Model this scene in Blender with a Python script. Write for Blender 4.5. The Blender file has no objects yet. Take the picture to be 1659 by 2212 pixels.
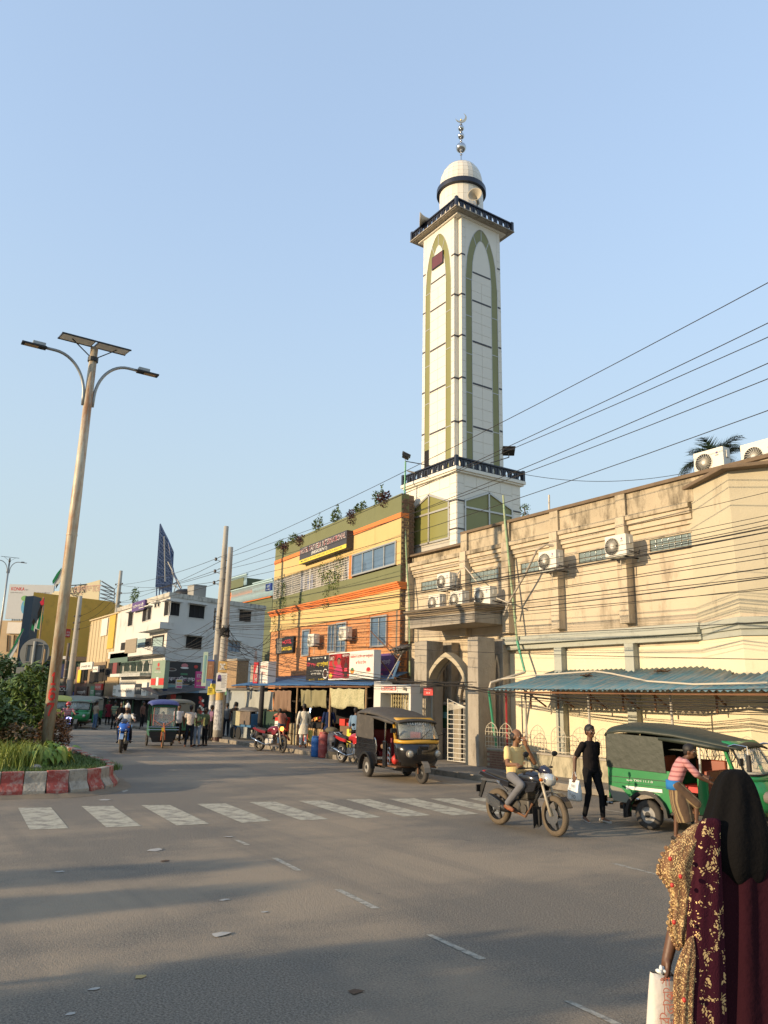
import bpy,math,random
from math import sin,cos,pi,radians as rad,sqrt,atan2
from mathutils import Vector as V,Matrix
random.seed(7)
C = bpy.context.scene.collection
SC = bpy.context.scene

# ---------------------------------------------------------------- camera (solved from the vanishing points of the photograph)
FOC,CX,CY,W0,H0 = 1645.0,829.5,1106.0,1659.0,2212.0
EYE = V((0,0,2.1))
PITCH,ROLL,YAW = rad(13.75),rad(1.24),rad(33.7)
FW = V((-cos(YAW)*cos(PITCH),sin(YAW)*cos(PITCH),sin(PITCH)))
_r = FW.cross(V((0,0,1))).normalized(); _u = _r.cross(FW)
RT = _r*cos(ROLL) + _u*sin(ROLL); UP = -_r*sin(ROLL) + _u*cos(ROLL)
cam = bpy.data.objects.new('camera',bpy.data.cameras.new('camera')); C.objects.link(cam)
cam.matrix_world = Matrix(((RT.x,UP.x,-FW.x,EYE.x),(RT.y,UP.y,-FW.y,EYE.y),(RT.z,UP.z,-FW.z,EYE.z),(0,0,0,1)))
cam.data.sensor_fit = 'HORIZONTAL'; cam.data.sensor_width = 36; cam.data.lens = 36*FOC/W0
cam.data.clip_start = 0.05; cam.data.clip_end = 3000
SC.camera = cam

# ---------------------------------------------------------------- sky, sun, exposure
SUN_AZ,SUN_EL = rad(9),rad(13)           # the light travels towards +Y, turned 9 degrees to +X
world = bpy.data.worlds.new('World'); SC.world = world; world.use_nodes = True
nt = world.node_tree; nt.nodes.clear()
sky = nt.nodes.new('ShaderNodeTexSky'); sky.sky_type = 'NISHITA'; sky.sun_disc = False
sky.sun_elevation = SUN_EL; sky.sun_rotation = pi + SUN_AZ
sky.air_density = 1.0; sky.dust_density = 0.6; sky.ozone_density = 2.0; sky.altitude = 0
bg = nt.nodes.new('ShaderNodeBackground'); bg.inputs[1].default_value = 0.15
ow = nt.nodes.new('ShaderNodeOutputWorld')
# thick evening air evens out the sky: its brightest parts are compressed, the same way all round
lum = nt.nodes.new('ShaderNodeRGBToBW'); nt.links.new(sky.outputs[0],lum.inputs[0])
m1 = nt.nodes.new('ShaderNodeMath'); m1.operation = 'MULTIPLY_ADD'; m1.inputs[1].default_value = 1/.96; m1.inputs[2].default_value = 1.0; nt.links.new(lum.outputs[0],m1.inputs[0])
m2 = nt.nodes.new('ShaderNodeMath'); m2.operation = 'DIVIDE'; m2.inputs[0].default_value = 2.04; nt.links.new(m1.outputs[0],m2.inputs[1])
vm = nt.nodes.new('ShaderNodeVectorMath'); vm.operation = 'SCALE'; nt.links.new(sky.outputs[0],vm.inputs[0]); nt.links.new(m2.outputs[0],vm.inputs['Scale'])
hs = nt.nodes.new('ShaderNodeHueSaturation'); hs.inputs['Saturation'].default_value = .80; hs.inputs['Value'].default_value = 1.08
nt.links.new(vm.outputs[0],hs.inputs['Color'])
# pale haze thickening evenly towards the horizon all the way round
tg = nt.nodes.new('ShaderNodeTexCoord'); sx = nt.nodes.new('ShaderNodeSeparateXYZ'); nt.links.new(tg.outputs['Generated'],sx.inputs[0])
mr = nt.nodes.new('ShaderNodeMapRange'); mr.interpolation_type = 'SMOOTHERSTEP'; mr.inputs['From Min'].default_value = -.1; mr.inputs['From Max'].default_value = .75; mr.inputs['To Min'].default_value = .72; mr.inputs['To Max'].default_value = .16
nt.links.new(sx.outputs[2],mr.inputs['Value']); hm_ = nt.nodes.new('ShaderNodeMix'); hm_.data_type = 'RGBA'; hm_.inputs['B'].default_value = (1.36,1.60,1.62,1)
nt.links.new(mr.outputs[0],hm_.inputs['Factor']); nt.links.new(hs.outputs[0],hm_.inputs['A']); nt.links.new(hm_.outputs['Result'],bg.inputs[0]); nt.links.new(bg.outputs[0],ow.inputs[0])
sun = bpy.data.objects.new('sun',bpy.data.lights.new('sun','SUN')); C.objects.link(sun)
sun.data.energy = 2.0; sun.data.angle = rad(0.6); sun.data.color = (1.0,0.77,0.50)
sun.rotation_euler = V((sin(SUN_AZ)*cos(SUN_EL),cos(SUN_AZ)*cos(SUN_EL),-sin(SUN_EL))).to_track_quat('-Z','Y').to_euler()
SC.view_settings.view_transform = 'Standard'; SC.view_settings.look = 'None'
SC.view_settings.gamma = 1; SC.view_settings.use_curve_mapping = False
SC.view_settings.exposure = 1.55

# ---------------------------------------------------------------- where a feature seen in the photograph stands in the place
def ray(x,y): return FW + RT*((x-CX)/FOC) - UP*((y-CY)/FOC)
def gd(x,y,z=0.0):                      # point on a level at height z
    r = ray(x,y); return EYE + r*((z-EYE.z)/r.z)
def on(x,y,Y):                          # point on a facade plane Y = const
    r = ray(x,y); return EYE + r*(Y/r.y)
def onx(x,y,X):
    r = ray(x,y); return EYE + r*(X/r.x)
def onp(x,y,p0,n):
    r = ray(x,y); return EYE + r*((p0-EYE).dot(n)/r.dot(n))

# ---------------------------------------------------------------- materials
MC = {}
def mat(name,col,rough=0.8,metal=0.0,var=0.12,sc=2.0,stain=None,sth=0.6,streak=1.0,bump=0.0,bsc=40,emit=0,alpha=1,coat=0,trans=0,cst=0.5,svec=None):
    if name in MC: return MC[name]
    m = bpy.data.materials.new(name); m.use_nodes = True; MC[name] = m
    t = m.node_tree; N = t.nodes; L = t.links; b = N['Principled BSDF']
    b.inputs['Roughness'].default_value = rough; b.inputs['Metallic'].default_value = metal
    c = (*col,1)
    if coat: b.inputs['Coat Weight'].default_value = coat
    if trans: b.inputs['Transmission Weight'].default_value = trans
    tc = N.new('ShaderNodeTexCoord')
    nz = N.new('ShaderNodeTexNoise'); nz.inputs['Scale'].default_value = sc; nz.inputs['Detail'].default_value = 8; nz.inputs['Roughness'].default_value = .65
    L.new(tc.outputs['Object'],nz.inputs['Vector'])
    mx = N.new('ShaderNodeMix'); mx.data_type = 'RGBA'
    mx.inputs['A'].default_value = (*[max(0,k*(1-var*1.6)) for k in col],1); mx.inputs['B'].default_value = (*[min(1,k*(1+var*1.4)) for k in col],1)
    L.new(nz.outputs['Fac'],mx.inputs['Factor']); out = mx.outputs['Result']
    if stain:
        mp = N.new('ShaderNodeMapping'); mp.inputs['Scale'].default_value = svec or (1,1,streak); L.new(tc.outputs['Object'],mp.inputs['Vector'])
        n2 = N.new('ShaderNodeTexNoise'); n2.inputs['Scale'].default_value = sc*1.7; n2.inputs['Detail'].default_value = 10; n2.inputs['Roughness'].default_value = .7
        L.new(mp.outputs[0],n2.inputs['Vector'])
        rp = N.new('ShaderNodeMapRange'); rp.inputs['From Min'].default_value = sth-.05; rp.inputs['From Max'].default_value = sth+.12; rp.inputs['To Max'].default_value = cst
        L.new(n2.outputs['Fac'],rp.inputs['Value'])
        m2 = N.new('ShaderNodeMix'); m2.data_type = 'RGBA'; m2.inputs['B'].default_value = (*stain,1)
        L.new(out,m2.inputs['A']); L.new(rp.outputs[0],m2.inputs['Factor']); out = m2.outputs['Result']
    L.new(out,b.inputs['Base Color'])
    if bump:
        n3 = N.new('ShaderNodeTexNoise'); n3.inputs['Scale'].default_value = bsc; n3.inputs['Detail'].default_value = 6
        L.new(tc.outputs['Object'],n3.inputs['Vector'])
        bp = N.new('ShaderNodeBump'); bp.inputs['Strength'].default_value = bump; bp.inputs['Distance'].default_value = .02
        L.new(n3.outputs['Fac'],bp.inputs['Height']); L.new(bp.outputs[0],b.inputs['Normal'])
    if emit:
        b.inputs['Emission Color'].default_value = c; b.inputs['Emission Strength'].default_value = emit
    if alpha < 1: b.inputs['Alpha'].default_value = alpha
    return m
GRIME = (.055,.045,.03)
plaster = mat('stained_beige_plaster',(.54,.45,.32),.9,var=.14,sc=.9,stain=(.17,.13,.085),sth=.56,streak=.35,bump=.5,bsc=25,cst=.7)
plaster_top = mat('mouldy_parapet_plaster',(.46,.38,.26),.92,var=.2,sc=1.3,stain=(.07,.055,.035),sth=.54,streak=.35,bump=.6,bsc=25,cst=.85)
cream = mat('cream_wall_paint',(.72,.62,.43),.85,var=.07,sc=.8,stain=(.42,.31,.16),sth=.66,streak=.4,bump=.25,bsc=30,cst=.5)
greytrim = mat('grey_green_trim_paint',(.38,.39,.33),.85,var=.1,sc=2,stain=(.15,.13,.1),sth=.6,bump=.3)
conc = mat('rough_concrete',(.34,.30,.24),.92,var=.2,sc=2.5,stain=(.11,.09,.065),sth=.57,streak=.25,bump=.8,bsc=18,cst=.7)
conc_pole = mat('smooth_pole_concrete',(.40,.37,.31),.85,var=.12,sc=3,stain=(.2,.17,.13),sth=.6,streak=.2,bump=.3)
whitetile = mat('white_glazed_tile',(.76,.71,.60),.4,var=.05,sc=.7,stain=(.5,.44,.33),sth=.66,streak=.2,cst=.4)
joint = mat('tile_joint_mortar',(.46,.43,.36),.9)
greenglass = mat('olive_tinted_glass',(.235,.225,.07),.3,var=.12,sc=.6)
navy = mat('navy_glazed_balustrade',(.018,.021,.035),.35,var=.2)
darkstripe = mat('charcoal_stripe_tile',(.045,.042,.045),.5)
steel = mat('polished_steel',(.55,.55,.55),.2,1.0,var=.05)
gold = mat('gilded_brass',(.75,.5,.16),.3,1.0)
black = mat('black_rubber',(.012,.012,.012),.7,var=.3,sc=8)
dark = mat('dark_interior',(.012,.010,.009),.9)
darkmetal = mat('dark_metal',(.03,.03,.03),.45,.5)
white = mat('white_paint',(.72,.70,.64),.55,var=.06,sc=3,stain=(.35,.27,.18),sth=.68,cst=.5)
acwhite = mat('air_conditioner_casing',(.70,.66,.56),.45,var=.05,sc=3,stain=(.4,.3,.2),sth=.66,cst=.35)
acgrill = mat('air_conditioner_fan_grille',(.27,.235,.18),.6)
glassblue = mat('blue_window_glass',(.10,.16,.24),.06,var=.25,sc=1.2,coat=.5)
glassdark = mat('dark_window_glass',(.02,.022,.024),.08,var=.3)
alu = mat('aluminium_frame',(.50,.48,.44),.4,.6)
rustpole = mat('rusty_galvanised_pole',(.52,.46,.34),.5,.1,var=.2,sc=3,stain=(.30,.12,.03),sth=.50,streak=.18,bump=.3,cst=.85)
galv = mat('galvanised_steel',(.30,.31,.30),.45,.6,var=.15,sc=5,stain=(.2,.12,.06),sth=.64)
rust = mat('rusty_iron',(.16,.075,.035),.85,var=.3,sc=6)
wood = mat('raw_timber',(.34,.22,.11),.8,var=.25,sc=5)
cable = mat('black_cable',(.022,.019,.016),.8)
pvc = mat('aged_white_pvc',(.52,.46,.36),.5)
greenpipe = mat('green_plastic_pipe',(.05,.30,.17),.45)
redpaint = mat('red_paint',(.52,.035,.02),.6,var=.15,sc=6)
chrome = mat('chrome',(.62,.62,.6),.12,1.0)
skin = mat('brown_skin',(.20,.095,.045),.55,var=.08,sc=9)
skin2 = mat('dark_brown_skin',(.115,.052,.026),.5,var=.08,sc=9)
hair = mat('black_hair',(.010,.008,.007),.6)
eyew = mat('eye_white',(.6,.57,.52),.3)
def cm(name,col,**k): return mat(name,col,**k)
def cloth(name,col,**k):
    k.setdefault('var',.12); k.setdefault('bump',.35); k.setdefault('bsc',14); m = mat(name,col,.9,**k); m.node_tree.nodes['Principled BSDF'].inputs['Specular IOR Level'].default_value = .12; return m

# ---------------------------------------------------------------- mesh building
class MB:
    def __init__(s): s.v = []; s.f = []
    def add(s,vs,fs):
        n = len(s.v); s.v += [tuple(p) for p in vs]; s.f += [tuple(i+n for i in f) for f in fs]; return s
    def box(s,x0,x1,y0,y1,z0,z1):
        return s.add([(x0,y0,z0),(x1,y0,z0),(x1,y1,z0),(x0,y1,z0),(x0,y0,z1),(x1,y0,z1),(x1,y1,z1),(x0,y1,z1)],
                     [(0,3,2,1),(4,5,6,7),(0,1,5,4),(1,2,6,5),(2,3,7,6),(3,0,4,7)])
    def obox(s,o,a,b,c):            # corner o and three edge vectors
        o,a,b,c = V(o),V(a),V(b),V(c)
        if a.cross(b).dot(c) < 0: a,b = b,a
        return s.add([o,o+a,o+a+b,o+b,o+c,o+a+c,o+a+b+c,o+b+c],[(0,3,2,1),(4,5,6,7),(0,1,5,4),(1,2,6,5),(2,3,7,6),(3,0,4,7)])
    def bar(s,p,q,w,h=None,up=(0,0,1)):
        p,q = V(p),V(q); h = h or w; d = (q-p)
        if d.length < 1e-6: return s
        u = V(up)
        if abs(d.normalized().dot(u)) > .95: u = V((1,0,0))
        a = d.cross(u).normalized(); b = a.cross(d).normalized()
        return s.obox(p - a*w/2 - b*h/2,a*w,b*h,d)
    def prism(s,pts,d):               # polygon extruded along vector d
        n = len(pts); d = V(d); P = [V(p) for p in pts]
        nn = V((0,0,0))
        for i in range(n): nn += P[i].cross(P[(i+1) % n])
        if nn.dot(d) > 0: P = P[::-1]
        return s.add(P + [p+d for p in P],[tuple(range(n)),tuple(range(2*n-1,n-1,-1))] + [(i,i+n,(i+1) % n+n,(i+1) % n) for i in range(n)])
    def ring(s,outer,inner,d):       # frame between two outlines of equal length (open=False)
        n = len(outer); d = V(d); O = [V(p) for p in outer]; I = [V(p) for p in inner]
        vs = O + I + [p+d for p in O] + [p+d for p in I]; fs = []
        for i in range(n):
            j = (i+1) % n
            fs += [(i,j,n+j,n+i),(2*n+i,3*n+i,3*n+j,2*n+j),(i,2*n+i,2*n+j,j),(n+i,n+j,3*n+j,3*n+i)]
        return s.add(vs,fs)
    def tube(s,pts,r,n=8,cap=True):
        P = [V(p) for p in pts]; m = len(P)
        R = r if isinstance(r,(list,tuple)) else [r]*m
        base = len(s.v); prev = None
        for i,p in enumerate(P):
            d = (P[min(i+1,m-1)] - P[max(i-1,0)]); d = d.normalized() if d.length > 1e-9 else V((0,0,1))
            if prev is None:
                u = V((0,0,1)) if abs(d.z) < .9 else V((1,0,0)); a = d.cross(u).normalized()
            else: a = (prev - d*prev.dot(d)).normalized()
            prev = a; b = d.cross(a)
            for k in range(n):
                t = 2*pi*k/n; s.v.append(tuple(p + (a*cos(t)+b*sin(t))*R[i]))
        for i in range(m-1):
            for k in range(n):
                k2 = (k+1) % n; o = base+i*n
                s.f.append((o+k,o+k2,o+n+k2,o+n+k))
        if cap: s.f.append(tuple(base+k for k in range(n))[::-1]); s.f.append(tuple(base+(m-1)*n+k for k in range(n)))
        return s
    def cyl(s,p,q,r,r2=None,n=16): return s.tube([p,q],[r,r if r2 is None else r2],n)
    def lathe(s,prof,n=24,c=(0,0,0),ax='z'):
        base = len(s.v); cx,cy,cz = c
        for (r,h) in prof:
            for k in range(n):
                t = 2*pi*k/n
                p = (r*cos(t),r*sin(t),h)
                if ax == 'x': p = (h,r*cos(t),r*sin(t))
                if ax == 'y': p = (r*sin(t),h,r*cos(t))
                s.v.append((p[0]+cx,p[1]+cy,p[2]+cz))
        for i in range(len(prof)-1):
            for k in range(n):
                k2 = (k+1) % n; o = base+i*n; s.f.append((o+k,o+k2,o+n+k2,o+n+k))
        s.f.append(tuple(base+k for k in range(n))[::-1]); s.f.append(tuple(base+(len(prof)-1)*n+k for k in range(n)))
        return s
    def ball(s,c,r,n=12,sz=None):
        sx,sy,s_z = sz or (1,1,1); c = V(c); base = len(s.v); m = n//2
        for i in range(m+1):
            a = -pi/2 + pi*i/m
            for k in range(n):
                t = 2*pi*k/n; s.v.append((c.x+r*sx*cos(a)*cos(t),c.y+r*sy*cos(a)*sin(t),c.z+r*s_z*sin(a)))
        for i in range(m):
            for k in range(n):
                k2 = (k+1) % n; o = base+i*n; s.f.append((o+k,o+k2,o+n+k2,o+n+k))
        return s
    def limb(s,p,q,r0,r1,n=10):      # tapered limb with round ends
        s.tube([p,q],[r0,r1],n); s.ball(p,r0,n); s.ball(q,r1,n); return s
    def xf(s,M):
        s.v = [tuple(M @ V(p)) for p in s.v]; return s
    def mesh(s,name,m,smooth=False):
        me = bpy.data.meshes.new(name); me.from_pydata(s.v,[],s.f)
        me.materials.append(m)
        if smooth: me.polygons.foreach_set('use_smooth',[True]*len(me.polygons))
        me.validate(); me.update(); return me
    def build(s,name,m,parent=None,smooth=False,world=True,label=None,bevel=0):
        """link as one object; world=True: vertices are world positions, moved into the parent's frame"""
        o = bpy.data.objects.new(name,None if not s.v else s_mesh(s,name,m,parent if world else None,smooth,parent is None))
        C.objects.link(o)
        if parent is None: o.location = s.org
        else: o.parent = parent
        if label: o['label'] = label
        if bevel:
            b = o.modifiers.new('bevel','BEVEL'); b.width = bevel; b.segments = 2; b.limit_method = 'ANGLE'
            if not smooth: o.data.polygons.foreach_set('use_smooth',[True]*len(o.data.polygons)); wn = o.modifiers.new('wn','WEIGHTED_NORMAL')
        return o
def s_mesh(s,name,m,parent,smooth,top):
    if top:
        n = len(s.v); s.org = V((sum(p[0] for p in s.v)/n,sum(p[1] for p in s.v)/n,min(p[2] for p in s.v)))
        s.v = [tuple(V(p)-s.org) for p in s.v]
    elif parent is not None:
        M = wm(parent).inverted(); s.v = [tuple(M @ V(p)) for p in s.v]
    me = s.mesh(name,m,smooth)
    if smooth == 'auto':
        pass
    return me
def wm(o):
    M = Matrix.LocRotScale(o.location,o.rotation_euler,o.scale)
    return wm(o.parent) @ M if o.parent else M
def thing(name,label,cat,loc=(0,0,0),rotz=0.0,group=None):
    o = bpy.data.objects.new(name,None); C.objects.link(o); o.location = loc; o.rotation_euler = (0,0,rotz)
    o.empty_display_size = .1; o['label'] = label; o['category'] = cat
    if group: o['group'] = group
    return o
def tag(o,label,cat,group=None):
    o['label'] = label; o['category'] = cat
    if group: o['group'] = group
    return o
def struct(o): o['kind'] = 'structure'; return o
def stuff(o): o['kind'] = 'stuff'; return o
def inst(me,name,parent,loc,rot=(0,0,0)):
    o = bpy.data.objects.new(name,me); C.objects.link(o); o.parent = parent; o.location = loc; o.rotation_euler = rot; return o
def dup(root,loc,rotz,label=None,group=None):
    r = root.copy(); C.objects.link(r); r.location = loc; r.rotation_euler = (0,0,rotz)
    if label: r['label'] = label
    if group: r['group'] = group
    for ch in root.children:
        c = ch.copy(); C.objects.link(c); c.parent = r
        for g in ch.children: d = g.copy(); C.objects.link(d); d.parent = c
    return r

# flat or box-shaped signs with lettering; frame: origin o (bottom left), u along the width, the sign faces n, z up
def lettering(s,o,u,w,h,m,parent,n,name='lettering',up=V((0,0,1)),lift=.004,bold=.0,thick=.002):
    cu = bpy.data.curves.new('t','FONT'); cu.body = s; cu.size = 1; cu.offset = bold
    ob = bpy.data.objects.new('t',cu); me = bpy.data.meshes.new_from_object(ob)
    bpy.data.objects.remove(ob)
    if not len(me.vertices): return None
    xs = [v.co.x for v in me.vertices]; ys = [v.co.y for v in me.vertices]
    x0,x1,y0,y1 = min(xs),max(xs),min(ys),max(ys)
    M = wm(parent).inverted(); sx = w/max(1e-4,x1-x0); sy = h/max(1e-4,y1-y0)
    for v in me.vertices: v.co = M @ (o + u*((v.co.x-x0)*sx) + up*((v.co.y-y0)*sy) + n*lift)
    me.materials.clear(); me.materials.append(m); me.name = name
    ob = bpy.data.objects.new(name,me); C.objects.link(ob); ob.parent = parent; return ob
def poly(pts,o,u,n,m,parent,name='print',lift=.003,up=V((0,0,1))):
    """flat printed shape, points in sign coordinates"""
    return MB().prism([o+u*a+up*b+n*.0005 for a,b in pts],n*(lift)).build(name,m,parent)
def blob(cx,cy,rx,ry,k=14): return [(cx+rx*cos(2*pi*i/k),cy+ry*sin(2*pi*i/k)) for i in range(k)]
def sign(name,label,tl,tr,bl,Y=None,d=.12,face=None,frame=None,items=(),group=None,cat='sign',plane=None,parent=None,board='panel'):
    """sign whose corners are read off the photograph on plane Y (or plane=(p0,n)); items: (text, x, y, w, h, mat[, bold]) in 0..1"""
    if plane: A,B,D = (onp(*p,*plane) for p in (tl,tr,bl)); n = plane[1].copy(); n = n if n.y < 0 or n.x > 0 else -n
    else: A,B,D = (on(*p,Y) for p in (tl,tr,bl)); n = V((0,-1,0))
    u = B-A; u.z = 0; w = u.length; u.normalize(); h = A.z-D.z; n = V((u.y,-u.x,0))
    o = V((A.x,A.y,A.z-h))
    T = parent or thing(name,label,cat,o+u*w/2-n*d/2,0,group)
    MB().obox(o-n*d,u*w,V((0,0,h)),n*d).build(board,frame or face,T)
    if frame and face:
        e = min(.05,w*.06); MB().obox(o+u*e+V((0,0,e)),u*(w-2*e),V((0,0,h-2*e)),n*.006).build('sign_face',face,T)
    nn = o+n*.007
    for it in items:
        if isinstance(it[0],str):
            s,x,y,ww,hh,m = it[:6]
            lettering(s,nn+u*(x*w)+V((0,0,y*h)),u,ww*w,hh*h,m,T,n,bold=it[6] if len(it) > 6 else 0)
        else:
            pts,m = it[:2]; poly([(a*w,b*h) for a,b in pts],nn,u,n,m,T,'printed_shape',it[2] if len(it) > 2 else .003)
    return T
def rc(x0,y0,x1,y1): return [(x0,y0),(x1,y0),(x1,y1),(x0,y1)]
# ---------------------------------------------------------------- ground, road, pavement
def asphalt_mat():
    m = bpy.data.materials.new('asphalt'); m.use_nodes = True; t = m.node_tree; N = t.nodes; L = t.links; b = N['Principled BSDF']
    tc = N.new('ShaderNodeTexCoord')
    def noise(s,det=8,scale=None,ro=.6):
        n = N.new('ShaderNodeTexNoise'); n.inputs['Scale'].default_value = s; n.inputs['Detail'].default_value = det; n.inputs['Roughness'].default_value = ro
        if scale:
            mp = N.new('ShaderNodeMapping'); mp.inputs['Scale'].default_value = scale; L.new(tc.outputs['Object'],mp.inputs['Vector']); L.new(mp.outputs[0],n.inputs['Vector'])
        else: L.new(tc.outputs['Object'],n.inputs['Vector'])
        return n.outputs['Fac']
    def ramp(f,a,b_,to=1.0):
        r = N.new('ShaderNodeMapRange'); r.inputs['From Min'].default_value = a; r.inputs['From Max'].default_value = b_; r.inputs['To Max'].default_value = to; L.new(f,r.inputs['Value']); return r.outputs[0]
    def mix(f,A,B):
        x = N.new('ShaderNodeMix'); x.data_type = 'RGBA'; L.new(f,x.inputs['Factor'])
        for k,c in (('A',A),('B',B)):
            if isinstance(c,tuple): x.inputs[k].default_value = (*c,1)
            else: L.new(c,x.inputs[k])
        return x.outputs['Result']
    base = mix(ramp(noise(55,4,None,.75),.38,.64),(.082,.071,.056),(.29,.25,.195))      # stones in the bitumen
    dust = mix(ramp(noise(.35,6,(1,.55,1)),.44,.58,.85),base,(.33,.26,.18))   # trodden dust
    tyre = mix(ramp(noise(.5,5,(.12,2.2,1)),.52,.68,.5),dust,(.135,.122,.102))    # tyre-polished lanes
    spots = mix(ramp(noise(5,6),.64,.72,.6),tyre,(.23,.20,.165))
    grit = noise(75,2); spots = mix(ramp(grit,.66,.70,.5),spots,(.36,.32,.26))
    oil = mix(ramp(noise(2.2,4),.69,.76,.7),spots,(.065,.06,.055))
    L.new(oil,b.inputs['Base Color']); b.inputs['Roughness'].default_value = .88
    ad = N.new('ShaderNodeMath'); ad.operation = 'ADD'; L.new(noise(90,3),ad.inputs[0]); L.new(noise(28,4),ad.inputs[1])
    bp = N.new('ShaderNodeBump'); bp.inputs['Strength'].default_value = .9; bp.inputs['Distance'].default_value = .012; L.new(ad.outputs[0],bp.inputs['Height']); L.new(bp.outputs[0],b.inputs['Normal'])
    return m
asphalt = asphalt_mat()
earth = mat('dusty_earth',(.20,.16,.11),.95,var=.2,sc=1.5,bump=.5)
pave = mat('worn_cement_pavement',(.24,.205,.16),.92,var=.18,sc=1.2,stain=(.10,.085,.065),sth=.58,bump=.7,bsc=20,cst=.7)
kerbm = mat('kerb_concrete',(.25,.215,.165),.92,var=.2,sc=3,stain=(.09,.075,.06),sth=.55,bump=.8,bsc=15,cst=.7)
def sheet(name,pts,z,m,parent=None):
    mb = MB().add([(x,y,z) for x,y in pts],[tuple(range(len(pts)))])
    o = mb.build(name,m,parent); o['kind'] = 'structure'; return o
ground = sheet('ground',[(-900,-700),(700,-700),(700,900),(-900,900)],-.02,earth)
bm_v = []; nx,ny = 150,60
mb = MB()
def road_z(x,y): return .018*sin(x*.35+1)*sin(y*.5) + .01*sin(x*1.3+y*.9)
xs = [-130 + 160*(i/nx) for i in range(nx+1)]; ys = [-30 + 44.3*(j/ny) for j in range(ny+1)]
mb.v = [(x,y,0) for y in ys for x in xs]
mb.f = [(j*(nx+1)+i,j*(nx+1)+i+1,(j+1)*(nx+1)+i+1,(j+1)*(nx+1)+i) for j in range(ny) for i in range(nx)]
road = mb.build('road',asphalt); struct(road)
# side street between the hotel and the white building
sheet('side_street',[(-42.5,14.3),(-39.6,14.3),(-45,60),(-49,60)],.002,asphalt)

paint = mat('worn_road_paint',(.47,.43,.32),.8,var=.12,sc=2.2,stain=(.15,.13,.11),sth=.50,cst=.8,bump=.4,bsc=60)
paint2 = mat('nearly_worn_off_road_paint',(.40,.37,.30),.85,var=.12,sc=7,stain=(.13,.12,.10),sth=.52,cst=.9,bump=.4,bsc=60)
z3 = lambda x,y: (x*.5208,1620+y*.5208)
z4 = lambda x,y: (756+x*.5442,1620+y*.5442)
def mark(name,px,z=.004,m=paint):
    P = [gd(*p,z) for p in px]; o = MB().add(P,[(3,2,1,0)]).build(name,m,road if False else None)
    o['kind'] = 'structure'; return o
for q in ([(75,240),(212,238),(285,325),(122,330)],[(338,233),(468,232),(587,316),(440,320)],[(586,229),(705,228),(870,306),(733,313)],
          [(817,224),(934,221),(1127,294),(1003,302)],[(1033,216),(1140,214),(1365,287),(1247,291)],[(1238,211),(1336,209),(1583,279),(1477,283)]):
    mark('zebra_stripe',[z3(*p) for p in q])
for q in ([(-15,196),(75,195),(322,259),(210,264)],[(155,194),(255,192),(512,253),(405,260)],[(318,193),(410,192),(680,250),(580,255)],[(470,192),(560,191),(830,245),(740,249)]):
    mark('zebra_stripe',[z4(*p) for p in q])
for q in ([(1125,447),(1150,447),(1254,500),(1225,500)],[(1385,578),(1415,578),(1578,657),(1540,657)],[(970,372),(990,372),(1038,393),(1015,394)]):
    mark('lane_dash',[z3(*p) for p in q],m=paint2)
for q in ([(300,732),(325,732),(542,828),(510,832)],[(848,995),(878,995),(1080,1087),(1040,1087)],[(1035,450),(1060,450),(1245,499),(1232,500)]):
    mark('lane_dash',[z4(*p) for p in q],m=paint2)
mark('edge_line',[(250,1686),(256,1686),(277,1708),(266,1712)],m=paint2)
for a in range(9):
    x0 = -36+a*3.1; o = MB().add([(x0,12.9,.004),(x0+1.7,12.93,.004),(x0+1.7,13.0,.004),(x0,12.97,.004)],[(0,1,2,3)]).build('edge_line',paint2); o['kind'] = 'structure'

# pavement on the far side with its kerb stones
kerb_path = [(-62,14.55),(-44,14.4),(-36,14.15),(-16.4,14.15),(-15.6,14.75),(8,14.8)]
pv = MB().prism([(x,y+.16,-.01) for x,y in kerb_path] + [(8,40,-.01),(-62,40,-.01)],V((0,0,.15))).build('pavement',pave); struct(pv)
def along(path,step):
    L = 0; out = []
    for (a,b) in zip(path,path[1:]):
        a,b = V((*a,0)),V((*b,0)); d = b-a; n = max(1,round(d.length/step))
        for i in range(n): out.append((a+d*(i/n),a+d*((i+1)/n)))
    return out
kme = None
for i,(a,b) in enumerate(along(kerb_path,.95)):
    d = (b-a); e = d.normalized(); nrm = V((-e.y,e.x,0)); j = random.uniform(-.012,.012)
    k = MB().obox(a+e*.008+V((0,0,-.01)),e*(d.length-.016),nrm*.15,V((0,0,.158+j))).build('kerb_stone',kerbm,pv,bevel=.012)

# ---------------------------------------------------------------- planted median with painted kerb blocks
kred = mat('faded_red_kerb_paint',(.33,.065,.05),.85,var=.2,sc=4,stain=(.42,.33,.27),sth=.52,cst=.75,bump=.8,bsc=20)
kwhite = mat('faded_white_kerb_paint',(.36,.33,.27),.88,var=.2,sc=4,stain=(.18,.15,.12),sth=.52,cst=.7,bump=.8,bsc=20)
kerb_out = [(-60,-.6),(-40,-.2),(-26,.1),(-20.5,.35),(-18.6,1.1),(-17.9,2.1),(-17.75,3.0),(-17.62,3.9),(-17.95,4.65),(-18.7,5.15),(-19.8,5.4),(-21.5,5.45),(-24.5,5.6),(-32,5.85),(-60,6.6)]
def smooth(path,n=6):
    out = []
    P = [V((*p,0)) for p in path]
    for i in range(len(P)-1):
        a,b,c,d = P[max(0,i-1)],P[i],P[i+1],P[min(len(P)-1,i+2)]
        for k in range(n):
            t = k/n; out.append(.5*((2*b)+(c-a)*t+(2*a-5*b+4*c-d)*t*t+(3*b-a-3*c+d)*t**3))
    out.append(P[-1]); return out
mp = smooth(kerb_out)
inner = []
for i,p in enumerate(mp):
    d = (mp[min(i+1,len(mp)-1)]-mp[max(0,i-1)]).normalized(); inner.append(p - V((d.y,-d.x,0))*0.0)
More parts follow.
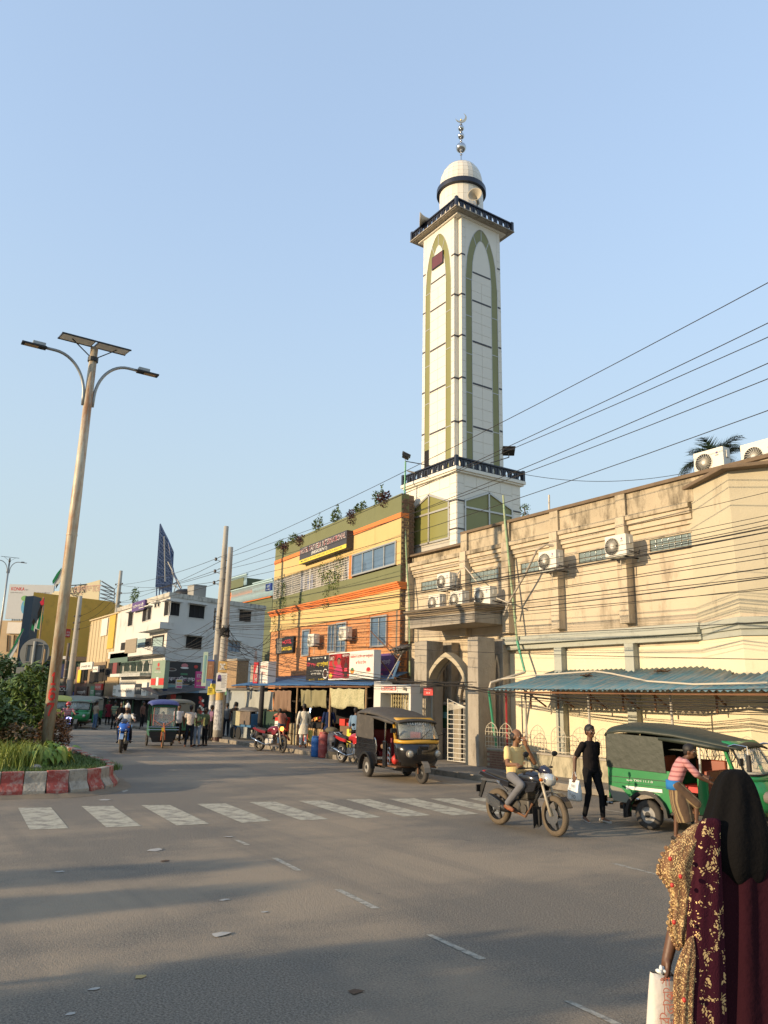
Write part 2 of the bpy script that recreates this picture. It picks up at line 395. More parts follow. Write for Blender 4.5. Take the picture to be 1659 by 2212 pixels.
med = MB().prism([(p.x,p.y,-.01) for p in [m_ - (mp[min(i+1,len(mp)-1)]-mp[max(0,i-1)]).normalized().cross(V((0,0,1)))*.08 for i,m_ in enumerate(mp)]],V((0,0,.36))).build('median_island',mat('median_soil',(.10,.075,.045),.95,var=.3,sc=3)); struct(med)
# resample to block lengths
dist = [0]
for a,b in zip(mp,mp[1:]): dist.append(dist[-1]+(b-a).length)
def at_s(s):
    for i in range(len(mp)-1):
        if s <= dist[i+1]: t = (s-dist[i])/(dist[i+1]-dist[i]); return mp[i].lerp(mp[i+1],t)
    return mp[-1]
s = 0; i = 0; prof = [(-.16,.02),(-.16,.485),(.0,.485),(.01,.27),(.13,.12),(.13,.0)]
while s < dist[-1]-.5:
    mid = at_s(s+.2); ln = .43 if mid.x > -30 else .86
    a,b = at_s(s+.005),at_s(s+ln-.005); e = (b-a).normalized(); n = V((e.y,-e.x,0))
    if mid.y < 2.7 and False: pass
    j = random.uniform(-.012,.012)
    k = MB()
    P = [a+n*r+V((0,0,z+(j if z > .4 else 0))) for r,z in prof]; Q = [b+n*r+V((0,0,z+(j if z > .4 else 0))) for r,z in prof]; m_ = len(P)
    k.add(P+Q,[tuple(range(m_)),tuple(range(2*m_-1,m_-1,-1))] + [(q,q+m_,(q+1) % m_+m_,(q+1) % m_) for q in range(m_)])
    k.build('kerb_block',kred if i % 2 == 0 else kwhite,med,bevel=.012); s += ln; i += 1
# dirt banked against the kerb
mb = MB(); near = [p for p in mp if p.x > -24]
for p in near: pass
R = random.Random(3)
base = []; outp = []
for i,p in enumerate(near):
    d = (near[min(i+1,len(near)-1)]-near[max(0,i-1)]).normalized(); n = V((d.y,-d.x,0)); w = .24+R.random()*.12
    base.append(p+n*.11+V((0,0,.05+R.random()*.02))); outp.append(p+n*(.11+w)+V((0,0,.003)))
mb.add(base+outp,[(i,i+1,len(base)+i+1,len(base)+i) for i in range(len(base)-1)])
stuff(mb.build('banked_dirt',earth))

# ---------------------------------------------------------------- mosque building
YM = 17.4
def wx(x,y,Y=YM): return on(x,y,Y).x
def wz(x,y,Y=YM): return on(x,y,Y).z
ZTOP = 7.92; XL,XBAY = -24.35,-11.75
mosque = thing('mosque_building','long beige stained plaster building with glass block windows behind the arched fence','building',(-16,YM+2,0))
def part(mb,name,m,T,**k): return mb.build(name,m,T,**k)
X5 = wx(1000,1155)     # where the parapet ends over the portico
part(MB().box(XL,9,YM+.12,YM+9,.1,7.2).box(X5,9,YM+.12,YM+.42,7.2,ZTOP),'wall',plaster,mosque)
part(MB().box(XL,X5-.005,YM+.12,YM+.4,7.2,7.55),'parapet',plaster_top,mosque)
part(MB().box(X5,9,YM-.02,YM+.119,7.28,ZTOP-.001),'parapet',plaster_top,mosque)
part(MB().box(X5-.05,9,YM-.1,YM+.5,ZTOP,ZTOP+.1),'coping',mat('dark_weathered_coping',(.17,.12,.075),.9,var=.3,sc=4,bump=.6),mosque,bevel=.01)
part(MB().box(XL-.03,X5-.07,YM-.06,YM+.45,7.551,7.64),'coping',mat('dark_weathered_coping',(.2,.15,.1)),mosque,bevel=.01)
pil_px = [(885,1200),(1006,1185),(1097,1170),(1202,1170),(1346,1130)]
pil_x = [wx(px,py,YM) for px,py in pil_px] + [-7.0,-3,1,5]
for px_ in pil_x[:5]:
    part(MB().box(px_-.16,px_+.16,YM-.17,YM+.13,4.25,7.26),'pilaster',plaster,mosque,bevel=.01)
    if px_ > X5: part(MB().box(px_-.17,px_+.17,YM-.10,YM-.021,7.262,ZTOP-.002),'parapet_pier',plaster_top,mosque)
pl = pil_x[:5] + [XBAY+.3]
for a,b in zip(pl,pl[1:]):        # stepped mouldings between the pilasters
    for k,(z0,z1,d) in enumerate([(6.72,6.83,.07),(6.835,6.98,.13),(6.985,7.12,.19),(7.125,7.27,.25)]):
        part(MB().box(a+.162,b-.162,YM+.118-d,YM+.1185,z0,z1),'cornice_moulding',plaster if k < 3 else plaster_top,mosque,bevel=.015)
# lower storey: cream paint with grey-green trim
XP = wx(1112,1400)
part(MB().box(XP-.6,9,YM+.08,YM+.119,.13,3.6),'lower_wall',cream,mosque)
part(MB().box(XP-.5,XBAY+.2,YM-.22,YM+.075,3.86,3.99),'string_course',greytrim,mosque,bevel=.015)
part(MB().box(XP-.5,XBAY+.2,YM-.15,YM+.075,3.995,4.12),'string_course',greytrim,mosque,bevel=.015)
part(MB().box(XP-.5,XBAY+.2,YM-.08,YM+.075,3.70,3.855),'string_course',greytrim,mosque,bevel=.015)
for px_ in (wx(1212,1450),wx(1366,1430)):
    part(MB().box(px_-.15,px_+.15,YM-.13,YM+.079,.13,3.7),'pilaster',greytrim,mosque,bevel=.01)
gb = mat('glass_block',(.20,.25,.24),.15,var=.3,sc=6,coat=.4)
def gwin(x0,x1,z0,z1):
    fr = part(MB().ring([(x0-.05,YM+.06,z0-.05),(x1+.05,YM+.06,z0-.05),(x1+.05,YM+.06,z1+.05),(x0-.05,YM+.06,z1+.05)],
                        [(x0,YM+.06,z0),(x1,YM+.06,z0),(x1,YM+.06,z1),(x0,YM+.06,z1)],(0,.07,0)),'window',plaster_top,mosque)
    M_ = MB(); nx_ = max(2,round((x1-x0)/.2)); w = (x1-x0)/nx_; hh = (z1-z0)/2
    for i in range(nx_):
        for j in range(2):
            part(MB().box(x0+i*w+.008,x0+(i+1)*w-.008,YM+.085,YM+.119,z0+j*hh+.008,z0+(j+1)*hh-.008),'glass_block',gb,fr,bevel=.01)
ZW0,ZW1 = wz(1449,1184),wz(1449,1157)
for (a,b) in ((1401,1498),(1247,1322),(1122,1167),(1009,1072),(908,950)):
    y = 1184 if a > 1300 else 1200
    gwin(wx(a,y),wx(b,y),ZW0,ZW1)
# prow-shaped bay on the right
S = V((XBAY,YM+.1,0)); d1 = V((.905,-.425,0)); r = ray(1592,1250); 
tt = (S.x*r.y - S.y*r.x)/(d1.y*r.x - d1.x*r.y); CP = S + d1*tt; d2 = V((.857,.515,0)); E2 = CP+d2*6
bayf = lambda g,z0,z1: MB().prism([tuple(S-d1*.0+V((-g*.4,g*1.0,z0))*0+V((-g,0,z0))),(CP.x+g*.12,CP.y-g*1.05,z0),(E2.x+g,E2.y-g,z0),(E2.x,YM+6,z0),(S.x,YM+6,z0)],(0,0,z1-z0))
ZB = onp(1597,1012,CP,V((0,-1,0))).z
part(bayf(0,4.2,ZB),'bay_wall',mat('bay_plaster',(.50,.44,.31),.9,var=.12,sc=.8,stain=(.2,.16,.11),sth=.62,streak=.3,bump=.4,bsc=25,cst=.6),mosque)
part(bayf(.28,ZB+.001,ZB+.1),'bay_coping',mat('dark_weathered_coping',(.2,.15,.1)),mosque,bevel=.02)
part(bayf(-.02,.13,3.6),'bay_lower_wall',cream,mosque)
ZC = onp(1575,1344,CP,V((0,-1,0))).z
for k,(z0,z1,g) in enumerate([(ZC-.33,ZC-.18,.05),(ZC-.178,ZC-.06,.11),(ZC-.058,ZC+.09,.19)]):
    part(bayf(g,z0,z1),'bay_cornice',greytrim,mosque,bevel=.015)
part(bayf(-.01,3.6,ZC-.332),'bay_lower_wall',cream,mosque)
part(bayf(.0,ZC+.091,4.2),'bay_wall',plaster,mosque)

# blue corrugated awning over the walkway
blue_tin = mat('blue_corrugated_tin',(.075,.195,.25),.55,.15,var=.25,sc=2,stain=(.27,.25,.21),sth=.50,cst=.85,svec=(7,.35,1))
awn = thing('tin_awning','blue corrugated tin awning on thin white posts along the beige building','awning',(-13,16.2,2.4))
EY = 15.35; z_e = on(1350,1491,EY).z; z_w = on(1300,1447,YM).z
xa0 = on(1057,1492,EY).x
tinm = {}
def tin(x0,w,ya,za,yb,zb,name='tin_sheet',m=blue_tin,T=None,amp=.03,pitch=.17,nr=None):
    mb = MB(); n = max(4,round(w/pitch)*4); rows = 3
    for j in range(rows+1):
        t = j/rows; y = ya+(yb-ya)*t; z = za+(zb-za)*t - .03*sin(pi*t)
        for i in range(n+1): mb.v.append((x0+w*i/n + (0 if nr is None else nr*t),y,z + amp*sin(2*pi*i/4)))
    for j in range(rows):
        for i in range(n): a = j*(n+1)+i; mb.f.append((a,a+1,a+n+2,a+n+1))
    o = mb.build(name,m,T,smooth=True); s_ = o.modifiers.new('s','SOLIDIFY'); s_.thickness = .004; return o
x = xa0; k = 0
while x < -.5:
    w = .84; j = R.uniform(-.03,.03); xr = x+.34
    yb,zb = YM+.07,z_w
    if x > XBAY-1.2:                    # the bay pushes the roof's upper edge out
        yb = min(YM+.07,CP.y + abs(x+.4-CP.x)*(.47 if x < CP.x else .6) + .0); zb = z_e + (z_w-z_e)*(yb-EY)/(YM-EY)
    if yb-EY > .3: tin(x,w+.03,EY+j,z_e+.008*(k % 2),yb,zb+.008*(k % 2),T=awn,nr=(.55 if k == 0 else 0))
    x += w; k += 1
part(MB().bar((xa0+.2,EY+.1,z_e-.07),(-.6,EY+.1,z_e-.07),.05),'eave_beam',rust,awn)
part(MB().bar((xa0+.5,16.2,z_e+.16),(XBAY+1,16.2,z_e+.16),.05),'purlin',rust,awn)
FY = 16.12
for px_,py_ in ((1137,1560),(1274,1560),(1453,1560)):
    xx = on(px_,py_,FY).x; part(MB().cyl((xx,FY,.6),(xx+.0,FY-.02,z_e+.15),.032,n=8),'post',mat('chipped_white_post',(.45,.42,.36),.7,stain=(.2,.13,.08),sth=.55,sc=8),awn)
for i,xx in enumerate([-17.0,-15.9,-14.7,-13.6,-12.6,-10.9,-9.6]):
    part(MB().bar((xx,YM,z_e-.45),(xx+.05,16.3,z_e+.1),.04).bar((xx+.01,16.75,z_e-.5),(xx+.01,16.75,z_e+.2),.04),'bracket',rust,awn)
# junk on the awning roof
for i in range(5):
    xx = -15.8+i*1.1; q = V((xx,16.0+R.random(),0)); q.z = z_e+(z_w-z_e)*(q.y-EY)/(YM-EY)+.03
    if i in (1,3):
        mb = MB()
        for _ in range(26): mb.ball(q+V((R.gauss(0,.13),R.gauss(0,.06),abs(R.gauss(0,.03)))),.03,6,(1.6,1,.6))
        tag(mb.build('leaf_litter',mat('rotten_leaves',(.07,.04,.02),.95)),'heap of dead leaves on the tin awning, %s one' % ('left' if i == 1 else 'right'),'leaf litter')['kind'] = 'stuff'

# low wall with arched steel fence
lw = thing('boundary_wall','low peeling plaster wall at the back of the pavement under the awning','wall',(-14,FY,.14))
part(MB().box(-18.25,6,FY-.0,FY+.28,.12,.66),'wall_body',mat('peeling_cream_plaster',(.42,.37,.25),.9,var=.2,sc=2.5,stain=(.13,.12,.08),sth=.50,streak=.3,bump=.7,bsc=18,cst=.75),lw)
part(MB().box(-18.25,6,FY-.03,FY+.31,.661,.72),'wall_cap',conc,lw,bevel=.01)
brick_m = mat('old_red_brick',(.22,.12,.075),.9,var=.3,sc=6,bump=.6)
mb = MB()
for r_ in range(7):
    for c_ in range(6):
        x0 = -18.25+c_*.25+(r_ % 2)*.12
        part(MB().box(x0,x0+.235,FY-.012-R.random()*.008,FY+.01,.14+r_*.072,.14+r_*.072+.062),'brick',brick_m,lw)
fence = thing('arched_fence','thin cream steel fence of pointed arch panels on the low wall','fence',(-14,FY+.14,.72))
fen = mat('cream_fence_paint',(.55,.49,.37),.6,stain=(.3,.2,.12),sth=.62,sc=8)
xa = on(1055,1568,FY).x; sp = (on(1253,1590,FY).x-on(1107,1573,FY).x)/3.0
tops = [xa-.02] + [on(1107,1573,FY).x + sp*i for i in range(-1,14)]
tops = [on(1054,1568,FY).x,on(1085,1572,FY).x] + [on(1107,1573,FY).x+.08 + sp*.92*i for i in range(1,16)]
tops = [t for i,t in enumerate(tops)]
ZF = .72
def arch_panel(w,h,m_=.011):
    mb = MB(); hw = w/2; sh = h*.62; y = 0
    pts = [(-hw,y,0),(-hw,y,sh)] + [(-hw+hw*(1-cos(a))/(1-cos(1.1)),y,sh+(h-sh)*sin(a)/sin(1.1)) for a in [1.1*k/5 for k in range(1,6)]]
    pts[-1] = (0,y,h); full = pts + [(-x_,y,z_) for x_,_,z_ in pts[-2::-1]]
    mb.tube(full,m_,5); mb.tube([(-hw,y,.04),(hw,y,.04)],m_,5)
    for z_ in (.22*h,.42*h,.62*h,.78*h):
        ww = hw if z_ <= sh else hw*sqrt(max(0,1-((z_-sh)/(h-sh))**2))
        mb.tube([(-ww,y,z_),(ww,y,z_)],m_*.7,4)
    for x_ in (-.5*hw,0,.5*hw): mb.tube([(x_,y,0),(x_,y,h*(.97 if x_ == 0 else .86))],m_*.7,4)
    mb.tube([(-hw*.8,y,.42*h),(0,y,.66*h),(hw*.8,y,.42*h)],m_*.7,4)
    return mb.mesh('fence_panel',fen)
pm = arch_panel(.54,.74)
for i,t in enumerate(tops):
    if t < 5: inst(pm,'fence_panel',fence,V((t,FY+.14,ZF))-fence.location)
part(MB().bar((-18.2,FY+.14,ZF+.46),(5.5,FY+.14,ZF+.46),.012),'rail',fen,fence)
part(MB().bar((-18.2,FY+.14,ZF+.05),(5.5,FY+.14,ZF+.05),.012),'rail',fen,fence)

# ---------------------------------------------------------------- portico and gates
por = thing('portico','weathered concrete entrance portico with pointed arch and three fan units on its roof','portico',(-21,16.8,.14))
PYF = 16.1; xc = on(1027,1344,PYF).x; xl = on(889,1364,PYF).x
pxr = on(1010,1500,PYF).x,on(1033,1500,PYF).x
part(MB().box(pxr[0],pxr[1],PYF,PYF+.72,.13,4.07),'pillar',conc,por,bevel=.02)
plx = on(889,1500,PYF).x,on(902,1500,PYF).x,on(921,1500,PYF).x
part(MB().box(plx[0]-.05,plx[1],PYF+.14,PYF+.7,.13,4.07),'pillar',conc,por,bevel=.02)
part(MB().box(plx[1]+.002,plx[2],PYF,PYF+.72,.13,4.07),'pillar',conc,por,bevel=.02)
for xx in (pxr[1]-.35,plx[2]-.3): part(MB().box(xx-.15,xx+.35,YM-.25,YM+.11,.13,4.07),'rear_pillar',conc,por,bevel=.02)
zs = on(1025,1344,PYF).z
part(MB().box(plx[0]-.12,xc,PYF-.03,YM+.1,zs,zs+.36),'roof_beam',conc,por,bevel=.015)
for k,(g,z0,z1) in enumerate([(.03,.362,.42),(.07,.422,.48),(.12,.482,.54),(.17,.542,.62)]):
    part(MB().box(plx[0]-.12-g,xc+g,PYF-.03-g,YM+.1,zs+z0,zs+z1),'roof_moulding',mat('dark_weathered_concrete',(.23,.18,.12),.9,var=.25,sc=4,bump=.6),por,bevel=.012)
def gothic(x0,x1,zs_,zt,n=10):
    xm = (x0+x1)/2; L_ = []
    for i in range(n+1):
        t = i/n; L_.append((x0+(xm-x0)*(1-cos(t*1.1))/(1-cos(1.1)),zs_+(zt-zs_)*sin(t*1.1)/sin(1.1)))
    L_[-1] = (xm,zt); return L_ + [(x0+x1-a,b) for a,b in L_[-2::-1]]
za = on(961,1409,PYF+.1).z; zsp = on(916,1477,PYF+.1).z-.35
ax0,ax1 = on(916,1500,PYF+.1).x,on(1011,1500,PYF+.1).x
def arch_band(x0,x1,zs_,zt,t,y0,dy,name,m,T,swap=None,zb=.13):
    o = [(x0,zb)] + gothic(x0,x1,zs_,zt) + [(x1,zb)]; i_ = [(x0+t,zb)] + gothic(x0+t,x1-t,zs_,zt-t*1.25) + [(x1-t,zb)]
    mb = MB(); n = len(o)
    P = lambda a,y: (a[0],y,a[1]) if not swap else (swap+(y-y0),a[0],a[1])
    vs = [P(a,y0) for a in o]+[P(a,y0) for a in i_]+[P(a,y0+dy) for a in o]+[P(a,y0+dy) for a in i_]; fs = []
    for k in range(n-1): fs += [(k,k+1,n+k+1,n+k),(2*n+k,3*n+k,3*n+k+1,2*n+k+1),(k,2*n+k,2*n+k+1,k+1),(n+k,n+k+1,3*n+k+1,3*n+k)]
    return mb.add(vs,fs).build(name,m,T)
arch_band(ax0,ax1,zsp,za,.13,PYF+.1,.34,'arch',mat('arch_concrete',(.42,.36,.25),.9,var=.2,sc=3,bump=.5),por)
arch_band(ax0+.06,ax1-.06,zsp,za-.07,.10,PYF+.45,.08,'arch_rim',conc,por)
arch_band(PYF+.7,YM-.2,zsp,za-.1,.12,0,.3,'side_arch',conc,por,swap=pxr[0]+.1)
arch_band(PYF+.7,YM-.2,zsp,za-.1,.12,0,.3,'side_arch',conc,por,swap=plx[2]-.5)
arch_band(ax0+.5,ax1+.1,zsp-.2,za-.25,.14,YM-.13,.2,'rear_arch',conc,por)
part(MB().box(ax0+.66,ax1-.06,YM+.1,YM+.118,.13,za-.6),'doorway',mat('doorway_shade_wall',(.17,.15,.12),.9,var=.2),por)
part(MB().box(ax0+.0,ax1-.75,PYF+.75,PYF+.8,1.95,2.02).box(ax0+.02,ax0+.9,YM-.02,YM+.05,2.1,2.6),'lintel',conc,por)
pwall = mat('patched_cement_wall',(.27,.235,.18),.9,var=.2,sc=2,stain=(.45,.41,.35),sth=.62,cst=.8,bump=.5)
part(MB().box(ax0+.2,ax0+.95,YM-.35,YM-.30,.13,1.95),'inner_wall',pwall,por)
gatem = mat('white_gate_paint',(.66,.62,.52),.55,stain=(.3,.16,.08),sth=.6,sc=9)
def gate_leaf(T,w,h,htip,flip):
    """leaf hinged on the right (flip=False), its top sweeping down towards the hinge"""
    X = (lambda a: -a) if not flip else (lambda a: a)
    fr = MB(); top = [(0,h*.80)] + [(w*.30*(1-cos(t))*.5,h*.80+(h*.06)*sin(t)) for t in (.5,1.0,1.5)] + [(w*.35,h*.885),(w,h)]
    fr.tube([(X(0),0,.05)]+[(X(a),0,b) for a,b in top]+[(X(w),0,.05),(X(0),0,.05)],.022,6).build('gate_frame',gatem,T,world=False)
    hz = lambda a: (h*.80+h*.10*min(1,a/(w*.3)) if a < w*.3 else h*.885+(h-h*.885)*((a-w*.3)/(w*.7)))
    for i in range(1,11):
        z = h*.075*i; inst(MB().tube([(X(0),0,z),(X(w),0,z)],.011,5).mesh('gate_bar',gatem),'gate_bar',T,(0,0,0))
    for a in (.05,.1,.15,.2,.25,.3): inst(MB().tube([(X(w*a),0,.05),(X(w*a),0,hz(w*a)*(.94+.1*a)),(X(w*a+w*.10),0,h*(.87+a*.1)),(X(w*.98),0,h*(.80+.4*a*1.0))],.009,5).mesh('gate_bar',gatem),'gate_bar',T,(0,0,0))
    for a in (.5,.75): inst(MB().tube([(X(w*a),0,.05),(X(w*a),0,h*.93)],.009,5).mesh('gate_bar',gatem),'gate_bar',T,(0,0,0))
hx,hy = pxr[0]-.08,PYF+.2
g0,g1 = on(955,1643,PYF-.12),on(1005,1645,PYF+.1)
gt = thing('gate_leaf','white barred gate leaf with sloping top standing open by the right portico pillar','gate',(hx,hy,.15),rad(8),'portico gate leaves')
gate_leaf(gt,1.0,1.98,0,False)
hx2 = plx[2]+.05
gt2 = thing('gate_leaf','white barred gate leaf standing open behind the black auto rickshaw','gate',(on(903,1537,PYF-.35).x,PYF-.35,.15),rad(-4),'portico gate leaves')
gate_leaf(gt2,.95,1.98,0,False)
pst = thing('poster','green and blue portrait poster pasted inside the portico','poster',(ax0+.5,YM-.36,1.2))
q0 = on(993-0,1525,YM-.37)
sign('p','',(993-58,1523),(993-22,1524),(993-58,1572),YM-.37,d=.012,face=cm('poster_green',(.03,.13,.06),rough=.5),parent=pst,items=[
    (rc(.05,.25,.5,.8),cm('poster_blue',(.05,.2,.42))),(blob(.27,.58,.1,.1),skin),(rc(.12,.22,.42,.48),cm('poster_peach',(.6,.33,.25))),
    (blob(.27,.66,.11,.06),cm('poster_cap',(.45,.05,.04))),(rc(.55,.45,.95,.72),cm('poster_cyan',(.2,.5,.5)))])
rs = sign('hanging_notice','small red cloth notice with white lettering hung from the cables before the arch',(915,1485),(935,1486),(913,1502),15.7,d=.01,face=cm('notice_red',(.55,.06,.05)),items=[('মিসহিশ বন্ধ',.12,.55,.75,.25,white),('করা হয়',.3,.15,.45,.25,white)])
# wall-top units and pipes come with the street furniture below
# ---------------------------------------------------------------- minaret
YN = 17.75
z1_ = lambda x,y: (837+x*.2196,216+y*.2196)
z2_ = lambda x,y: (837+x*.232,702+y*.232)
xcN = on(985.5,1014,YN).x; xlN = on(869.5,1057,YN).x; Wb = xcN-xlN-.24
minaret = thing('minaret','tall square white tiled minaret with olive glass strips, two dark balconies and a dome','minaret',(xcN-1.8,YN+1.8,.1))
Mc = V((xcN-.12-Wb/2,YN+.12+Wb/2,0)); hb = Wb/2
Z_SLAB = on(*z2_(640,1345),YN-.12).z; Z_SL2 = on(*z2_(632,1300),YN-.12).z; Z_BAL = on(*z2_(632,1208),YN-.12).z
cut = MB().box(Mc.x-hb,Mc.x+hb,Mc.y-hb,Mc.y+hb,.1,Z_SLAB)
part(cut,'lower_body',joint,minaret)
def face_frames(h):     # (origin at bottom-left of each face seen from outside, u, n)
    return [(V((Mc.x-h,Mc.y-h,0)),V((1,0,0)),V((0,-1,0))),(V((Mc.x+h,Mc.y-h,0)),V((0,1,0)),V((1,0,0))),
            (V((Mc.x+h,Mc.y+h,0)),V((-1,0,0)),V((0,1,0))),(V((Mc.x-h,Mc.y+h,0)),V((0,-1,0)),V((-1,0,0)))]
def rot_of(u): return atan2(u.y,u.x)
def slab_mesh(w,h,d,m,name): return MB().box(0,w,-d,0,0,h).mesh(name,m)
mesh_cache = {}
def tile(T,o,u,w,h,m=whitetile,d=.018,name='tile',gap=.006):
    k = (round(w,3),round(h,3),m.name,d,name)
    if k not in mesh_cache: mesh_cache[k] = MB().box(gap,w-gap,-d,0,gap,h-gap).mesh(name,m)
    return inst(mesh_cache[k],name,T,o-T.location,(0,0,rot_of(u)))
# pentagon windows on the lower block
zsh = on(*z2_(212,1740),YN).z; zap = on(*z2_(392,1562),YN).z; zb_ = on(*z2_(210,2075),YN).z
uxa = on(*z2_(212,1900),YN+.12).x-(Mc.x-hb); uxb = on(*z2_(583,1900),YN+.12).x-(Mc.x-hb)
ztr = zsh-.28
for fi,(o,u,n) in enumerate(face_frames(hb)):
    mirror = fi == 1
    a,b = (uxa,uxb) if not mirror else (Wb-uxb-.05,Wb-uxa-.15)
    mid = (a+b)/2
    P = lambda s,z,d=0: o+u*s+n*d+V((0,0,z))
    if fi < 2:
        out = [(a,zb_),(b,zb_),(b,zsh),(mid,zap),(a,zsh)]; inn = [(a+.07,zb_+.07),(b-.07,zb_+.07),(b-.07,zsh-.04),(mid,zap-.09),(a+.07,zsh-.04)]
        part(MB().prism([P(s,z) for s,z in inn],n*.012),'glass_panel',greenglass,minaret)
        part(MB().ring([P(s,z) for s,z in out],[P(s,z) for s,z in inn],n*.06),'window_frame',alu,minaret)
        part(MB().bar(P(mid,zb_,.035),P(mid,zap-.05,.035),.07,.05,up=n),'mullion',alu,minaret)
        part(MB().bar(P(a,ztr,.038),P(b,ztr,.038),.07,.05,up=n),'transom',alu,minaret)
        # tiles round the window: columns left, right and the rows above
        for (s0,s1) in ((0,a),(b,Wb)):
            nr = 9; z0 = 7.0; hh = (Z_SLAB-z0)/nr
            for k in range(nr): tile(minaret,P(s0,z0+k*hh),u,s1-s0,hh)
        m_ = 4; zt = zap+.02; nr = 1
        for c in range(m_): tile(minaret,P(a+(b-a)*c/m_,zt),u,(b-a)/m_,Z_SLAB-zt)
        for sgn in (0,1):
            e0,e1 = (a,mid) if sgn == 0 else (b,mid)
            part(MB().prism([P(e0,zsh+.01),P(e1,zap+.01),P(e0,zap+.01)],n*.018),'tile',whitetile,minaret)
        for z in (zsh-.05,zb_+.35):
            part(MB().bar(P(0 if not mirror else 0,z,.012),P(a,z,.012),.045,.07,up=n),'stripe',darkstripe,minaret)
            part(MB().bar(P(b,z,.012),P(Wb,z,.012),.045,.07,up=n),'stripe',darkstripe,minaret)
    else:
        for k in range(6): tile(minaret,P(0,7+k*.6),u,Wb,.6)
def balcony(h,z0,z1,z2,npan,ledge):
    for k,(g,a,b) in enumerate([(0,z0,z0+(z1-z0)*.35),(.06,z0+(z1-z0)*.352,z1)]):
        part(MB().box(Mc.x-h-g,Mc.x+h+g,Mc.y-h-g,Mc.y+h+g,a,b),'ledge',whitetile if ledge else conc,minaret,bevel=.01)
    H_ = z2-z1; hh = h-.02
    w = 2*hh/npan; mb = MB()
    hw = w/2; o = [(-hw,0),(hw,0),(hw,H_*.86),(-hw,H_*.86)]
    ai = [(-hw*.42,H_*.12),(hw*.42,H_*.12),(hw*.42,H_*.45),(hw*.28,H_*.62),(0,H_*.76),(-hw*.28,H_*.62),(-hw*.42,H_*.45)]
    ou = [(-hw,0),(hw,0),(hw,H_*.45),(hw,H_*.86),(0,H_*.86),(-hw,H_*.86),(-hw,H_*.45)]
    mb.ring([(a,0,b) for a,b in ou],[(a,0,b) for a,b in ai],(0,.06,0)); mb.box(-hw*1.0,-hw*.86,-.02,.0,0,H_*.86)
    pm_ = mb.mesh('balustrade_panel',navy)
    for (o_,u,n) in face_frames(hh):
        for i in range(npan):
            q = o_+u*(w*(i+.5))+V((0,0,z1+.001)); inst(pm_,'balustrade_panel',minaret,q-minaret.location,(0,0,rot_of(u)))
        a = o_+V((0,0,z2-H_*.07)); part(MB().bar(a-u*.03,a+u*(2*hh+.03),.10,H_*.14),'handrail',navy,minaret)
        part(MB().box(o_.x-.06,o_.x+.06,o_.y-.06,o_.y+.06,z1,z2+.05),'corner_post',navy,minaret)
balcony(hb+.12,Z_SLAB,Z_SL2,Z_BAL,10,True)
# shaft
SH = (on(*z2_(627,1000),YN+.4).x); SL = on(*z2_(285,1000),YN+.4).x
hs = (SH+ .0 - SL)/2; 
xN = on(*z2_(684,1000),YN+.62).x     # rightmost corner of the notch
hs = (xN-SL)/2*1.0; NT = .20
yS = Mc.y-hs
ZT = on(*z1_(700,1118),Mc.y-hs).z
part(MB().prism([(Mc.x+sx*a,Mc.y+sy*b,Z_SL2) for sx,sy,a,b in [(-1,-1,hs,hs-NT),(-1,-1,hs-NT,hs-NT),(-1,-1,hs-NT,hs),(1,-1,hs-NT,hs),(1,-1,hs-NT,hs-NT),(1,-1,hs,hs-NT),(1,1,hs,hs-NT),(1,1,hs-NT,hs-NT),(1,1,hs-NT,hs),(-1,1,hs-NT,hs),(-1,1,hs-NT,hs-NT),(-1,1,hs,hs-NT)]],(0,0,ZT-Z_SL2)),
     'shaft',mat('warm_white_wall_tile',(.70,.66,.56),.4,var=.05),minaret)
fw_ = 2*hs-2*NT          # width of one face between the notches
z0s = Z_SL2; HT = ZT-z0s
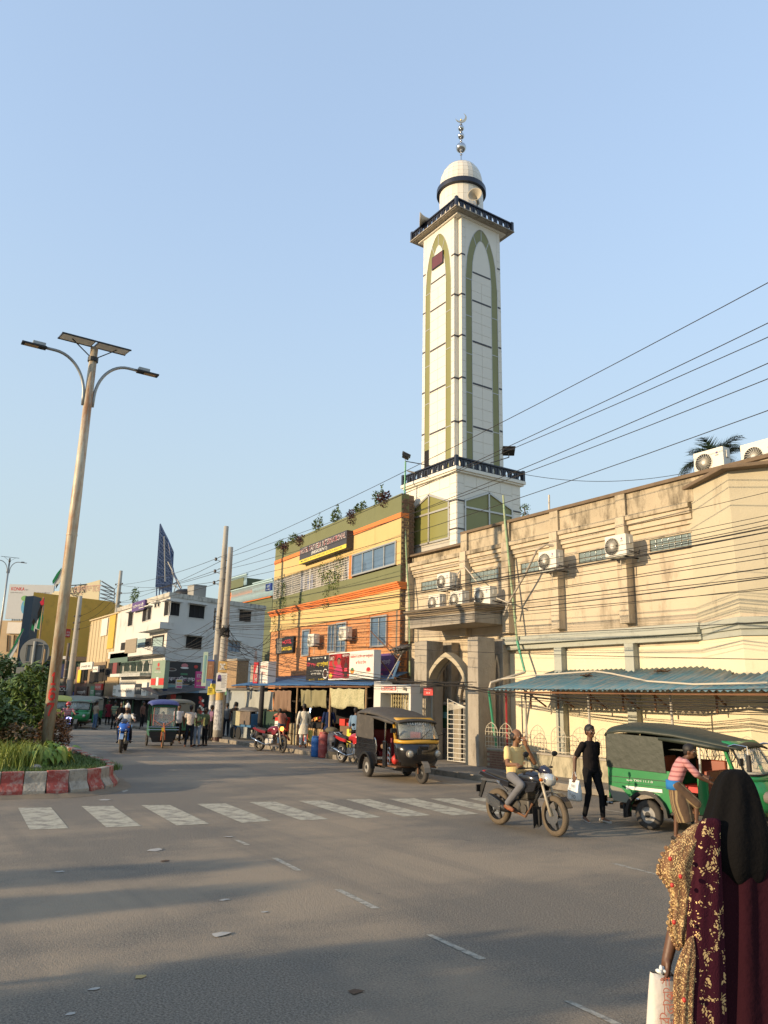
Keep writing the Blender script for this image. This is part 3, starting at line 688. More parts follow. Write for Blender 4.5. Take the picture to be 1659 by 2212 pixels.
# column limits on a face, as shares of its width (edge | strip | middle | strip | edge)
cs = [0,.085,.235,.735,.905,1.0]
cs = [0,.09,.245,.745,.905,1.0]
rows = 24; rh = HT/rows
def arch_z(t,zs0,zt):  # height of the pointed arch at share t of its half width
    return zs0+(zt-zs0)*sqrt(max(0,1-abs(t)**1.75))
for fi,(o,u,n) in enumerate(face_frames(hs)):
    o = o+u*NT
    P = lambda s,z,d=0: o+u*(s*fw_)+n*d+V((0,0,z))
    if fi > 1:
        part(MB().obox(P(0,z0s),u*fw_,n*.02,V((0,0,HT))),'plain_face',whitetile,minaret); continue
    za_in,za_out = z0s+HT*.93,z0s+HT*.978; zs_ = z0s+HT*.78
    c_ = cs if fi == 0 else [0,.10,.255,.755,.915,1.0]
    mid = (c_[1]+c_[4])/2
    # edge tiles
    for (a,b) in ((c_[0],c_[1]),(c_[4],c_[5])):
        for k in range(rows): tile(minaret,P(a,z0s+k*rh),u,(b-a)*fw_,rh if k < rows-1 else rh)
    for k in range(rows):    # middle tiles up to the arch, two per row
        z = z0s+k*rh
        for (a,b) in ((c_[2],(c_[2]+c_[3])/2),((c_[2]+c_[3])/2,c_[3])):
            if z+rh < zs_: tile(minaret,P(a,z),u,(b-a)*fw_,rh)
    # arched top of the middle field, and spandrels
    N_ = 10; hwid_i = (c_[3]-c_[2])/2; hwid_o = (c_[4]-c_[1])/2; kz = int((zs_-z0s)/rh); zs0 = z0s+kz*rh
    inn = [(mid+hwid_i*s,arch_z(s,zs0,za_in)) for s in [i/N_ for i in range(-N_,N_+1)]]
    out = [(mid+hwid_o*s,arch_z(s,zs0,za_out)) for s in [i/N_ for i in range(-N_,N_+1)]]
    part(MB().prism([P(s,z) for s,z in [(mid-hwid_i,zs0-rh*.0)]+inn[1:-1]+[(mid+hwid_i,zs0)]],n*.018),'arch_field',whitetile,minaret)
    for sg in (0,1):      # spandrel
        pts = out[:N_+1] if sg == 0 else out[N_:][::-1]
        ex = c_[1] if sg == 0 else c_[4]
        part(MB().prism([P(s,z) for s,z in [(ex,ZT)]+pts+[(mid,ZT)]],n*.017),'spandrel',whitetile,minaret)
    # olive glass: arch pieces and straight panels with frame bars
    for i0,i1 in ((0,5),(5,10),(10,15),(15,20)):
        for k in range(i0,i1):
            pass
        q = [P(s,z) for s,z in out[i0:i1+1]] + [P(s,z) for s,z in inn[i0:i1+1][::-1]]
        mbq = MB()
        for k in range(i0,i1): mbq.prism([P(*out[k]),P(*out[k+1]),P(*inn[k+1]),P(*inn[k])],n*.012)
        part(mbq,'arch_glass',greenglass,minaret)
        part(MB().bar(P(*inn[i0],.012),P(*out[i0],.012),.03,.02,up=n),'glazing_bar',alu,minaret)
    part(MB().tube([P(s,z,.015) for s,z in out],.016,5),'arch_trim',alu,minaret)
    part(MB().tube([P(s,z,.015) for s,z in inn],.016,5),'arch_trim',alu,minaret)
    npn = 5; ph = (zs0-z0s)/npn
    for (a,b),sh_ in (((c_[1],c_[2]),0),((c_[3],c_[4]),.35)):
        zz = [z0s]+[z0s+ph*(k+sh_*.5) for k in range(1,npn)]+[zs0]
        for k in range(npn):
            if fi == 0 and a == c_[1] and k == 0:      # lowest pane missing
                part(MB().obox(P(a,zz[0]),u*((b-a)*fw_),n*.004,V((0,0,(zz[1]-zz[0])*.8))),'open_pane',dark,minaret)
                part(MB().obox(P(a,zz[0]+(zz[1]-zz[0])*.8),u*((b-a)*fw_),n*.010,V((0,0,(zz[1]-zz[0])*.2))),'glass_panel',greenglass,minaret)
            else: part(MB().obox(P(a,zz[k]),u*((b-a)*fw_),n*.010,V((0,0,zz[k+1]-zz[k]))),'glass_panel',greenglass,minaret)
            if k: part(MB().bar(P(a,zz[k],.012),P(b,zz[k],.012),.03,.02,up=n),'glazing_bar',alu,minaret)
        for s in (a,b): part(MB().bar(P(s,z0s,.015),P(s,zs0,.015),.022,.022,up=n),'strip_trim',alu,minaret)
    for k in (4,8,12,16,20):        # charcoal rows
        z = z0s+k*rh*.985+.1
        if k < 20: part(MB().obox(P(c_[2]+.01,z),u*((c_[3]-c_[2]-.02)*fw_),n*.026,V((0,0,.075))),'stripe',darkstripe,minaret)
        elif True: part(MB().obox(P(c_[2]+.01,z-.55),u*((c_[3]-c_[2]-.02)*fw_),n*.026,V((0,0,.075))),'stripe',darkstripe,minaret)
        for a,b in ((0,c_[1]-.01),(c_[4]+.01,1)): part(MB().obox(P(a,z+.12),u*((b-a)*fw_),n*.026,V((0,0,.075))),'stripe',darkstripe,minaret)
    if fi == 0:
        zc_ = on(*z1_(490,1580),yS).z
        part(MB().obox(P(c_[2]+.07,zc_-.36),u*(.36*fw_),n*.07,V((0,0,.62))),'display_board',darkmetal,minaret)
        part(MB().obox(P(c_[2]+.085,zc_-.32,.071),u*(.33*fw_),n*.004,V((0,0,.54))),'display_screen',mat('dim_red_screen',(.13,.03,.03),.4,var=.3,sc=4),minaret)
for sx,sy in ((1,-1),(-1,-1),(1,1)):      # charcoal bands in the corner notches
    for k in (4,8,12,16,20):
        z = z0s+k*rh*.985+.22
        part(MB().box(*sorted((Mc.x+sx*(hs-NT-.012),Mc.x+sx*(hs-NT+.012))),*sorted((Mc.y+sy*hs*1.0,Mc.y+sy*(hs-NT))),z,z+.075),'stripe',darkstripe,minaret)
        part(MB().box(*sorted((Mc.x+sx*(hs-NT+.013),Mc.x+sx*hs)),*sorted((Mc.y+sy*(hs-NT-.012),Mc.y+sy*(hs-NT+.012))),z,z+.075),'stripe',darkstripe,minaret)
ht = (on(*z1_(690,1030),Mc.y-hs-.32).x - on(*z1_(232,1405),Mc.y-hs-.32).x)/2
zt0 = on(*z1_(690,1118),Mc.y-hs).z; zt1 = on(*z1_(688,1012),Mc.y-ht).z; zt2 = on(*z1_(688,930),Mc.y-ht).z
part(MB().box(Mc.x-hs-.1,Mc.x+hs+.1,Mc.y-hs-.1,Mc.y+hs+.1,ZT-.02,ZT+.06),'cornice_step',whitetile,minaret)
balcony(ht-.06,ZT+.062,zt1,zt2,10,False)
# drum, ring and dome, tile by tile
rayc = lambda x,y: onp(x,y,V((Mc.x,Mc.y,0)),V((FW.x,FW.y,0)).normalized())
sd = V((RT.x,RT.y,0)).normalized()
rD = abs((rayc(950,430)-rayc(523,430)).dot(sd))*0 + abs((rayc(*z1_(950,950))-rayc(*z1_(523,950))).dot(sd))/2
rR = abs((rayc(*z1_(981,930))-rayc(*z1_(498,930))).dot(sd))/2
cz = lambda px,py,r_: onp(*z1_(px,py),V((Mc.x,Mc.y,0))-V((FW.x,FW.y,0)).normalized()*r_,V((FW.x,FW.y,0)).normalized()).z
zr0 = cz(740,810,rD); zr1 = cz(740,762,rD); zdt = rayc(*z1_(735,574)).z-.34
part(MB().lathe([(rD-.03,zt1),(rD-.03,zr1+.1)],48,(Mc.x,Mc.y,0)),'drum_core',joint,minaret,smooth=True)
NS = 26
def ring_tiles(r0,za,r1,zb,name='tile'):
    a = pi/NS*.97; mb = MB()
    for (r_,z,rr) in ((r0,za,-.03),(r0,za,0),(r1,zb,0),(r1,zb,-.03)): 
        for s_ in (-a,a): mb.v.append(((r_+rr)*cos(s_),(r_+rr)*sin(s_),z+ (.004 if z == za else -.004)))
    mb.f = [(2,3,5,4),(0,2,4,6),(1,7,5,3),(0,1,3,2),(4,5,7,6)]
    me = mb.mesh(name,whitetile)
    for k in range(NS):
        inst(me,name,minaret,V((Mc.x,Mc.y,0))-minaret.location,(0,0,2*pi*k/NS))
nd = 4
for k in range(nd): ring_tiles(rD,zt1+(zr0-zt1)*k/nd,rD,zt1+(zr0-zt1)*(k+1)/nd)
part(MB().lathe([(rD-.02,zr0),(rR,zr0+.02),(rR,zr1-.0),(rD-.02,zr1)],52,(Mc.x,Mc.y,0)),'dark_ring',navy,minaret)
rM = rD*.985; Hd = zdt-zr1
dprof = [(1,0),(1.0,.16),(.985,.32),(.94,.48),(.85,.64),(.70,.79),(.48,.91),(.24,.98),(.05,1.0)]
for (a,b),(c_,d) in zip(dprof,dprof[1:]): ring_tiles(rM*a,zr1+Hd*b,rM*c_,zr1+Hd*d)
part(MB().lathe([(rM*a-.035,zr1+Hd*b-.02) for a,b in dprof],40,(Mc.x,Mc.y,0)),'dome_core',joint,minaret,smooth=True)
def zfin(py): return rayc(*z1_(730,py)).z
fx = (Mc.x,Mc.y,0); pr = [(.10,zdt-.03),(.03,zdt+.10)]
for (py0,py1,r_) in ((512,428,.24),(383,328,.155),(304,254,.145)):
    c0 = zfin((py0+py1)/2); pr += [(.035,c0-r_-.16),(.06,c0-r_-.1),(.03,c0-r_-.03)]
    part(MB().ball((Mc.x,Mc.y,c0),r_,20),'finial_ball',steel,minaret,smooth=True)
part(MB().cyl((Mc.x,Mc.y,zdt-.02),(Mc.x,Mc.y,zfin(205)),.035,.02,10),'finial_rod',steel,minaret)
for py in (540,405,320,240): part(MB().ball((Mc.x,Mc.y,zfin(py)),.065,10,(1,1,.6)),'finial_collar',steel,minaret,smooth=True)
part(MB().lathe([(.14,zdt-.02),(.04,zdt+.09)],16,fx),'finial_base',navy,minaret)
zc0 = zfin(178); mb = MB(); pts = []
for k in range(15):
    t = rad(-40-35+ (250)*k/14 - 90 + 20); pts.append(t)
sdv = sd
cc = V((Mc.x,Mc.y,zc0))
o_ = []; i_ = []
for k in range(15):
    t = rad(-168+230*k/14); o_.append(cc+sdv*(.27*cos(t))+V((0,0,.27*sin(t)))); q = .10*sin(pi*k/14); i_.append(cc+sdv*((.27-q*1.15)*cos(t))+V((0,0,(.27-q*1.15)*sin(t))))
nn = sd.cross(V((0,0,1)))
for k in range(14): mb.prism([o_[k],o_[k+1],i_[k+1]+nn*.001,i_[k]+nn*.001],nn*.03)
part(mb,'crescent',mat('pale_gilt_metal',(.8,.62,.4),.25,1.0),minaret)
part(MB().ball((Mc.x,Mc.y,zc0-.1),.05,8),'crescent_star',gold,minaret)
# horn loudspeakers and floodlights on the minaret
def horn(px,py,d,label,Y):
    c = on(px,py,Y); T = thing('loudspeaker',label,'loudspeaker',c,0,'horn loudspeakers'); h = V(d).normalized()
    M_ = h.to_track_quat('Z','Y').to_matrix().to_4x4(); M_.translation = c
    MB().lathe([(.05,-.45),(.06,-.36),(.12,-.2),(.20,-.08),(.30,.02),(.32,.05),(.29,.03),(.1,-.2),(.03,-.3)],22).xf(M_).build('horn',mat('beige_horn_enamel',(.42,.38,.30),.5,var=.05),T,smooth=True)
    MB().cyl((0,0,-.62),(0,0,-.42),.075,n=14).xf(M_).build('driver',mat('beige_horn_enamel',()),T)
    MB().bar(c-h*.4,c-h*.4-V((0,0,.4)),.03).build('bracket',darkmetal,T)
horn(909,474,(-.55,-.8,.0),'beige horn loudspeaker sticking out from the left side of the top balcony',Mc.y-ht-.1)
horn(1026,421,(.55,-.75,0),'beige horn loudspeaker above the top balcony rail in front of the drum',Mc.y-.45)
horn(932,620+0,(0,-1,0),'x',YN) if False else None
def flood(px,py,d,q,label,Y):
    c = on(px,py,Y); T = thing('floodlight',label,'floodlight',c,0,'floodlights on the minaret'); h = V(d).normalized(); s_ = h.cross(V((0,0,1))).normalized(); up = s_.cross(h)
    MB().obox(c-s_*.2-up*.03-h*.14,s_*.4,up*.12,h*.28).build('lamp_body',darkmetal,T,bevel=.01)
    MB().obox(c-s_*.22+up*.09-h*.17,s_*.44,up*.02,h*.36).build('lamp_glass',mat('grey_lamp_glass',(.08,.08,.08),.2),T)
    MB().tube([c-up*.05,c-V((0,0,.18)),q],.018,6).build('arm',darkmetal,T)
flood(876,987,(-.5,-.8,.45),on(*z2_(400,1310),YN-.1),'black floodlight on an arm beyond the left corner of the lower balcony',YN-.9)
flood(1099,977,(.7,-.5,.5),on(*z2_(960,1285),YN+.1),'black floodlight on an arm at the right side of the lower balcony',YN-.4)
T = thing('floodlight','small black lamp arm hanging low on the left of the lower balcony','floodlight',on(*z2_(225,1370),YN-.5))
MB().bar(on(*z2_(195,1362),YN-.6),on(*z2_(265,1378),YN-.5),.14,.05).build('lamp_body',darkmetal,T)
MB().tube([on(*z2_(255,1378),YN-.5),on(*z2_(375,1410),YN-.14)],.016,6).build('arm',darkmetal,T)

# ---------------------------------------------------------------- hotel
HA = V((onx(863.5,1300,-24.9).x,17.0,0)); HA = on(864,1300,17.0); HA.z = 0
hd = V((-1,.082,0)).normalized(); hn = V((-hd.y,hd.x,0)); hn = hn if hn.y < 0 else -hn
def oh(x,y,g=0.0): return onp(x,y,HA+hn*g,hn)
HL = (oh(592,1250)-HA).dot(hd)
ZHT = oh(866,1066).z
h_olive = mat('olive_green_paint',(.16,.17,.08),.85,var=.1,sc=1,stain=(.08,.085,.04),sth=.64,streak=.3,bump=.2)
h_yel = mat('warm_yellow_paint',(.58,.42,.18),.85,var=.08,sc=1,stain=(.35,.22,.08),sth=.66,streak=.3,bump=.2)
h_or = mat('bright_orange_trim',(.68,.20,.05),.8,var=.08)
h_brick = mat('orange_brick_tile',(.52,.24,.10),.8,var=.14,sc=3,stain=(.35,.16,.07),sth=.62,bump=.2)
hotel = thing('hotel_building','three storey hotel striped in olive, yellow and orange with plants along its roof','building',HA+hd*HL/2-hn*3)
PH = lambda s,z,g=0: HA+hd*s+V((0,0,z))+hn*g
def hbox(s0,s1,z0,z1,g0,g1,name,m,T=hotel,**k): return MB().obox(PH(s0,z0,g0),hd*(s1-s0),V((0,0,z1-z0)),hn*(g1-g0)).build(name,m,T,**k)
sz = lambda p: ((oh(*p)-HA).dot(hd),oh(*p).z)
zo1 = sz((862,1114))[1]; zg1 = sz((762,1246))[1]; zm2 = sz((859,1263))[1]; zb2 = sz((863,1317))[1]
hbox(.9,HL,.1,ZHT,-8,-.35,'wall',mat('hotel_inner_wall',(.30,.24,.15),.9),hotel)
hbox(0,HL,zo1+.1,ZHT,-.35,0,'parapet',h_olive); hbox(-.02,HL+.02,zo1-.1,zo1+.1,-.35,.035,'band',h_or)
ZG = sz((753,1200))[1]-.02
hbox(0,HL,ZG,zo1-.101,-.35,0,'upper_wall',h_yel)
gs0 = sz((753,1225))[0]; ws0,ws1 = sz((855.5,1190))[0],sz((762,1220))[0]
ZS = zg1
hbox(0,ws0-.05,ZS,ZG-.001,-.35,-.001,'upper_wall',h_yel); hbox(ws1+.05,gs0-.03,ZS-.05,ZG-.001,-.35,-.001,'pier',h_or)
hbox(0,HL,zm2+.1,ZS-.051,-.35,0,'band_wall',h_olive)
zgr = ZS-.35
for k,(g,a,b) in enumerate([(.05,-.14,-.07),(.10,-.068,0),(.15,.002,.07),(.20,.072,.14)]):
    hbox(-.15+.05,HL+.2,zm2+a-.05,zm2+b-.05,-.3,g,'moulding',h_or,bevel=.01)
hbox(0,HL+.05,zb2,zm2-.15-.05,-.35,.02,'yellow_band',h_yel)
hbox(-.03,HL+.08,zb2+.0,zb2+.1,-.3,.04,'drip_ledge',h_yel)
hbox(0,HL+.05,.1,zb2-.001,-.35,-.03,'lower_wall',mat('orange_mortar',(.50,.20,.07),.9),hotel)
# brick-size tiles on the orange floor as one part
hole = [sz((803,1335)),sz((835,1394)),sz((711,1352)),sz((723,1407)),sz((728,1348)),sz((747,1408)),sz((655,1363)),sz((667.5,1415))]
rects = []
for a,b in ((0,1),(2,3),(4,5),(6,7)):
    (s0,z1h),(s1,z0h) = hole[a],hole[b]; rects.append((min(s0,s1),max(s0,s1),z0h,z1h))
zlo = 3.0; nb = 0; mb = MB(); bz = .13; bw = .42; r_ = 0; z = zb2-.004-bz
bricks = []
while z > 2.6:
    s_ = -(r_ % 2)*bw/2
    while s_ < HL:
        a,b = max(0,s_),min(HL+.04,s_+bw)
        if not any(q[0]-.04 < b and q[1]+.04 > a and q[2]-.06 < z+bz and q[3]+.06 > z for q in rects) and b-a > .05: bricks.append((a,b,z))
        s_ += bw
    z -= bz; r_ += 1
bricks.sort(key=lambda t: t[0]); bmesh_ = None
bme = MB().box(.005,bw-.005,.015,.03,.004,bz-.004).mesh('brick',h_brick)
rotb = atan2(-hd.y,-hd.x)
for k,(a,b,z) in enumerate(bricks):
    full = abs(b-a-bw) < .01
    if k < 290 and full: inst(bme,'brick',hotel,PH(b,z)-hotel.location,(0,0,rotb))
    else: mb.obox(PH(a+.005,z+.004,-.03),hd*(b-a-.010),V((0,0,bz-.008)),hn*.015)
stuff(part(mb,'brick_facing',h_brick,hotel))
def hwin(s0,s1,z0,z1,np_,m=glassblue,dep=.05,bars=False):
    fr = MB().ring([PH(s0-.04,z0-.04,-.02),PH(s1+.04,z0-.04,-.02),PH(s1+.04,z1+.04,-.02),PH(s0-.04,z1+.04,-.02)],[PH(s0+.03,z0+.03,-.02),PH(s1-.03,z0+.03,-.02),PH(s1-.03,z1-.03,-.02),PH(s0+.03,z1-.03,-.02)],hn*(.02+dep)).build('window',alu,hotel)
    w = (s1-s0)/np_
    for i in range(np_):
        MB().obox(PH(s0+i*w+.02,z0+.03,-.028),hd*(w-.04),V((0,0,z1-z0-.06)),hn*.02).build('pane',m,fr)
        if i: MB().obox(PH(s0+i*w-.03,z0+.03,-.02),hd*.06,V((0,0,z1-z0-.06)),hn*.05).build('mullion',alu,fr)
    if bars:
        for i in range(1,5): MB().obox(PH(s0,z0+(z1-z0)*i/5,.01),hd*(s1-s0),V((0,0,.02)),hn*.015).build('bar',alu,fr)
zwt = sz((855.5,1165))[1]; zwb = sz((855.5,1222))[1]
hbox(ws0-.05,ws1+.05,zwt+.05,ZG-.001,-.35,-.001,'lintel',h_yel) if zwt+.05 < ZG else None
hwin(ws0,ws1,max(zwb,ZS+.05),min(zwt,ZG-.06),4)
for i,q in enumerate(rects): hwin(q[0],q[1],q[2],q[3],2 if i != 3 else 1,bars=(i == 2))
# grille across the open gallery
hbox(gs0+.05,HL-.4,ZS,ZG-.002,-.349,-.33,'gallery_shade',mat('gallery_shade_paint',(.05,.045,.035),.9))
grm = mat('white_window_grille',(.68,.65,.58),.6)
g0,g1 = gs0,HL-.02
gbar = MB().box(-.011,.011,-.011,.011,0,ZG-ZS+.05).mesh('grille_bar',grm)
n = int((g1-g0)/.155)
for i in range(n+1): inst(gbar,'grille_bar',hotel,PH(g0+(g1-g0)*i/n,ZS-.05,-.04)-hotel.location)
nrow = 9
gme = MB().box(0,g1-g0,-.008,.008,-.008,.008).mesh('grille_bar',grm)
for j in range(nrow+1): inst(gme,'grille_bar',hotel,PH(g1,ZS+(ZG-ZS)*j/nrow,-.04)-hotel.location,(0,0,rotb))
for f in (0,.22,.47,.72,1): hbox(g0+(g1-g0)*f-.02,g0+(g1-g0)*f+.02,ZS-.05,ZG,-.06,-.01,'grille_post',grm)
hbox(g0,g1,ZS-.05,ZS,-1.6,-.349,'gallery_floor',conc)
for k,(s0,s1,z0,z1,c) in enumerate([(g0+1.0,g0+1.8,.1,.7,(.55,.47,.33)),(g0+2.1,g0+3.2,.15,.75,(.6,.52,.38)),(g0+4.5,g0+5.2,.1,.8,(.12,.18,.4)),(g0+5.5,g0+6.1,.2,.85,(.5,.5,.55)),(g0+.3,g0+.7,.2,.9,(.3,.4,.6)),(g0+3.5,g0+4.1,.1,.9,(.5,.45,.4))]):
    o = MB().obox(PH(s0,ZS+z0,-.3),hd*(s1-s0),V((0,0,z1-z0)),hn*.03).build('hung_washing',cloth('washing_%d' % k,c)); tag(o,'cloth hung to dry behind the hotel grille, %s' % ['cream narrow one near the window','wide cream one','dark blue one','pale grey one','light blue one at the right end','tan one in the middle'][k],'washing')
# bare brick side of the hotel by the mosque
mb = MB(); o0 = HA+V((0,.35,0))
for r_ in range(70):
    z = 2.6+r_*.105
    for c_ in range(3):
        q = HA+V((.003,.02+c_*.22+(r_ % 2)*.08-.0,z)); mb.obox(q,V((0,.2 if c_ < 2 else .1,0)),V((.012+R.random()*.02,0,0)),V((0,0,.09)))
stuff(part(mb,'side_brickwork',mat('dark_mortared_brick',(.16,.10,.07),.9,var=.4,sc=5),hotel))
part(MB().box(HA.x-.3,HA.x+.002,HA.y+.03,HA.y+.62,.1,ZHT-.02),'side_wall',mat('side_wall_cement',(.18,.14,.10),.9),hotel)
bk = {'neon_red': (.66,.05,.08),'letter_yellow': (.75,.55,.04),'sign_black': (.012,.011,.012),'sign_white': (.70,.66,.58),'sign_red': (.42,.015,.02),'letter_red': (.5,.03,.02),'sign_yellow': (.72,.56,.06),'ink': (.03,.03,.03),'sign_purple': (.10,.05,.18),'sign_pink': (.58,.05,.22),'sign_green': (.05,.18,.08),'letter_blue': (.06,.10,.35),'cola_brown': (.045,.015,.01),'teal': (.18,.34,.32)}
for k,c in bk.items(): bk[k] = mat(k,c,.5,var=.06,sc=5)
def bn(s):
    """the font engine does not reorder Bengali vowel signs: put the left-side ones before their consonant cluster"""
    s = s.replace('ো','ে\x01').replace('ৌ','ে\x02'); out = []; i = 0; cl = []
    res = ''
    for ch in s:
        if ch in 'িেৈ':
            j = len(res)-1
            while j > 0 and res[j-1] == '্': j -= 2
            if j >= 0 and res[j] in '়্': j -= 1
            res = res[:j]+ch+res[j:]
        else: res += ch
    return res.replace('\x01','া').replace('\x02','ৗ')
HP = (HA+hn*.35,hn)
sign('hotel_sign','long dark hotel name sign with red lettering and yellow phone strip near the roof',(648,1185),(749.6,1140),(648,1218.5),plane=HP,d=.34,frame=mat('charcoal_sign_board',(.05,.045,.05),.5),items=[
    (rc(0,0,1,.23),bk['sign_yellow']),('HOTEL TAIYYEBA INTERNATIONAL',.02,.60,.96,.32,white,.014),('HOTEL TAIYYEBA INTERNATIONAL',.022,.61,.955,.30,bk['neon_red'],-.002),
    ('(RESIDENT)',.28,.29,.34,.24,white,.01),('MOBILE: 01973-645145, 01763-666145',.04,.05,.88,.13,bk['ink'],.01)])
sign('hotel_sign','small black square sign reading hotel in red and yellow on the orange brick',(597,1379),(634.5,1373),(597,1413),plane=(HA+hn*.12,hn),d=.1,frame=bk['sign_black'],items=[
    (rc(.04,.05,.36,.95),cm('sign_grey',(.16,.15,.13))),('HOTEL',.40,.56,.5,.25,bk['neon_red'],.02),('TAIYYEBA',.34,.16,.6,.22,bk['letter_yellow'],.02)])
sign('restaurant_sign','black restaurant signboard with red and yellow lettering left of the drink advertisement',(663,1419),(711,1412),(663,1472),plane=(HA+hn*1.15,hn),d=.1,frame=bk['sign_black'],items=[
    (bn('নিউ রান্না'),.04,.55,.42,.22,bk['neon_red'],.01),(bn('এন্ড রেস্টুরেন্ট'),.48,.55,.5,.22,bk['letter_yellow'],.01),(bn('সকল প্রকার ভাজা'),.25,.88,.5,.06,white),(bn('এখানে উন্নতমানের খাবার'),.2,.36,.52,.08,white),(bn('পাওয়া যায়'),.22,.24,.45,.09,white),
    (blob(.12,.9,.03,.05),white),(blob(.85,.9,.03,.05),white),(blob(.87,.28,.11,.2),white),(blob(.87,.29,.09,.15),bk['cola_brown'],.005),('01712',.15,.04,.25,.06,bk['letter_yellow']),('01914',.58,.04,.25,.06,bk['letter_yellow'])])
sign('restaurant_sign','wide white lightbox over the stalls, its left half a red drink advertisement',(711,1412),(808,1402),(711,1469),plane=(HA+hn*1.25,hn),d=.3,frame=white,face=bk['sign_white'],items=[
    (rc(.01,.05,.49,.96),bk['sign_red']),(rc(.01,.7,.2,.96),bk['cola_brown']),(rc(.3,.2,.49,.96),bk['cola_brown']),([(.12,.06),(.36,.06),(.33,.4),(.29,.55),(.2,.55),(.15,.38)],cm('magenta_dress',(.42,.03,.10)),.005),(blob(.25,.66,.035,.11),skin,.006),(blob(.25,.72,.045,.10),hair,.005),
    ([(.15,.38),(.09,.62),(.13,.86),(.155,.86),(.12,.62),(.19,.44)],skin,.006),([(.38,.1),(.45,.1),(.45,.55),(.425,.62),(.425,.78),(.405,.78),(.405,.62),(.38,.55)],bk['cola_brown'],.007),(rc(.385,.3,.445,.42),bk['neon_red'],.009),(blob(.06,.16,.04,.1),bk['letter_yellow'],.006),
    ('LALO',.03,.74,.1,.14,white),(bn('প্রাণের বন্ধনে'),.33,.8,.14,.12,white),(bn('বিসমিল্লাহ হোটেল এন্ড রেস্টুরেন্ট'),.51,.73,.47,.14,bk['letter_red'],.01),(bn('কারি হোটেল'),.63,.53,.22,.13,bk['letter_red'],.01),
    (blob(.56,.3,.045,.10),cm('food_orange',(.6,.22,.04))),(blob(.56,.36,.03,.06),bk['sign_green'],.005),(blob(.90,.3,.05,.07),cm('food_bowl',(.55,.3,.2))),(blob(.90,.34,.04,.07),bk['sign_red'],.005),(bn('প্রোঃ মোঃ শরিফুল ইসলাম'),.62,.19,.24,.05,bk['ink']),(bn('আমতলা রোড, সদর, মোবাইল'),.53,.08,.4,.045,bk['ink'])])
sign('restaurant_sign','faded purple restaurant banner half hidden behind scrap tin beside the hotel corner',(806,1414),(852,1407),(806,1462),plane=(HA+hn*.3,hn),d=.05,face=bk['sign_purple'],items=[
    (bn('এন্ড রেস্টুরেন্ট'),.08,.5,.75,.25,white),(rc(0,0,.5,.14),bk['sign_pink']),('01719-000',.2,.25,.5,.1,bk['sign_pink'])])
tl,tr,bl_ = (549,1431),(570,1429),(549,1479)
sign('shop_sign','white box sign with red picture panel at the left end of the stalls',(549,1431),(580,1428),(549,1480),plane=(HA+hn*1.9,hn),d=.4,frame=white,face=bk['sign_white'],items=[
    (rc(.0,.0,.40,1),bk['sign_red']),([(.06,.15),(.3,.15),(.34,.8),(.24,.88),(.15,.6)],white),(rc(.15,.3,.25,.5),bk['sign_red'],.005),(bn('আতিয়ার'),.45,.70,.5,.16,bk['letter_red'],.01),(bn('স্টোর'),.55,.42,.3,.16,bk['letter_red'],.01),(bn('প্রোঃ আতিয়ার রহমান'),.44,.18,.52,.07,bk['ink']),('01714-700',.5,.08,.4,.05,bk['ink'])])
# scrap tin by the corner
T = thing('scrap_tin_roof','crumpled grey tin scraps propped on a pole at the hotel corner','scrap tin',on(853,1420,16.4))
for k,(px,py) in enumerate([(848,1404),(858,1400),(852,1413),(860,1408)]):
    q = on(px,py,16.3+.05*k); me = tin(q.x-.35,.7,q.y,q.z,q.y+.4,q.z+.12+.03*k,'tin_sheet',mat('grey_tin',(.14,.13,.12),.6,.4,var=.3),T)
MB().bar(on(862,1428,16.4),on(848,1466,16.2),.22,.06).build('blue_bundle',cm('faded_blue_wrap',(.10,.22,.38),stain=(.5,.5,.5),sth=.55,sc=8),T)
MB().tube([on(872,1405,16.6),on(834,1473,15.9)],.02,6).build('prop_pole',mat('chipped_white_post',()),T)
MB().tube([on(811,1414,16.4),on(858,1470,16.4)],.025,6).build('rusty_strut',rust,T)
MB().tube([on(800,1363,17),on(866,1430,16.4)],.02,6).build('rusty_strut',rust,T)
# ---------------------------------------------------------------- the white building and the street behind
FH = V((FW.x,FW.y,0)).normalized()
def zat(px,py,base): return onp(px,py,V((base[0],base[1],0)),FH).z
YWB = 17.9
whitewash = mat('stained_whitewash',(.60,.58,.53),.9,var=.08,sc=.8,stain=(.25,.23,.19),sth=.60,streak=.4,bump=.3,bsc=20,cst=.6)
W0_ = on(369,1279,YWB); wd = V((-.316,.949,0)); wn = V((.949,.316,0))
def ow_(x,y,g=0): return onp(x,y,W0_+wn*g,wn)
WE = (ow_(573,1306)-W0_).dot(wd); WL = on(255,1327,YWB).x
wb = thing('white_building','weathered white three storey corner building with black window openings and balconies','building',(W0_.x-4,W0_.y+4,0))
ZWT = W0_.z
a = W0_.copy(); a.z = 0; e = a+wd*WE
part(MB().prism([(a.x,a.y,.1),(e.x,e.y,.1),(e.x-9,e.y,.1),(WL,a.y+7,.1),(WL,a.y,.1)],(0,0,ZWT-.1-.35)),'wall',whitewash,wb)
part(MB().prism([(a.x+.08,a.y-.12,ZWT-.349),(e.x+.12,e.y+.05,ZWT-.349),(e.x-9,e.y,ZWT-.349),(WL,a.y+7,ZWT-.349),(WL,a.y-.12,ZWT-.349)],(0,0,.34)),'parapet',mat('mouldy_whitewash',(.50,.47,.40),.9,var=.2,sc=1.5,stain=(.09,.08,.06),sth=.53,streak=.4,cst=.8),wb)
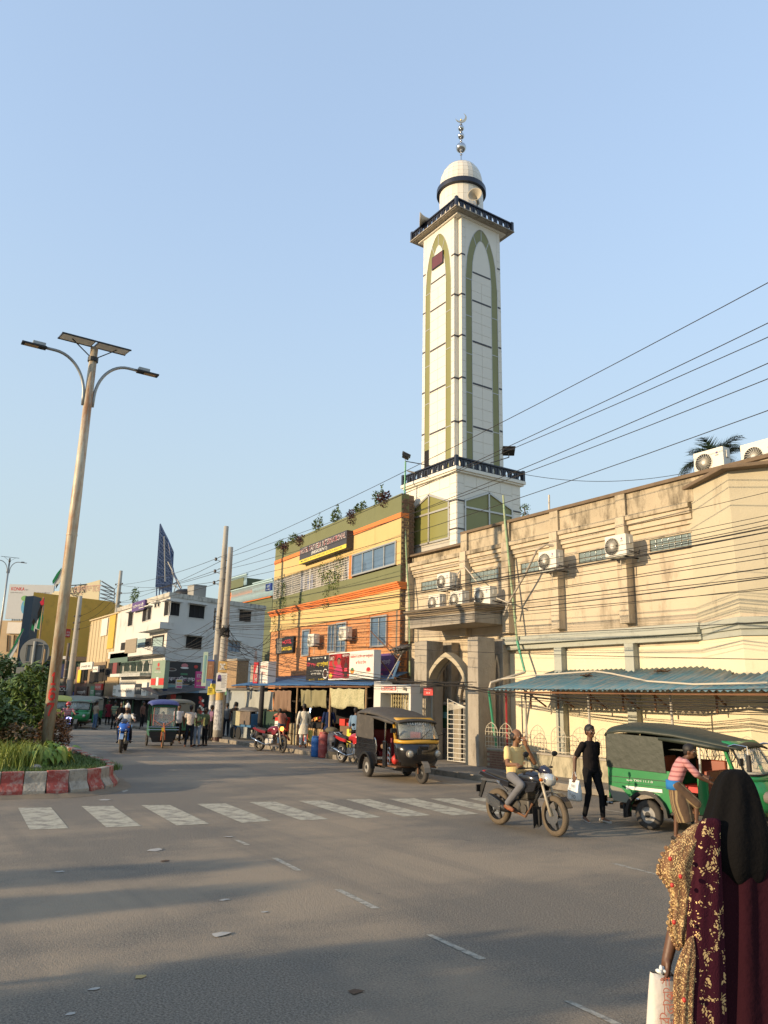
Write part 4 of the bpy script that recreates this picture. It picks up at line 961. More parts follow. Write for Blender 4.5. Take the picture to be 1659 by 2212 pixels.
def wwin(p0,p1,face,sill=True,glass=dark,fr=False):
    if face == 'r': A,B = ow_(*p0),ow_(*p1); d,n = wd,wn; A,B = (A,B)
    else: A,B = on(*p0,YWB),on(*p1,YWB); d,n = V((1,0,0)),V((0,-1,0))
    w = (B-A).dot(d); o = V((A.x,A.y,B.z)); h = A.z-B.z
    w_ = MB().obox(o-n*.0,d*w,V((0,0,h)),n*.012).build('window',glass,wb)
    MB().ring([o-d*.05-V((0,0,.05)),o+d*(w+.05)-V((0,0,.05)),o+d*(w+.05)+V((0,0,h+.05)),o-d*.05+V((0,0,h+.05))],[o,o+d*w,o+d*w+V((0,0,h)),o+V((0,0,h))],n*.04).build('frame',whitewash if not fr else alu,w_)
    if sill: MB().obox(o-d*.12+V((0,0,h+.06)),d*(w+.24),V((0,0,.07)),n*.35).build('sun_shade',whitewash,w_)
    for k in range(1,3): MB().obox(o+d*(w*k/3)+n*.013,d*.03,V((0,0,h)),n*.02).build('bar',darkmetal,w_)
for q in (((409,1305.5),(440,1337)),((366.5,1301),(386,1331)),((517,1317.5),(541,1344)),((402,1374),(434,1402.5))): wwin(*q,'r')
wwin((493,1385),(517,1409),'r',glass=glassblue,fr=True)
for q in (((279,1326),(286,1351)),((310,1317),(318,1341)),((319,1314),(326,1338)),((357,1302),(367,1328)),((335,1306),(338,1312)),((342,1304),(345,1310))): wwin(*q,'l')
def wbox(x0,y0,x1,y1,g0,g1,name,m,T=wb,Y=YWB):
    A,B = on(x0,y0,Y),on(x1,y1,Y); return MB().box(A.x,B.x,Y-g1,Y-g0,B.z,A.z).build(name,m,T)
aqua = mat('faded_aqua_wall',(.28,.38,.38),.85,var=.15)
for (x0,y0,x1,y1,m_,nm) in ((262,1389,325,1412,dark,'balcony_recess'),(276,1384,286,1409,aqua,'balcony_door'),(290,1382,313,1402,aqua,'balcony_door'),(329,1375,352,1410,dark,'balcony_recess'),(332,1379,350,1407,aqua,'balcony_door')):
    wbox(x0,y0,x1,y1,0,.012 if m_ is dark else .03,nm,m_)
wbox(258,1410,356,1414,-.1,.9,'balcony_floor',whitewash); wbox(324,1355,372,1359,-.1,.9,'balcony_floor',whitewash)
rail = mat('dull_green_railing',(.10,.16,.12),.6)
for (x0,x1,yt,yb) in ((262,326,1432,1458),):
    A,B = on(x0,yt,YWB-.9),on(x1,yb,YWB-.9)
    wbox(x0,yb-1,x1+2,yb+3,-.1,.9,'balcony_floor',whitewash)
    for k in range(26): xx = A.x+(B.x-A.x)*k/25; part(MB().box(xx-.02,xx+.02,YWB-.92,YWB-.88,B.z,A.z),'railing_bar',rail,wb)
    part(MB().box(A.x,B.x,YWB-.93,YWB-.87,A.z,A.z+.05),'railing_top',rail,wb)
for k in range(4):
    x0 = 270+k*14; A,B = on(x0,1426,YWB),on(x0+9,1450,YWB); w = B.x-A.x
    pts = [(A.x,YWB-.015,B.z),(B.x,YWB-.015,B.z)]+[(A.x+w*(.5+.5*cos(pi*j/8)),YWB-.015,A.z-w*.5+w*.5*sin(pi*j/8)) for j in range(9)]
    part(MB().prism(pts,(0,.012,0)),'arched_opening',dark,wb)
wbox(298,1384,320,1410,.9,.96,'wicker_screen',mat('old_reed_screen',(.30,.25,.18),.9,var=.3,sc=12))
wbox(262,1414,300,1430,.86,.9,'cloth_rail',rail)
sign('shop_sign','purple rooftop sign with pale lettering on the white building',(286,1303),(313,1295),(286,1322),YWB-.3,d=.15,face=bk['sign_purple'],items=[(bn('হোটেল গজনবী'),.08,.35,.84,.4,white)])
T = thing('water_tank','black water tank on the white building roof','water tank',ow_(402,1284,-2.5)); c_ = T.location
MB().lathe([(.9,0),(.95,.1),(.95,.6),(.7,.8),(.2,.9)],20,(c_.x,c_.y,ZWT-.1)).build('tank_body',darkmetal,T,smooth=True)
T = thing('roof_box','small grey cooler box on the edge of the white building roof','roof unit',ow_(424,1288,-1))
MB().box(T.location.x-.7,T.location.x+.7,T.location.y-.5,T.location.y+.5,ZWT-.05,ZWT+.85).build('casing',cm('grey_casing',(.30,.29,.26)),T,bevel=.03)
MB().box(T.location.x-.72,T.location.x+.72,T.location.y-.52,T.location.y+.52,ZWT+.85,ZWT+.92).build('lid',cm('grey_casing',()),T)
# blue lattice hoarding on its roof
bl = thing('hoarding_frame','blue steel lattice back of a tall hoarding leaning over the white building roof','hoarding',on(356,1283,21))
bluem = mat('blue_painted_angle_iron',(.06,.10,.20),.6,.2); bluesheet = mat('dark_blue_sheet',(.24,.33,.48),.6,.2,var=.2)
P0 = on(357,1279,21); bA,bB,bC,bD = (onp(x,y,P0,FH) for x,y in ((347,1132),(375,1192),(371,1277),(338,1262)))
bT2 = onp(364,1165,P0,FH)
bk_off = FH*.9
qs = [bA,bT2,bB,bC,onp(350,1281,P0,FH),bD]
part(MB().prism(qs,FH*.03),'sheet_panel',bluesheet,bl)
def lerp2(u,v): return (bD.lerp(bC,u)).lerp(bA.lerp(bB,u),v)
for i in range(11):
    u = i/10; part(MB().bar(lerp2(u,-.05)-FH*.12,lerp2(u,.99)-FH*.12,.09),'lattice_bar',bluem,bl)
for j in range(15):
    v = j/14; part(MB().bar(lerp2(0,v)-FH*.12,lerp2(1,v)-FH*.12,.08),'lattice_bar',bluem,bl)
for j in range(7):
    v = j/7; part(MB().bar(lerp2(0,v)-FH*.2,lerp2(.9,v+.14)-FH*.2,.07),'lattice_bar',bluem,bl)
r0 = [onp(x,y,P0,FH)-FH*1.2 for x,y in ((375,1192),(378,1215),(383,1240),(390,1262),(402,1284))]
r1 = [onp(x,y,P0,FH)-FH*.2 for x,y in ((364,1166),(370,1200),(372,1235),(374,1262),(376,1282))]
gm = mat('grey_angle_iron',(.30,.29,.26),.6)
for a_,b_ in zip(r0,r0[1:]): part(MB().bar(a_,b_,.08),'stay_bar',bluem,bl)
for a_,b_ in zip(r0,r1): part(MB().bar(a_,b_,.07),'stay_bar',bluem,bl)
for k in range(4): part(MB().bar(r0[k],r1[k+1],.06).bar(r1[k],r0[k+1],.06),'stay_bar',gm,bl)
part(MB().bar(onp(357,1160,P0,FH)-FH*.3,onp(368,1262,P0,FH)-FH*1.6,.09),'stay_bar',gm,bl)
part(MB().bar(onp(365,1215,P0,FH)-FH*.3,onp(402,1276,P0,FH)-FH*1.6,.09),'stay_bar',gm,bl)
for px in (339,345,352,362): part(MB().bar(onp(px,1260,P0,FH),onp(px-1,1288,P0,FH),.08),'stay_bar',bluem,bl)

# beige blank-walled building next to it
def face_block(name,label,x0,y0t,x1,y1t,Y,m,depth=8,zb=.1,cat='building'):
    A,B = on(x0,y0t,Y),on(x1,y1t,Y); T = thing(name,label,cat,((A.x+B.x)/2,Y+depth/2,0)); zt = (A.z+B.z)/2
    part(MB().box(A.x,B.x,Y,Y+depth,zb,zt),'wall',m,T); return T,A.x,B.x,zt
tanm = mat('tan_sheet_cladding',(.50,.40,.24),.8,var=.08,sc=1,stain=(.3,.22,.12),sth=.64,streak=.2)
tb,ta,tb1,tz = face_block('beige_building','blank beige building wall with a yellow pipe left of the white building',197,1341,262,1325,YWB+.1,tanm)
for k in range(9): xx = ta+(tb1-ta)*k/9; part(MB().box(xx-.02,xx+.02,YWB+.06,YWB+.1,3.9,tz-.05),'wall_rib',tanm,tb)
part(MB().box(ta-.1,tb1,YWB-.05,YWB+.4,tz,tz+.12),'parapet',tanm,tb)
wbox(238,1327,243,1400,-.05,.0,'yellow_pipe',mat('mustard_paint',(.55,.36,.05),.7),tb,Y=YWB+.02)
wbox(221,1338,230,1372,-.05,.02,'painted_panel',bk['sign_white'],tb,Y=YWB+.02)
# mustard party wall further back
yd = V((-.41,.91,0)).normalized(); P1 = EYE + ray(239,1299)*(95/ sqrt(ray(239,1299).x**2+ray(239,1299).y**2)); yn = V((yd.y,-yd.x,0))
op = lambda x,y,g=0: onp(x,y,P1+yn*g,yn)
q = [op(73,1279),op(239,1299),op(239,1425),op(56,1421)]
yb_ = thing('mustard_building','huge plain mustard yellow side wall with a small red phone number banner','building',(q[0]+q[2])/2)
mus = mat('mustard_wall_paint',(.68,.385,.065),.85,var=.12,sc=.5,stain=(.28,.17,.05),sth=.6,cst=.6,bump=.2)
part(MB().prism([q[0],q[1],V((q[1].x,q[1].y,.1)),V((q[0].x,q[0].y,.1))],FH*10),'wall',mus,yb_)
navw = mat('dark_blue_cladding',(.035,.06,.085),.5,var=.15)
A,B = op(55,1288,1.0),op(73,1287,1.0)
part(MB().prism([A,B,V((B.x,B.y,.1)),V((A.x,A.y,.1))],FH*8),'dark_side_tower',navw,yb_)
sign('phone_banner','small red banner with white phone numbers on the mustard wall',(134,1357),(153,1359),(131,1375),plane=(P1+yn*.1,yn),d=.05,face=bk['letter_red'],items=[('01711-34 96',.08,.45,.85,.25,white),('01913-46 89',.08,.12,.85,.25,white)])
# advertising hoardings
def hoard(px,dist,name,label,face,items,dd=.3):
    c = ray(*px[0]); c = EYE + c*(dist/sqrt(c.x**2+c.y**2)); n = V((-FH.x,-FH.y,0))
    T = sign(name,label,px[0],px[1],px[2],plane=(c,n),d=dd,frame=face,items=items,cat='billboard'); return T,c,n
T,c,n = hoard(((21,1262),(117,1266),(21,1337)),120,'billboard','white billboard with red brand lettering at the far left rooftops',mat('billboard_white',(.50,.50,.48),.6,var=.05),[
    ('KONKA',.05,.82,.30,.10,bk['letter_red'],.015),(bn('ফ্রিজ'),.37,.82,.06,.05,bk['ink']),(bn('আধুনিক জীবনের অনুষঙ্গ'),.04,.74,.28,.035,bk['ink']),(bn('দামে কিন্তু সাশ্রয়ী দেশে'),.58,.74,.34,.05,bk['ink']),(bn('সেরা কোম্পানির ফ্রিজ'),.6,.68,.32,.05,bk['ink']),
    (blob(.42,.36,.10,.22),cm('globe_blue',(.12,.35,.5))),(blob(.43,.45,.06,.1),cm('globe_green',(.2,.4,.15)),.02),(blob(.38,.6,.08,.08),cm('globe_green',()),.02)])
for k in range(7):
    p = onp(24+k*5,1337,c,n)+FH*.4; q_ = onp(22+k*5+3,1352,c,n)+FH*.4; MB().bar(p,q_,.15).bar(p,onp(22+k*5-3,1352,c,n)+FH*.4,.12).build('lattice_bar',gm,T)
T,c,n = hoard(((117,1277),(216,1252.5),(117,1297)),112,'billboard','pale cream billboard with Bengali slogan rising behind the mustard wall',mat('billboard_cream',(.72,.62,.38),.6,var=.04),[])
bpl = (c-V((FH.x,FH.y,0))*.5,V((-FH.x,-FH.y,0))); 
qq = [onp(x,y,*bpl) for x,y in ((112,1281),(216,1252.5),(213,1297),(112,1310))]
T2 = MB().prism(qq,FH*.3).build('panel',mat('billboard_cream',()),T)
uu = (qq[1]-qq[0]); uu.z = 0; uu.normalize()
for s_,x,y,w,h,m_ in ((bn('মজার'),143,1284,2.6,1.35,bk['ink']),(bn('ফ্লেভারে'),158,1287,3.6,1.3,cm('faded_pink_print',(.65,.42,.32))),(bn('সব'),151,1294,1.2,.8,bk['ink'])):
    o_ = onp(x,y,*bpl); up_ = (V((0,0,1))); lettering(s_,o_,(uu+V((0,0,.10))).normalized(),w,h,m_,T,-FH,lift=.05)
for k in range(5):
    p = onp(216-k*.5,1254+k*9,c,n)+FH*.5; q_ = onp(231-k*.2,1266+k*7,c,n)+FH*3; MB().bar(p,q_,.12).build('lattice_bar',gm,T)
    if k: MB().bar(p,pq,.1).bar(q_,pq,.1).build('lattice_bar',gm,T)
    pq = q_
# low block on the far left with a blank white sign
c = ray(30,1345); c = EYE+c*(100/sqrt(c.x**2+c.y**2)); n = -FH
A,B = onp(-12,1340,c,n),onp(56,1341,c,n)
lb = thing('tan_building','tan rendered building with a blank white wall panel at the far left edge','building',(A+B)/2)
part(MB().prism([A,B,V((B.x,B.y,.1)),V((A.x,A.y,.1))],FH*8),'wall',mat('tan_render',(.5,.38,.23),.9,var=.15,sc=.6),lb)
for (x0,y0,x1,y1,m_) in ((18,1344,45,1369,bk['sign_white']),(14,1420,30,1500,greytrim)):
    A,B = onp(x0,y0,c-FH*.1,n),onp(x1,y1,c-FH*.1,n); A2 = V((B.x,B.y,A.z)); B2 = V((A.x,A.y,B.z)); part(MB().prism([A,A2,B,B2],-FH*.1),'wall_panel',m_,lb)
for k in range(3): p = onp(17+k*14,1372,c-FH*.1,n); part(MB().bar(p,onp(15+k*14,1408,c-FH*.1,n),.12),'downpipe',darkmetal,lb)
# low shop row that closes the view down the street
c = ray(140,1500); c = EYE+c*(88/sqrt(c.x**2+c.y**2))
def fplane(name,label,x0,y0,x1,y1,g,m,dep=6,to_ground=True,cat='building'):
    A,B = onp(x0,y0,c-FH*g,n),onp(x1,y1,c-FH*g,n); T = thing(name,label,cat,((A+B)/2)); 
    zb = .1 if to_ground else B.z
    part(MB().prism([A,V((B.x,B.y,A.z)),V((B.x,B.y,zb)),V((A.x,A.y,zb))],FH*dep),'wall',m,T); return T
def fpanel(T,x0,y0,x1,y1,g,m,name):
    A,B = onp(x0,y0,c-FH*g,n),onp(x1,y1,c-FH*g,n); return part(MB().prism([A,V((B.x,B.y,A.z)),B,V((A.x,A.y,B.z))],FH*.1),name,m,T)
gs = fplane('green_shophouse','low green shophouse with lilac door panels below the mustard wall',60,1426,200,1500,0,mat('faded_green_wall',(.13,.18,.12),.85,var=.2,sc=.6))
fpanel(gs,60,1416,190,1428,.5,mat('rusty_eave',(.12,.09,.07),.9),'eave')
for k,(x0,x1,m_) in enumerate([(120,128,cm('lilac_door',(.26,.21,.30))),(132,140,cm('lilac_door',())),(100,110,dark),(150,158,dark),(176,186,dark)]): fpanel(gs,x0,1434,x1,1464,.15,m_,'door_panel')
fpanel(gs,110,1466,200,1478,1.2,cm('beige_hoarding',(.32,.27,.18)),'shop_board'); fpanel(gs,60,1490,200,1530,.2,dark,'shop_opening')
for k,(x0,y0,x1,y1,m_,l_) in enumerate([(127,1417,148,1424,'sign_white','small pale sign on the eave of the green shophouse'),(146,1466,155,1484,'sign_pink','narrow pink sign beside the bus'),(156,1495,170,1506,'letter_blue','blue shop sign above a dark stall beyond the bus')]):
    T = thing('shop_sign',l_,'sign',onp(x0,y1,c-FH*1.6,n)); fpanel(T,x0,y0,x1,y1,1.6,bk[m_],'panel')
# row of old shophouses along the street, from far to near (all stand on the street line)
def shophouse(name,label,x0,x1,yt0,yt1,m,wins=(),Y=YWB-.1):
    T,a_,b_,z_ = face_block(name,label,x0,yt0,x1,yt1,Y,m,6)
    for (wx0,wy0,wx1,wy1,m_) in wins: wbox(wx0,wy0,wx1,wy1,0,.05,'window' if m_ in (dark,glassdark) else 'wall_panel',m_,T,Y=Y)
    return T
brickw = mat('weathered_brick_wall',(.24,.13,.09),.9,var=.3,sc=4,stain=(.35,.27,.2),sth=.6,bump=.6)
shophouse('brick_shophouse','two storey brick shophouse with a yellow curtain beyond the power poles',166,191,1441,1438,brickw,[(170,1447,176,1475,bk['sign_yellow']),(178,1446,182,1476,dark),(184,1446,188,1470,glassdark)])
shophouse('brown_shophouse','shabby brown shophouse with slatted verandah between two poles',192,232,1437,1424,mat('brown_lath_wall',(.25,.18,.11),.9,var=.3,sc=4),[(196,1450,203,1476,dark),(206,1448,213,1474,glassdark),(216,1446,223,1472,dark),(225,1444,231,1470,dark)])
for k in range(14):
    pass
T = shophouse('verandah_shophouse','ochre shophouse with open upper verandah next to the white building',231,262,1412,1404,mat('ochre_lath_wall',(.38,.27,.14),.9,var=.25,sc=4),[(236,1432,242,1462,dark),(246,1430,252,1460,cm('red_lattice',(.2,.05,.05))),(255,1428,260,1458,dark)])
fr_ = [  # x0,yTL,x1,yTR,yBL, face, text, text material, label
    (174,1432,200,1427,1447,'sign_white','সেলাই ঘর','ink','grey white banner on the roof edge of the brick shophouse'),
    (201,1440,212,1437,1452,'sign_white','দই','ink','small pale sign on the brown shophouse roof'),
    (166,1483,189,1480,1506,'cola_brown','ফার্মেসী','sign_white','brown shop board under the brick shophouse'),
    (196,1482,205,1480,1505,'sign_green','ডাচ','sign_white','green and white bank sign on the far shops'),
    (206,1477,220,1474,1490,'letter_red','ROBI','sign_white','round red phone shop sign left of the third pole'),
    (206,1491,220,1489,1504,'sign_black','মোবাইল','sign_white','dark board under the red phone shop sign'),
    (245,1481,252,1479,1502,'sign_white','চা','sign_green','narrow white sign with green letters right of the third pole'),
    (252,1479,292,1471,1504,'sign_white','আলম ইলেকট্রনিক্স','ink','wide faded cream shop board with a dark portrait outline'),
    (293,1477,306,1474,1500,'sign_black','ফ্যাশন','sign_white','dark faded picture board beside the cream shop board'),
    (307,1474,318,1472,1503,'sign_white','সালাম','ink','small white sign with a dark figure near the fourth pole'),
]
for x0,y0,x1,y1,yb__,f_,s_,m_,l_ in fr_:
    sign('shop_sign',l_,(x0,y0),(x1,y1),(x0,yb__),YWB-1.2,d=.15,face=bk[f_],items=[(bn(s_),.12,.25,.76,.4,bk[m_])])
# green pharmacy column sign and black restaurant sign at the corner
sign('shop_sign','tall sage green sign panel with red emblem at the corner of the white building',(330,1428),(358,1424),(330,1487),YWB-1.3,d=.3,face=cm('sage_green',(.22,.29,.21)),items=[
    (rc(0,.12,.38,.36),bk['letter_red']),(rc(.62,.12,1,.36),bk['letter_red']),(rc(.42,.1,.58,.4),white),(blob(.5,.85,.08,.07),bk['letter_red']),('FAMOUS',.25,.56,.5,.05,white),(bn('চক্ষু'),.35,.64,.3,.1,bk['letter_red'])])
WP = (W0_+wn*1.6,wn)
sign('restaurant_sign','large black restaurant signboard with pink outlined Bengali lettering on the white building',(360,1427),(435,1428),(358,1476),plane=(ow_(359,1450,1.5),wn),d=.2,frame=bk['sign_black'],items=[
    (bn('মুঘল হান্ডি গোস্ত'),.04,.05,.92,.3,white,.03),(bn('মুঘল হান্ডি গোস্ত'),.045,.06,.91,.28,cm('plum_letter',(.30,.05,.16)),.002),(blob(.52,.82,.10,.10),cm('emblem_pink',(.5,.18,.18))),(blob(.52,.72,.12,.04),white,.006),(rc(.42,.4,.62,.48),bk['sign_green']),
    (blob(.16,.62,.14,.08),cm('plate_grey',(.3,.28,.24))),(blob(.16,.63,.11,.05),bk['cola_brown'],.006),(blob(.85,.8,.06,.08),bk['letter_red'])])
tl_ = cm('teal_board',(.20,.36,.33),rough=.7,var=.12)
T = thing('teal_fascia','plain teal fascia board under the black restaurant sign','fascia',ow_(390,1494,1.6))
for (x0,x1,y0,y1,m_) in ((352,392,1478,1497,tl_),(393,430,1480,1497,cm('blue_board',(.14,.24,.32)))):
    A,B = ow_(x0,y0,1.6),ow_(x1,y1,1.6); part(MB().prism([A,V((B.x,B.y,A.z)),B,V((A.x,A.y,B.z))],-wn*.15),'board',m_,T)
sign('shop_sign','bright pink shop sign with white and yellow lettering left of the paired poles',(425,1450),(446,1451),(425,1486),plane=(ow_(425,1470,3.5),wn),d=.12,frame=bk['sign_pink'],items=[('KTC HAIR',.05,.62,.9,.22,white,.01),(bn('কে টি সি হ'),.05,.35,.9,.18,bk['letter_yellow'],.01),(bn('মোবাইলঃ'),.05,.1,.8,.1,white)])
sign('shop_sign','small tilted orange and white sign below the black restaurant sign',(381,1467),(395,1464),(380,1487),plane=(ow_(385,1475,2.6),wn),d=.06,frame=bk['sign_white'],items=[(bn('রুচি হোটেল'),.1,.35,.8,.22,cm('orange_ink',(.7,.22,.04)),.01),(rc(.1,.7,.9,.92),bk['sign_yellow']),(rc(.1,.08,.9,.25),bk['sign_pink'])])
# ground floor shops of the white building: dark openings, tin eave, goods
sh = thing('shop_row','dark open shop fronts under a long tin eave below the white building','shop',(W0_.x-1,W0_.y-1.5,.15))
A,B = ow_(362,1497,1.3),ow_(452,1497,1.3)
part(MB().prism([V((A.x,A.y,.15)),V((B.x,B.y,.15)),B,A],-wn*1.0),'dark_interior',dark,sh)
AA,BB = ow_(345,1503,3.2),ow_(447,1490,3.0)
for k in range(10):
    p = AA.lerp(BB,k/10); q_ = AA.lerp(BB,(k+.96)/10); part(MB().prism([p,q_,q_-wn*2.2+V((0,0,.45)),p-wn*2.2+V((0,0,.45))],(0,0,.03)),'tin_sheet',mat('grey_tin',()),sh)
A,B = on(196,1508,YWB-1.1),on(345,1505,YWB-1.1)
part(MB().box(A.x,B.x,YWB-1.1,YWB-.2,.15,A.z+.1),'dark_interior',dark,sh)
for k in range(16):
    xx = A.x+(B.x-A.x)*k/16; part(MB().box(xx+.05,xx+(B.x-A.x)/16-.05,YWB-2.4,YWB-1.0,A.z+.08+.03*(k % 3),A.z+.13+.03*(k % 3)),'tin_sheet',mat('grey_tin',()),sh)
    if k % 2: part(MB().box(xx,xx+.12,YWB-1.2,YWB-1.11,.15,A.z),'shop_post',cm('green_post',(.1,.2,.12)),sh)
# green building with balustrades far behind
gbp = 36.0
gb_ = thing('green_building','olive green building with orange bands and pale blue balustrades behind the white building','building',on(520,1350,gbp))
def gbox(x0,y0,x1,y1,g0,g1,name,m): return wbox(x0,y0,x1,y1,g0,g1,name,m,gb_,gbp)
gm_ = mat('dull_olive_wall',(.12,.14,.075),.85,var=.12)
part(MB().box(on(472,1300,gbp).x,on(588,1300,gbp).x,gbp,gbp+8,.1,on(588,1288,gbp).z),'wall',gm_,gb_)
gbox(482,1266,530,1288,-6,0,'tower_room',gm_); gbox(480,1263,532,1266.5,-6,.4,'roof_slab',gm_)
gbox(482,1286,588,1290,-.1,.2,'orange_band',h_or); gbox(508,1273,517,1279,0,.1,'sign_plate',bk['sign_white'])
pb = mat('pale_blue_balusters',(.36,.50,.52),.7)
def balus(x0,yt,yb,x1):
    A,B = on(x0,yt,gbp-.3),on(x1,yb,gbp-.3); n_ = max(3,int((B.x-A.x)/.28))
    for k in range(n_): xx = A.x+(B.x-A.x)*(k+.5)/n_; part(MB().lathe([(.06,B.z),(.09,B.z+(A.z-B.z)*.3),(.04,B.z+(A.z-B.z)*.6),(.07,A.z)],6,(xx,gbp-.3,0)),'baluster',pb,gb_)
    part(MB().box(A.x,B.x,gbp-.42,gbp-.18,A.z,A.z+.12),'rail',pb,gb_)
balus(482,1256,1263,533); balus(547,1262,1270,588); balus(500,1278,1286,590)
sign('roof_sign','small blue and orange roof sign just left of the hotel',(574,1262),(585,1262),(574,1277),30.0,d=.2,face=bk['letter_blue'],items=[(blob(.5,.6,.25,.2),white),(rc(.2,.1,.8,.25),bk['sign_white'])])
# dark alley wall between
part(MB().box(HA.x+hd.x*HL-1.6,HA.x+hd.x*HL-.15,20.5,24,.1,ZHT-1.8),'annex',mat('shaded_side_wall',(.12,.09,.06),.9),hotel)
# ---------------------------------------------------------------- poles, wires, lamps
insul = mat('brown_porcelain',(.035,.018,.014),.35)
def pole(bx,top,r0,r1,label,m=conc_pole,ins=(),name='power_pole',group='poles carrying the overhead cables'):
    """bx: world base; top: photo position of its tip"""
    b = V((*bx,0.0)); zt = zat(*top,bx); T = thing(name,label,'pole',b,0,group)
    n = 8; MB().tube([(0,0,zt*k/n) for k in range(n+1)],[r0+(r1-r0)*k/n for k in range(n+1)],14).build('shaft',m,T,world=False,smooth=True)
    for k in (.28,.5,.62,.74): 
        r = r0+(r1-r0)*k+.008; MB().lathe([(r,zt*k-.03),(r,zt*k+.03)],14).build('band',gm,T,world=False)
    for z in ins:
        for sx in (-1,1):
            d = V((.34*sx,-.94,0)) if sx < 0 else V((.6,-.35,0)); d = V((sx*.8,-.3 if sx < 0 else .3,0)).normalized()
            L_ = .62 if sx < 0 else .42
            MB().tube([(0,0,z+.09),d*(L_*.5)+V((0,0,z+.12)),d*L_+V((0,0,z+.02)),d*(L_*.5)+V((0,0,z-.12)),(0,0,z-.12)],.018,5).build('cross_iron',darkmetal,T,world=False)
            MB().lathe([(.03,-.09),(.08,-.06),(.05,-.03),(.08,0),(.05,.03),(.07,.07),(.02,.09)],10).xf(Matrix.Translation(d*L_+V((0,0,z+.02)))).build('insulator',insul,T,world=False,smooth=True)
    return T,zt
pB = gd(469,1602); pA = gd(457,1592)
pA = V((pA.x+1.2,pA.y-.5,0)); 
zi = [zat(462,y,pA) for y in (1206,1232,1257)]
PA,zA = pole((pA.x,pA.y),(482,1137),.235,.125,'taller of the paired concrete poles, with three pairs of insulators',ins=zi)
PB,zB = pole((pB.x,pB.y),(497,1182),.225,.12,'shorter of the paired concrete poles, bare at the top and covered in posters low down')
for z in [zat(455,y,pA) for y in (1320,1331,1342,1354)]:
    for sx in (-1,1):
        MB().lathe([(.03,-.06),(.06,-.03),(.04,0),(.06,.04),(.02,.06)],8).xf(Matrix.Translation(V((sx*.42-.05,-.1,z)))).build('insulator',insul,PA,world=False)
        MB().bar((0,0,z),(sx*.4,-.1,z),.03).build('cross_iron',darkmetal,PA,world=False)
MB().bar((-.42,-.12,zat(455,1312,pA)),(-.42,-.12,zat(455,1360,pA)),.05).bar((.38,-.12,zat(455,1312,pA)),(.38,-.12,zat(455,1360,pA)),.05).build('rack_iron',darkmetal,PA,world=False)
T = PB; zk = zat(480,1362,pB)
mb = MB()
for k in range(9):
    a0 = R.uniform(0,6.28); pts = [(.3*cos(a0+t*.9)*(.6+.4*R.random()),.3*sin(a0+t*.9)*.7,zk+R.uniform(-.35,.3)) for t in range(8)]; mb.tube(pts,.022,5)
mb.build('cable_knot',cable,PB,world=False)
def wrap_print(T,r,z0,z1,m,a0=-2.6,a1=-.4,name='pasted_poster',txt=None):
    n = 8; mb = MB()
    for k in range(n+1):
        t = a0+(a1-a0)*k/n; mb.v += [(r*cos(t),r*sin(t),z0),(r*cos(t),r*sin(t),z1)]
    mb.f = [(2*k,2*k+2,2*k+3,2*k+1) for k in range(n)]
    return mb.build(name,m,T,world=False)
paperm = mat('torn_white_bill',(.52,.50,.46),.8,var=.2,sc=5,stain=(.12,.12,.14),sth=.52,cst=.8)
zz = lambda T,y: zat(T.location.x*0+ 468,y,T.location)
rB = lambda z: .225+(.12-.225)*z/zB+.006
for (y0,y1,m_) in ((1443,1392+40,bk['sign_pink']),): pass
for T,items in ((PB,[(1600,1592,bk['cola_brown']),(1577,1534,paperm),(1534,1515,paperm),(1512,1497,cm('ochre_bill',(.55,.35,.12)))]),(PA,[(1500,1478,bk['sign_yellow']),(1476,1470,bk['letter_blue']),(1548,1515,paperm)])):
    for y0,y1,m_ in items:
        z0,z1 = zz(T,y0),zz(T,y1); R0 = (.225,.12,zB) if T is PB else (.235,.125,zA)
        r = R0[0]+(R0[1]-R0[0])*z0/R0[2]+.008; wrap_print(T,r,z0,z1,m_,-2.9,.3)
def pole_sign(T,px,label,frame,items,d=.04):
    sign('pole_notice',label,px[0],px[1],px[2],plane=(T.location-FH*.42+V((0,0,1)),-FH),d=d,frame=frame,items=items,cat='notice')
pole_sign(PB,((468,1454),(491,1456),(466,1494)),'white printed notice with a purple veiled portrait on the shorter paired pole',bk['sign_white'],[(blob(.28,.78,.16,.15),bk['sign_purple']),(rc(.1,.55,.48,.72),bk['sign_purple']),(rc(.15,.56,.42,.66),bk['sign_black'],.006)] + [(rc(.48,.86-.07*k,.92-.1*(k % 2),.885-.07*k),cm('grey_print',(.3,.3,.3))) for k in range(10)]+[(rc(.05,.05,.6,.09),bk['sign_green'])])
pole_sign(PA,((440,1408),(450,1406),(438,1482)),'tall narrow pale green board strapped to the taller paired pole',cm('pale_green_board',(.38,.48,.38)),[(rc(.3,.1,.7,.9),bk['teal'])])
pole_sign(PB,((472,1428),(491,1429),(471,1452)),'ochre and white banner with bold vertical letters on the shorter paired pole',cm('ochre_bill',()),[('DMC',.2,.2,.6,.6,white,.02)])
pole_sign(PA,((449,1425),(463,1426),(448,1470)),'brown banner with blue edging on the taller paired pole',cm('brown_bill',(.25,.12,.06)),[(rc(0,.93,1,1),bk['letter_blue']),(rc(0,0,1,.07),bk['letter_blue']),(bn('আলাপন'),.2,.2,.6,.6,cm('tan_letter',(.45,.25,.15)))])
pole_sign(PA,((449,1483),(460,1484),(449,1501)),'yellow vertical notice with black Bengali letters on the taller paired pole',bk['sign_yellow'],[(bn('মডেল'),.15,.2,.7,.6,bk['ink'])])
b = gd(229,1545); PC,zC = pole((b.x,b.y),(264,1233),.30,.16,'tall slim concrete pole in front of the beige building',ins=[zat(255,y,b) for y in (1262,1282,1302)])
pole_sign(PC,((244,1437-5),(252,1432),(243,1468)),'x',bk['sign_white'],[]) if False else None
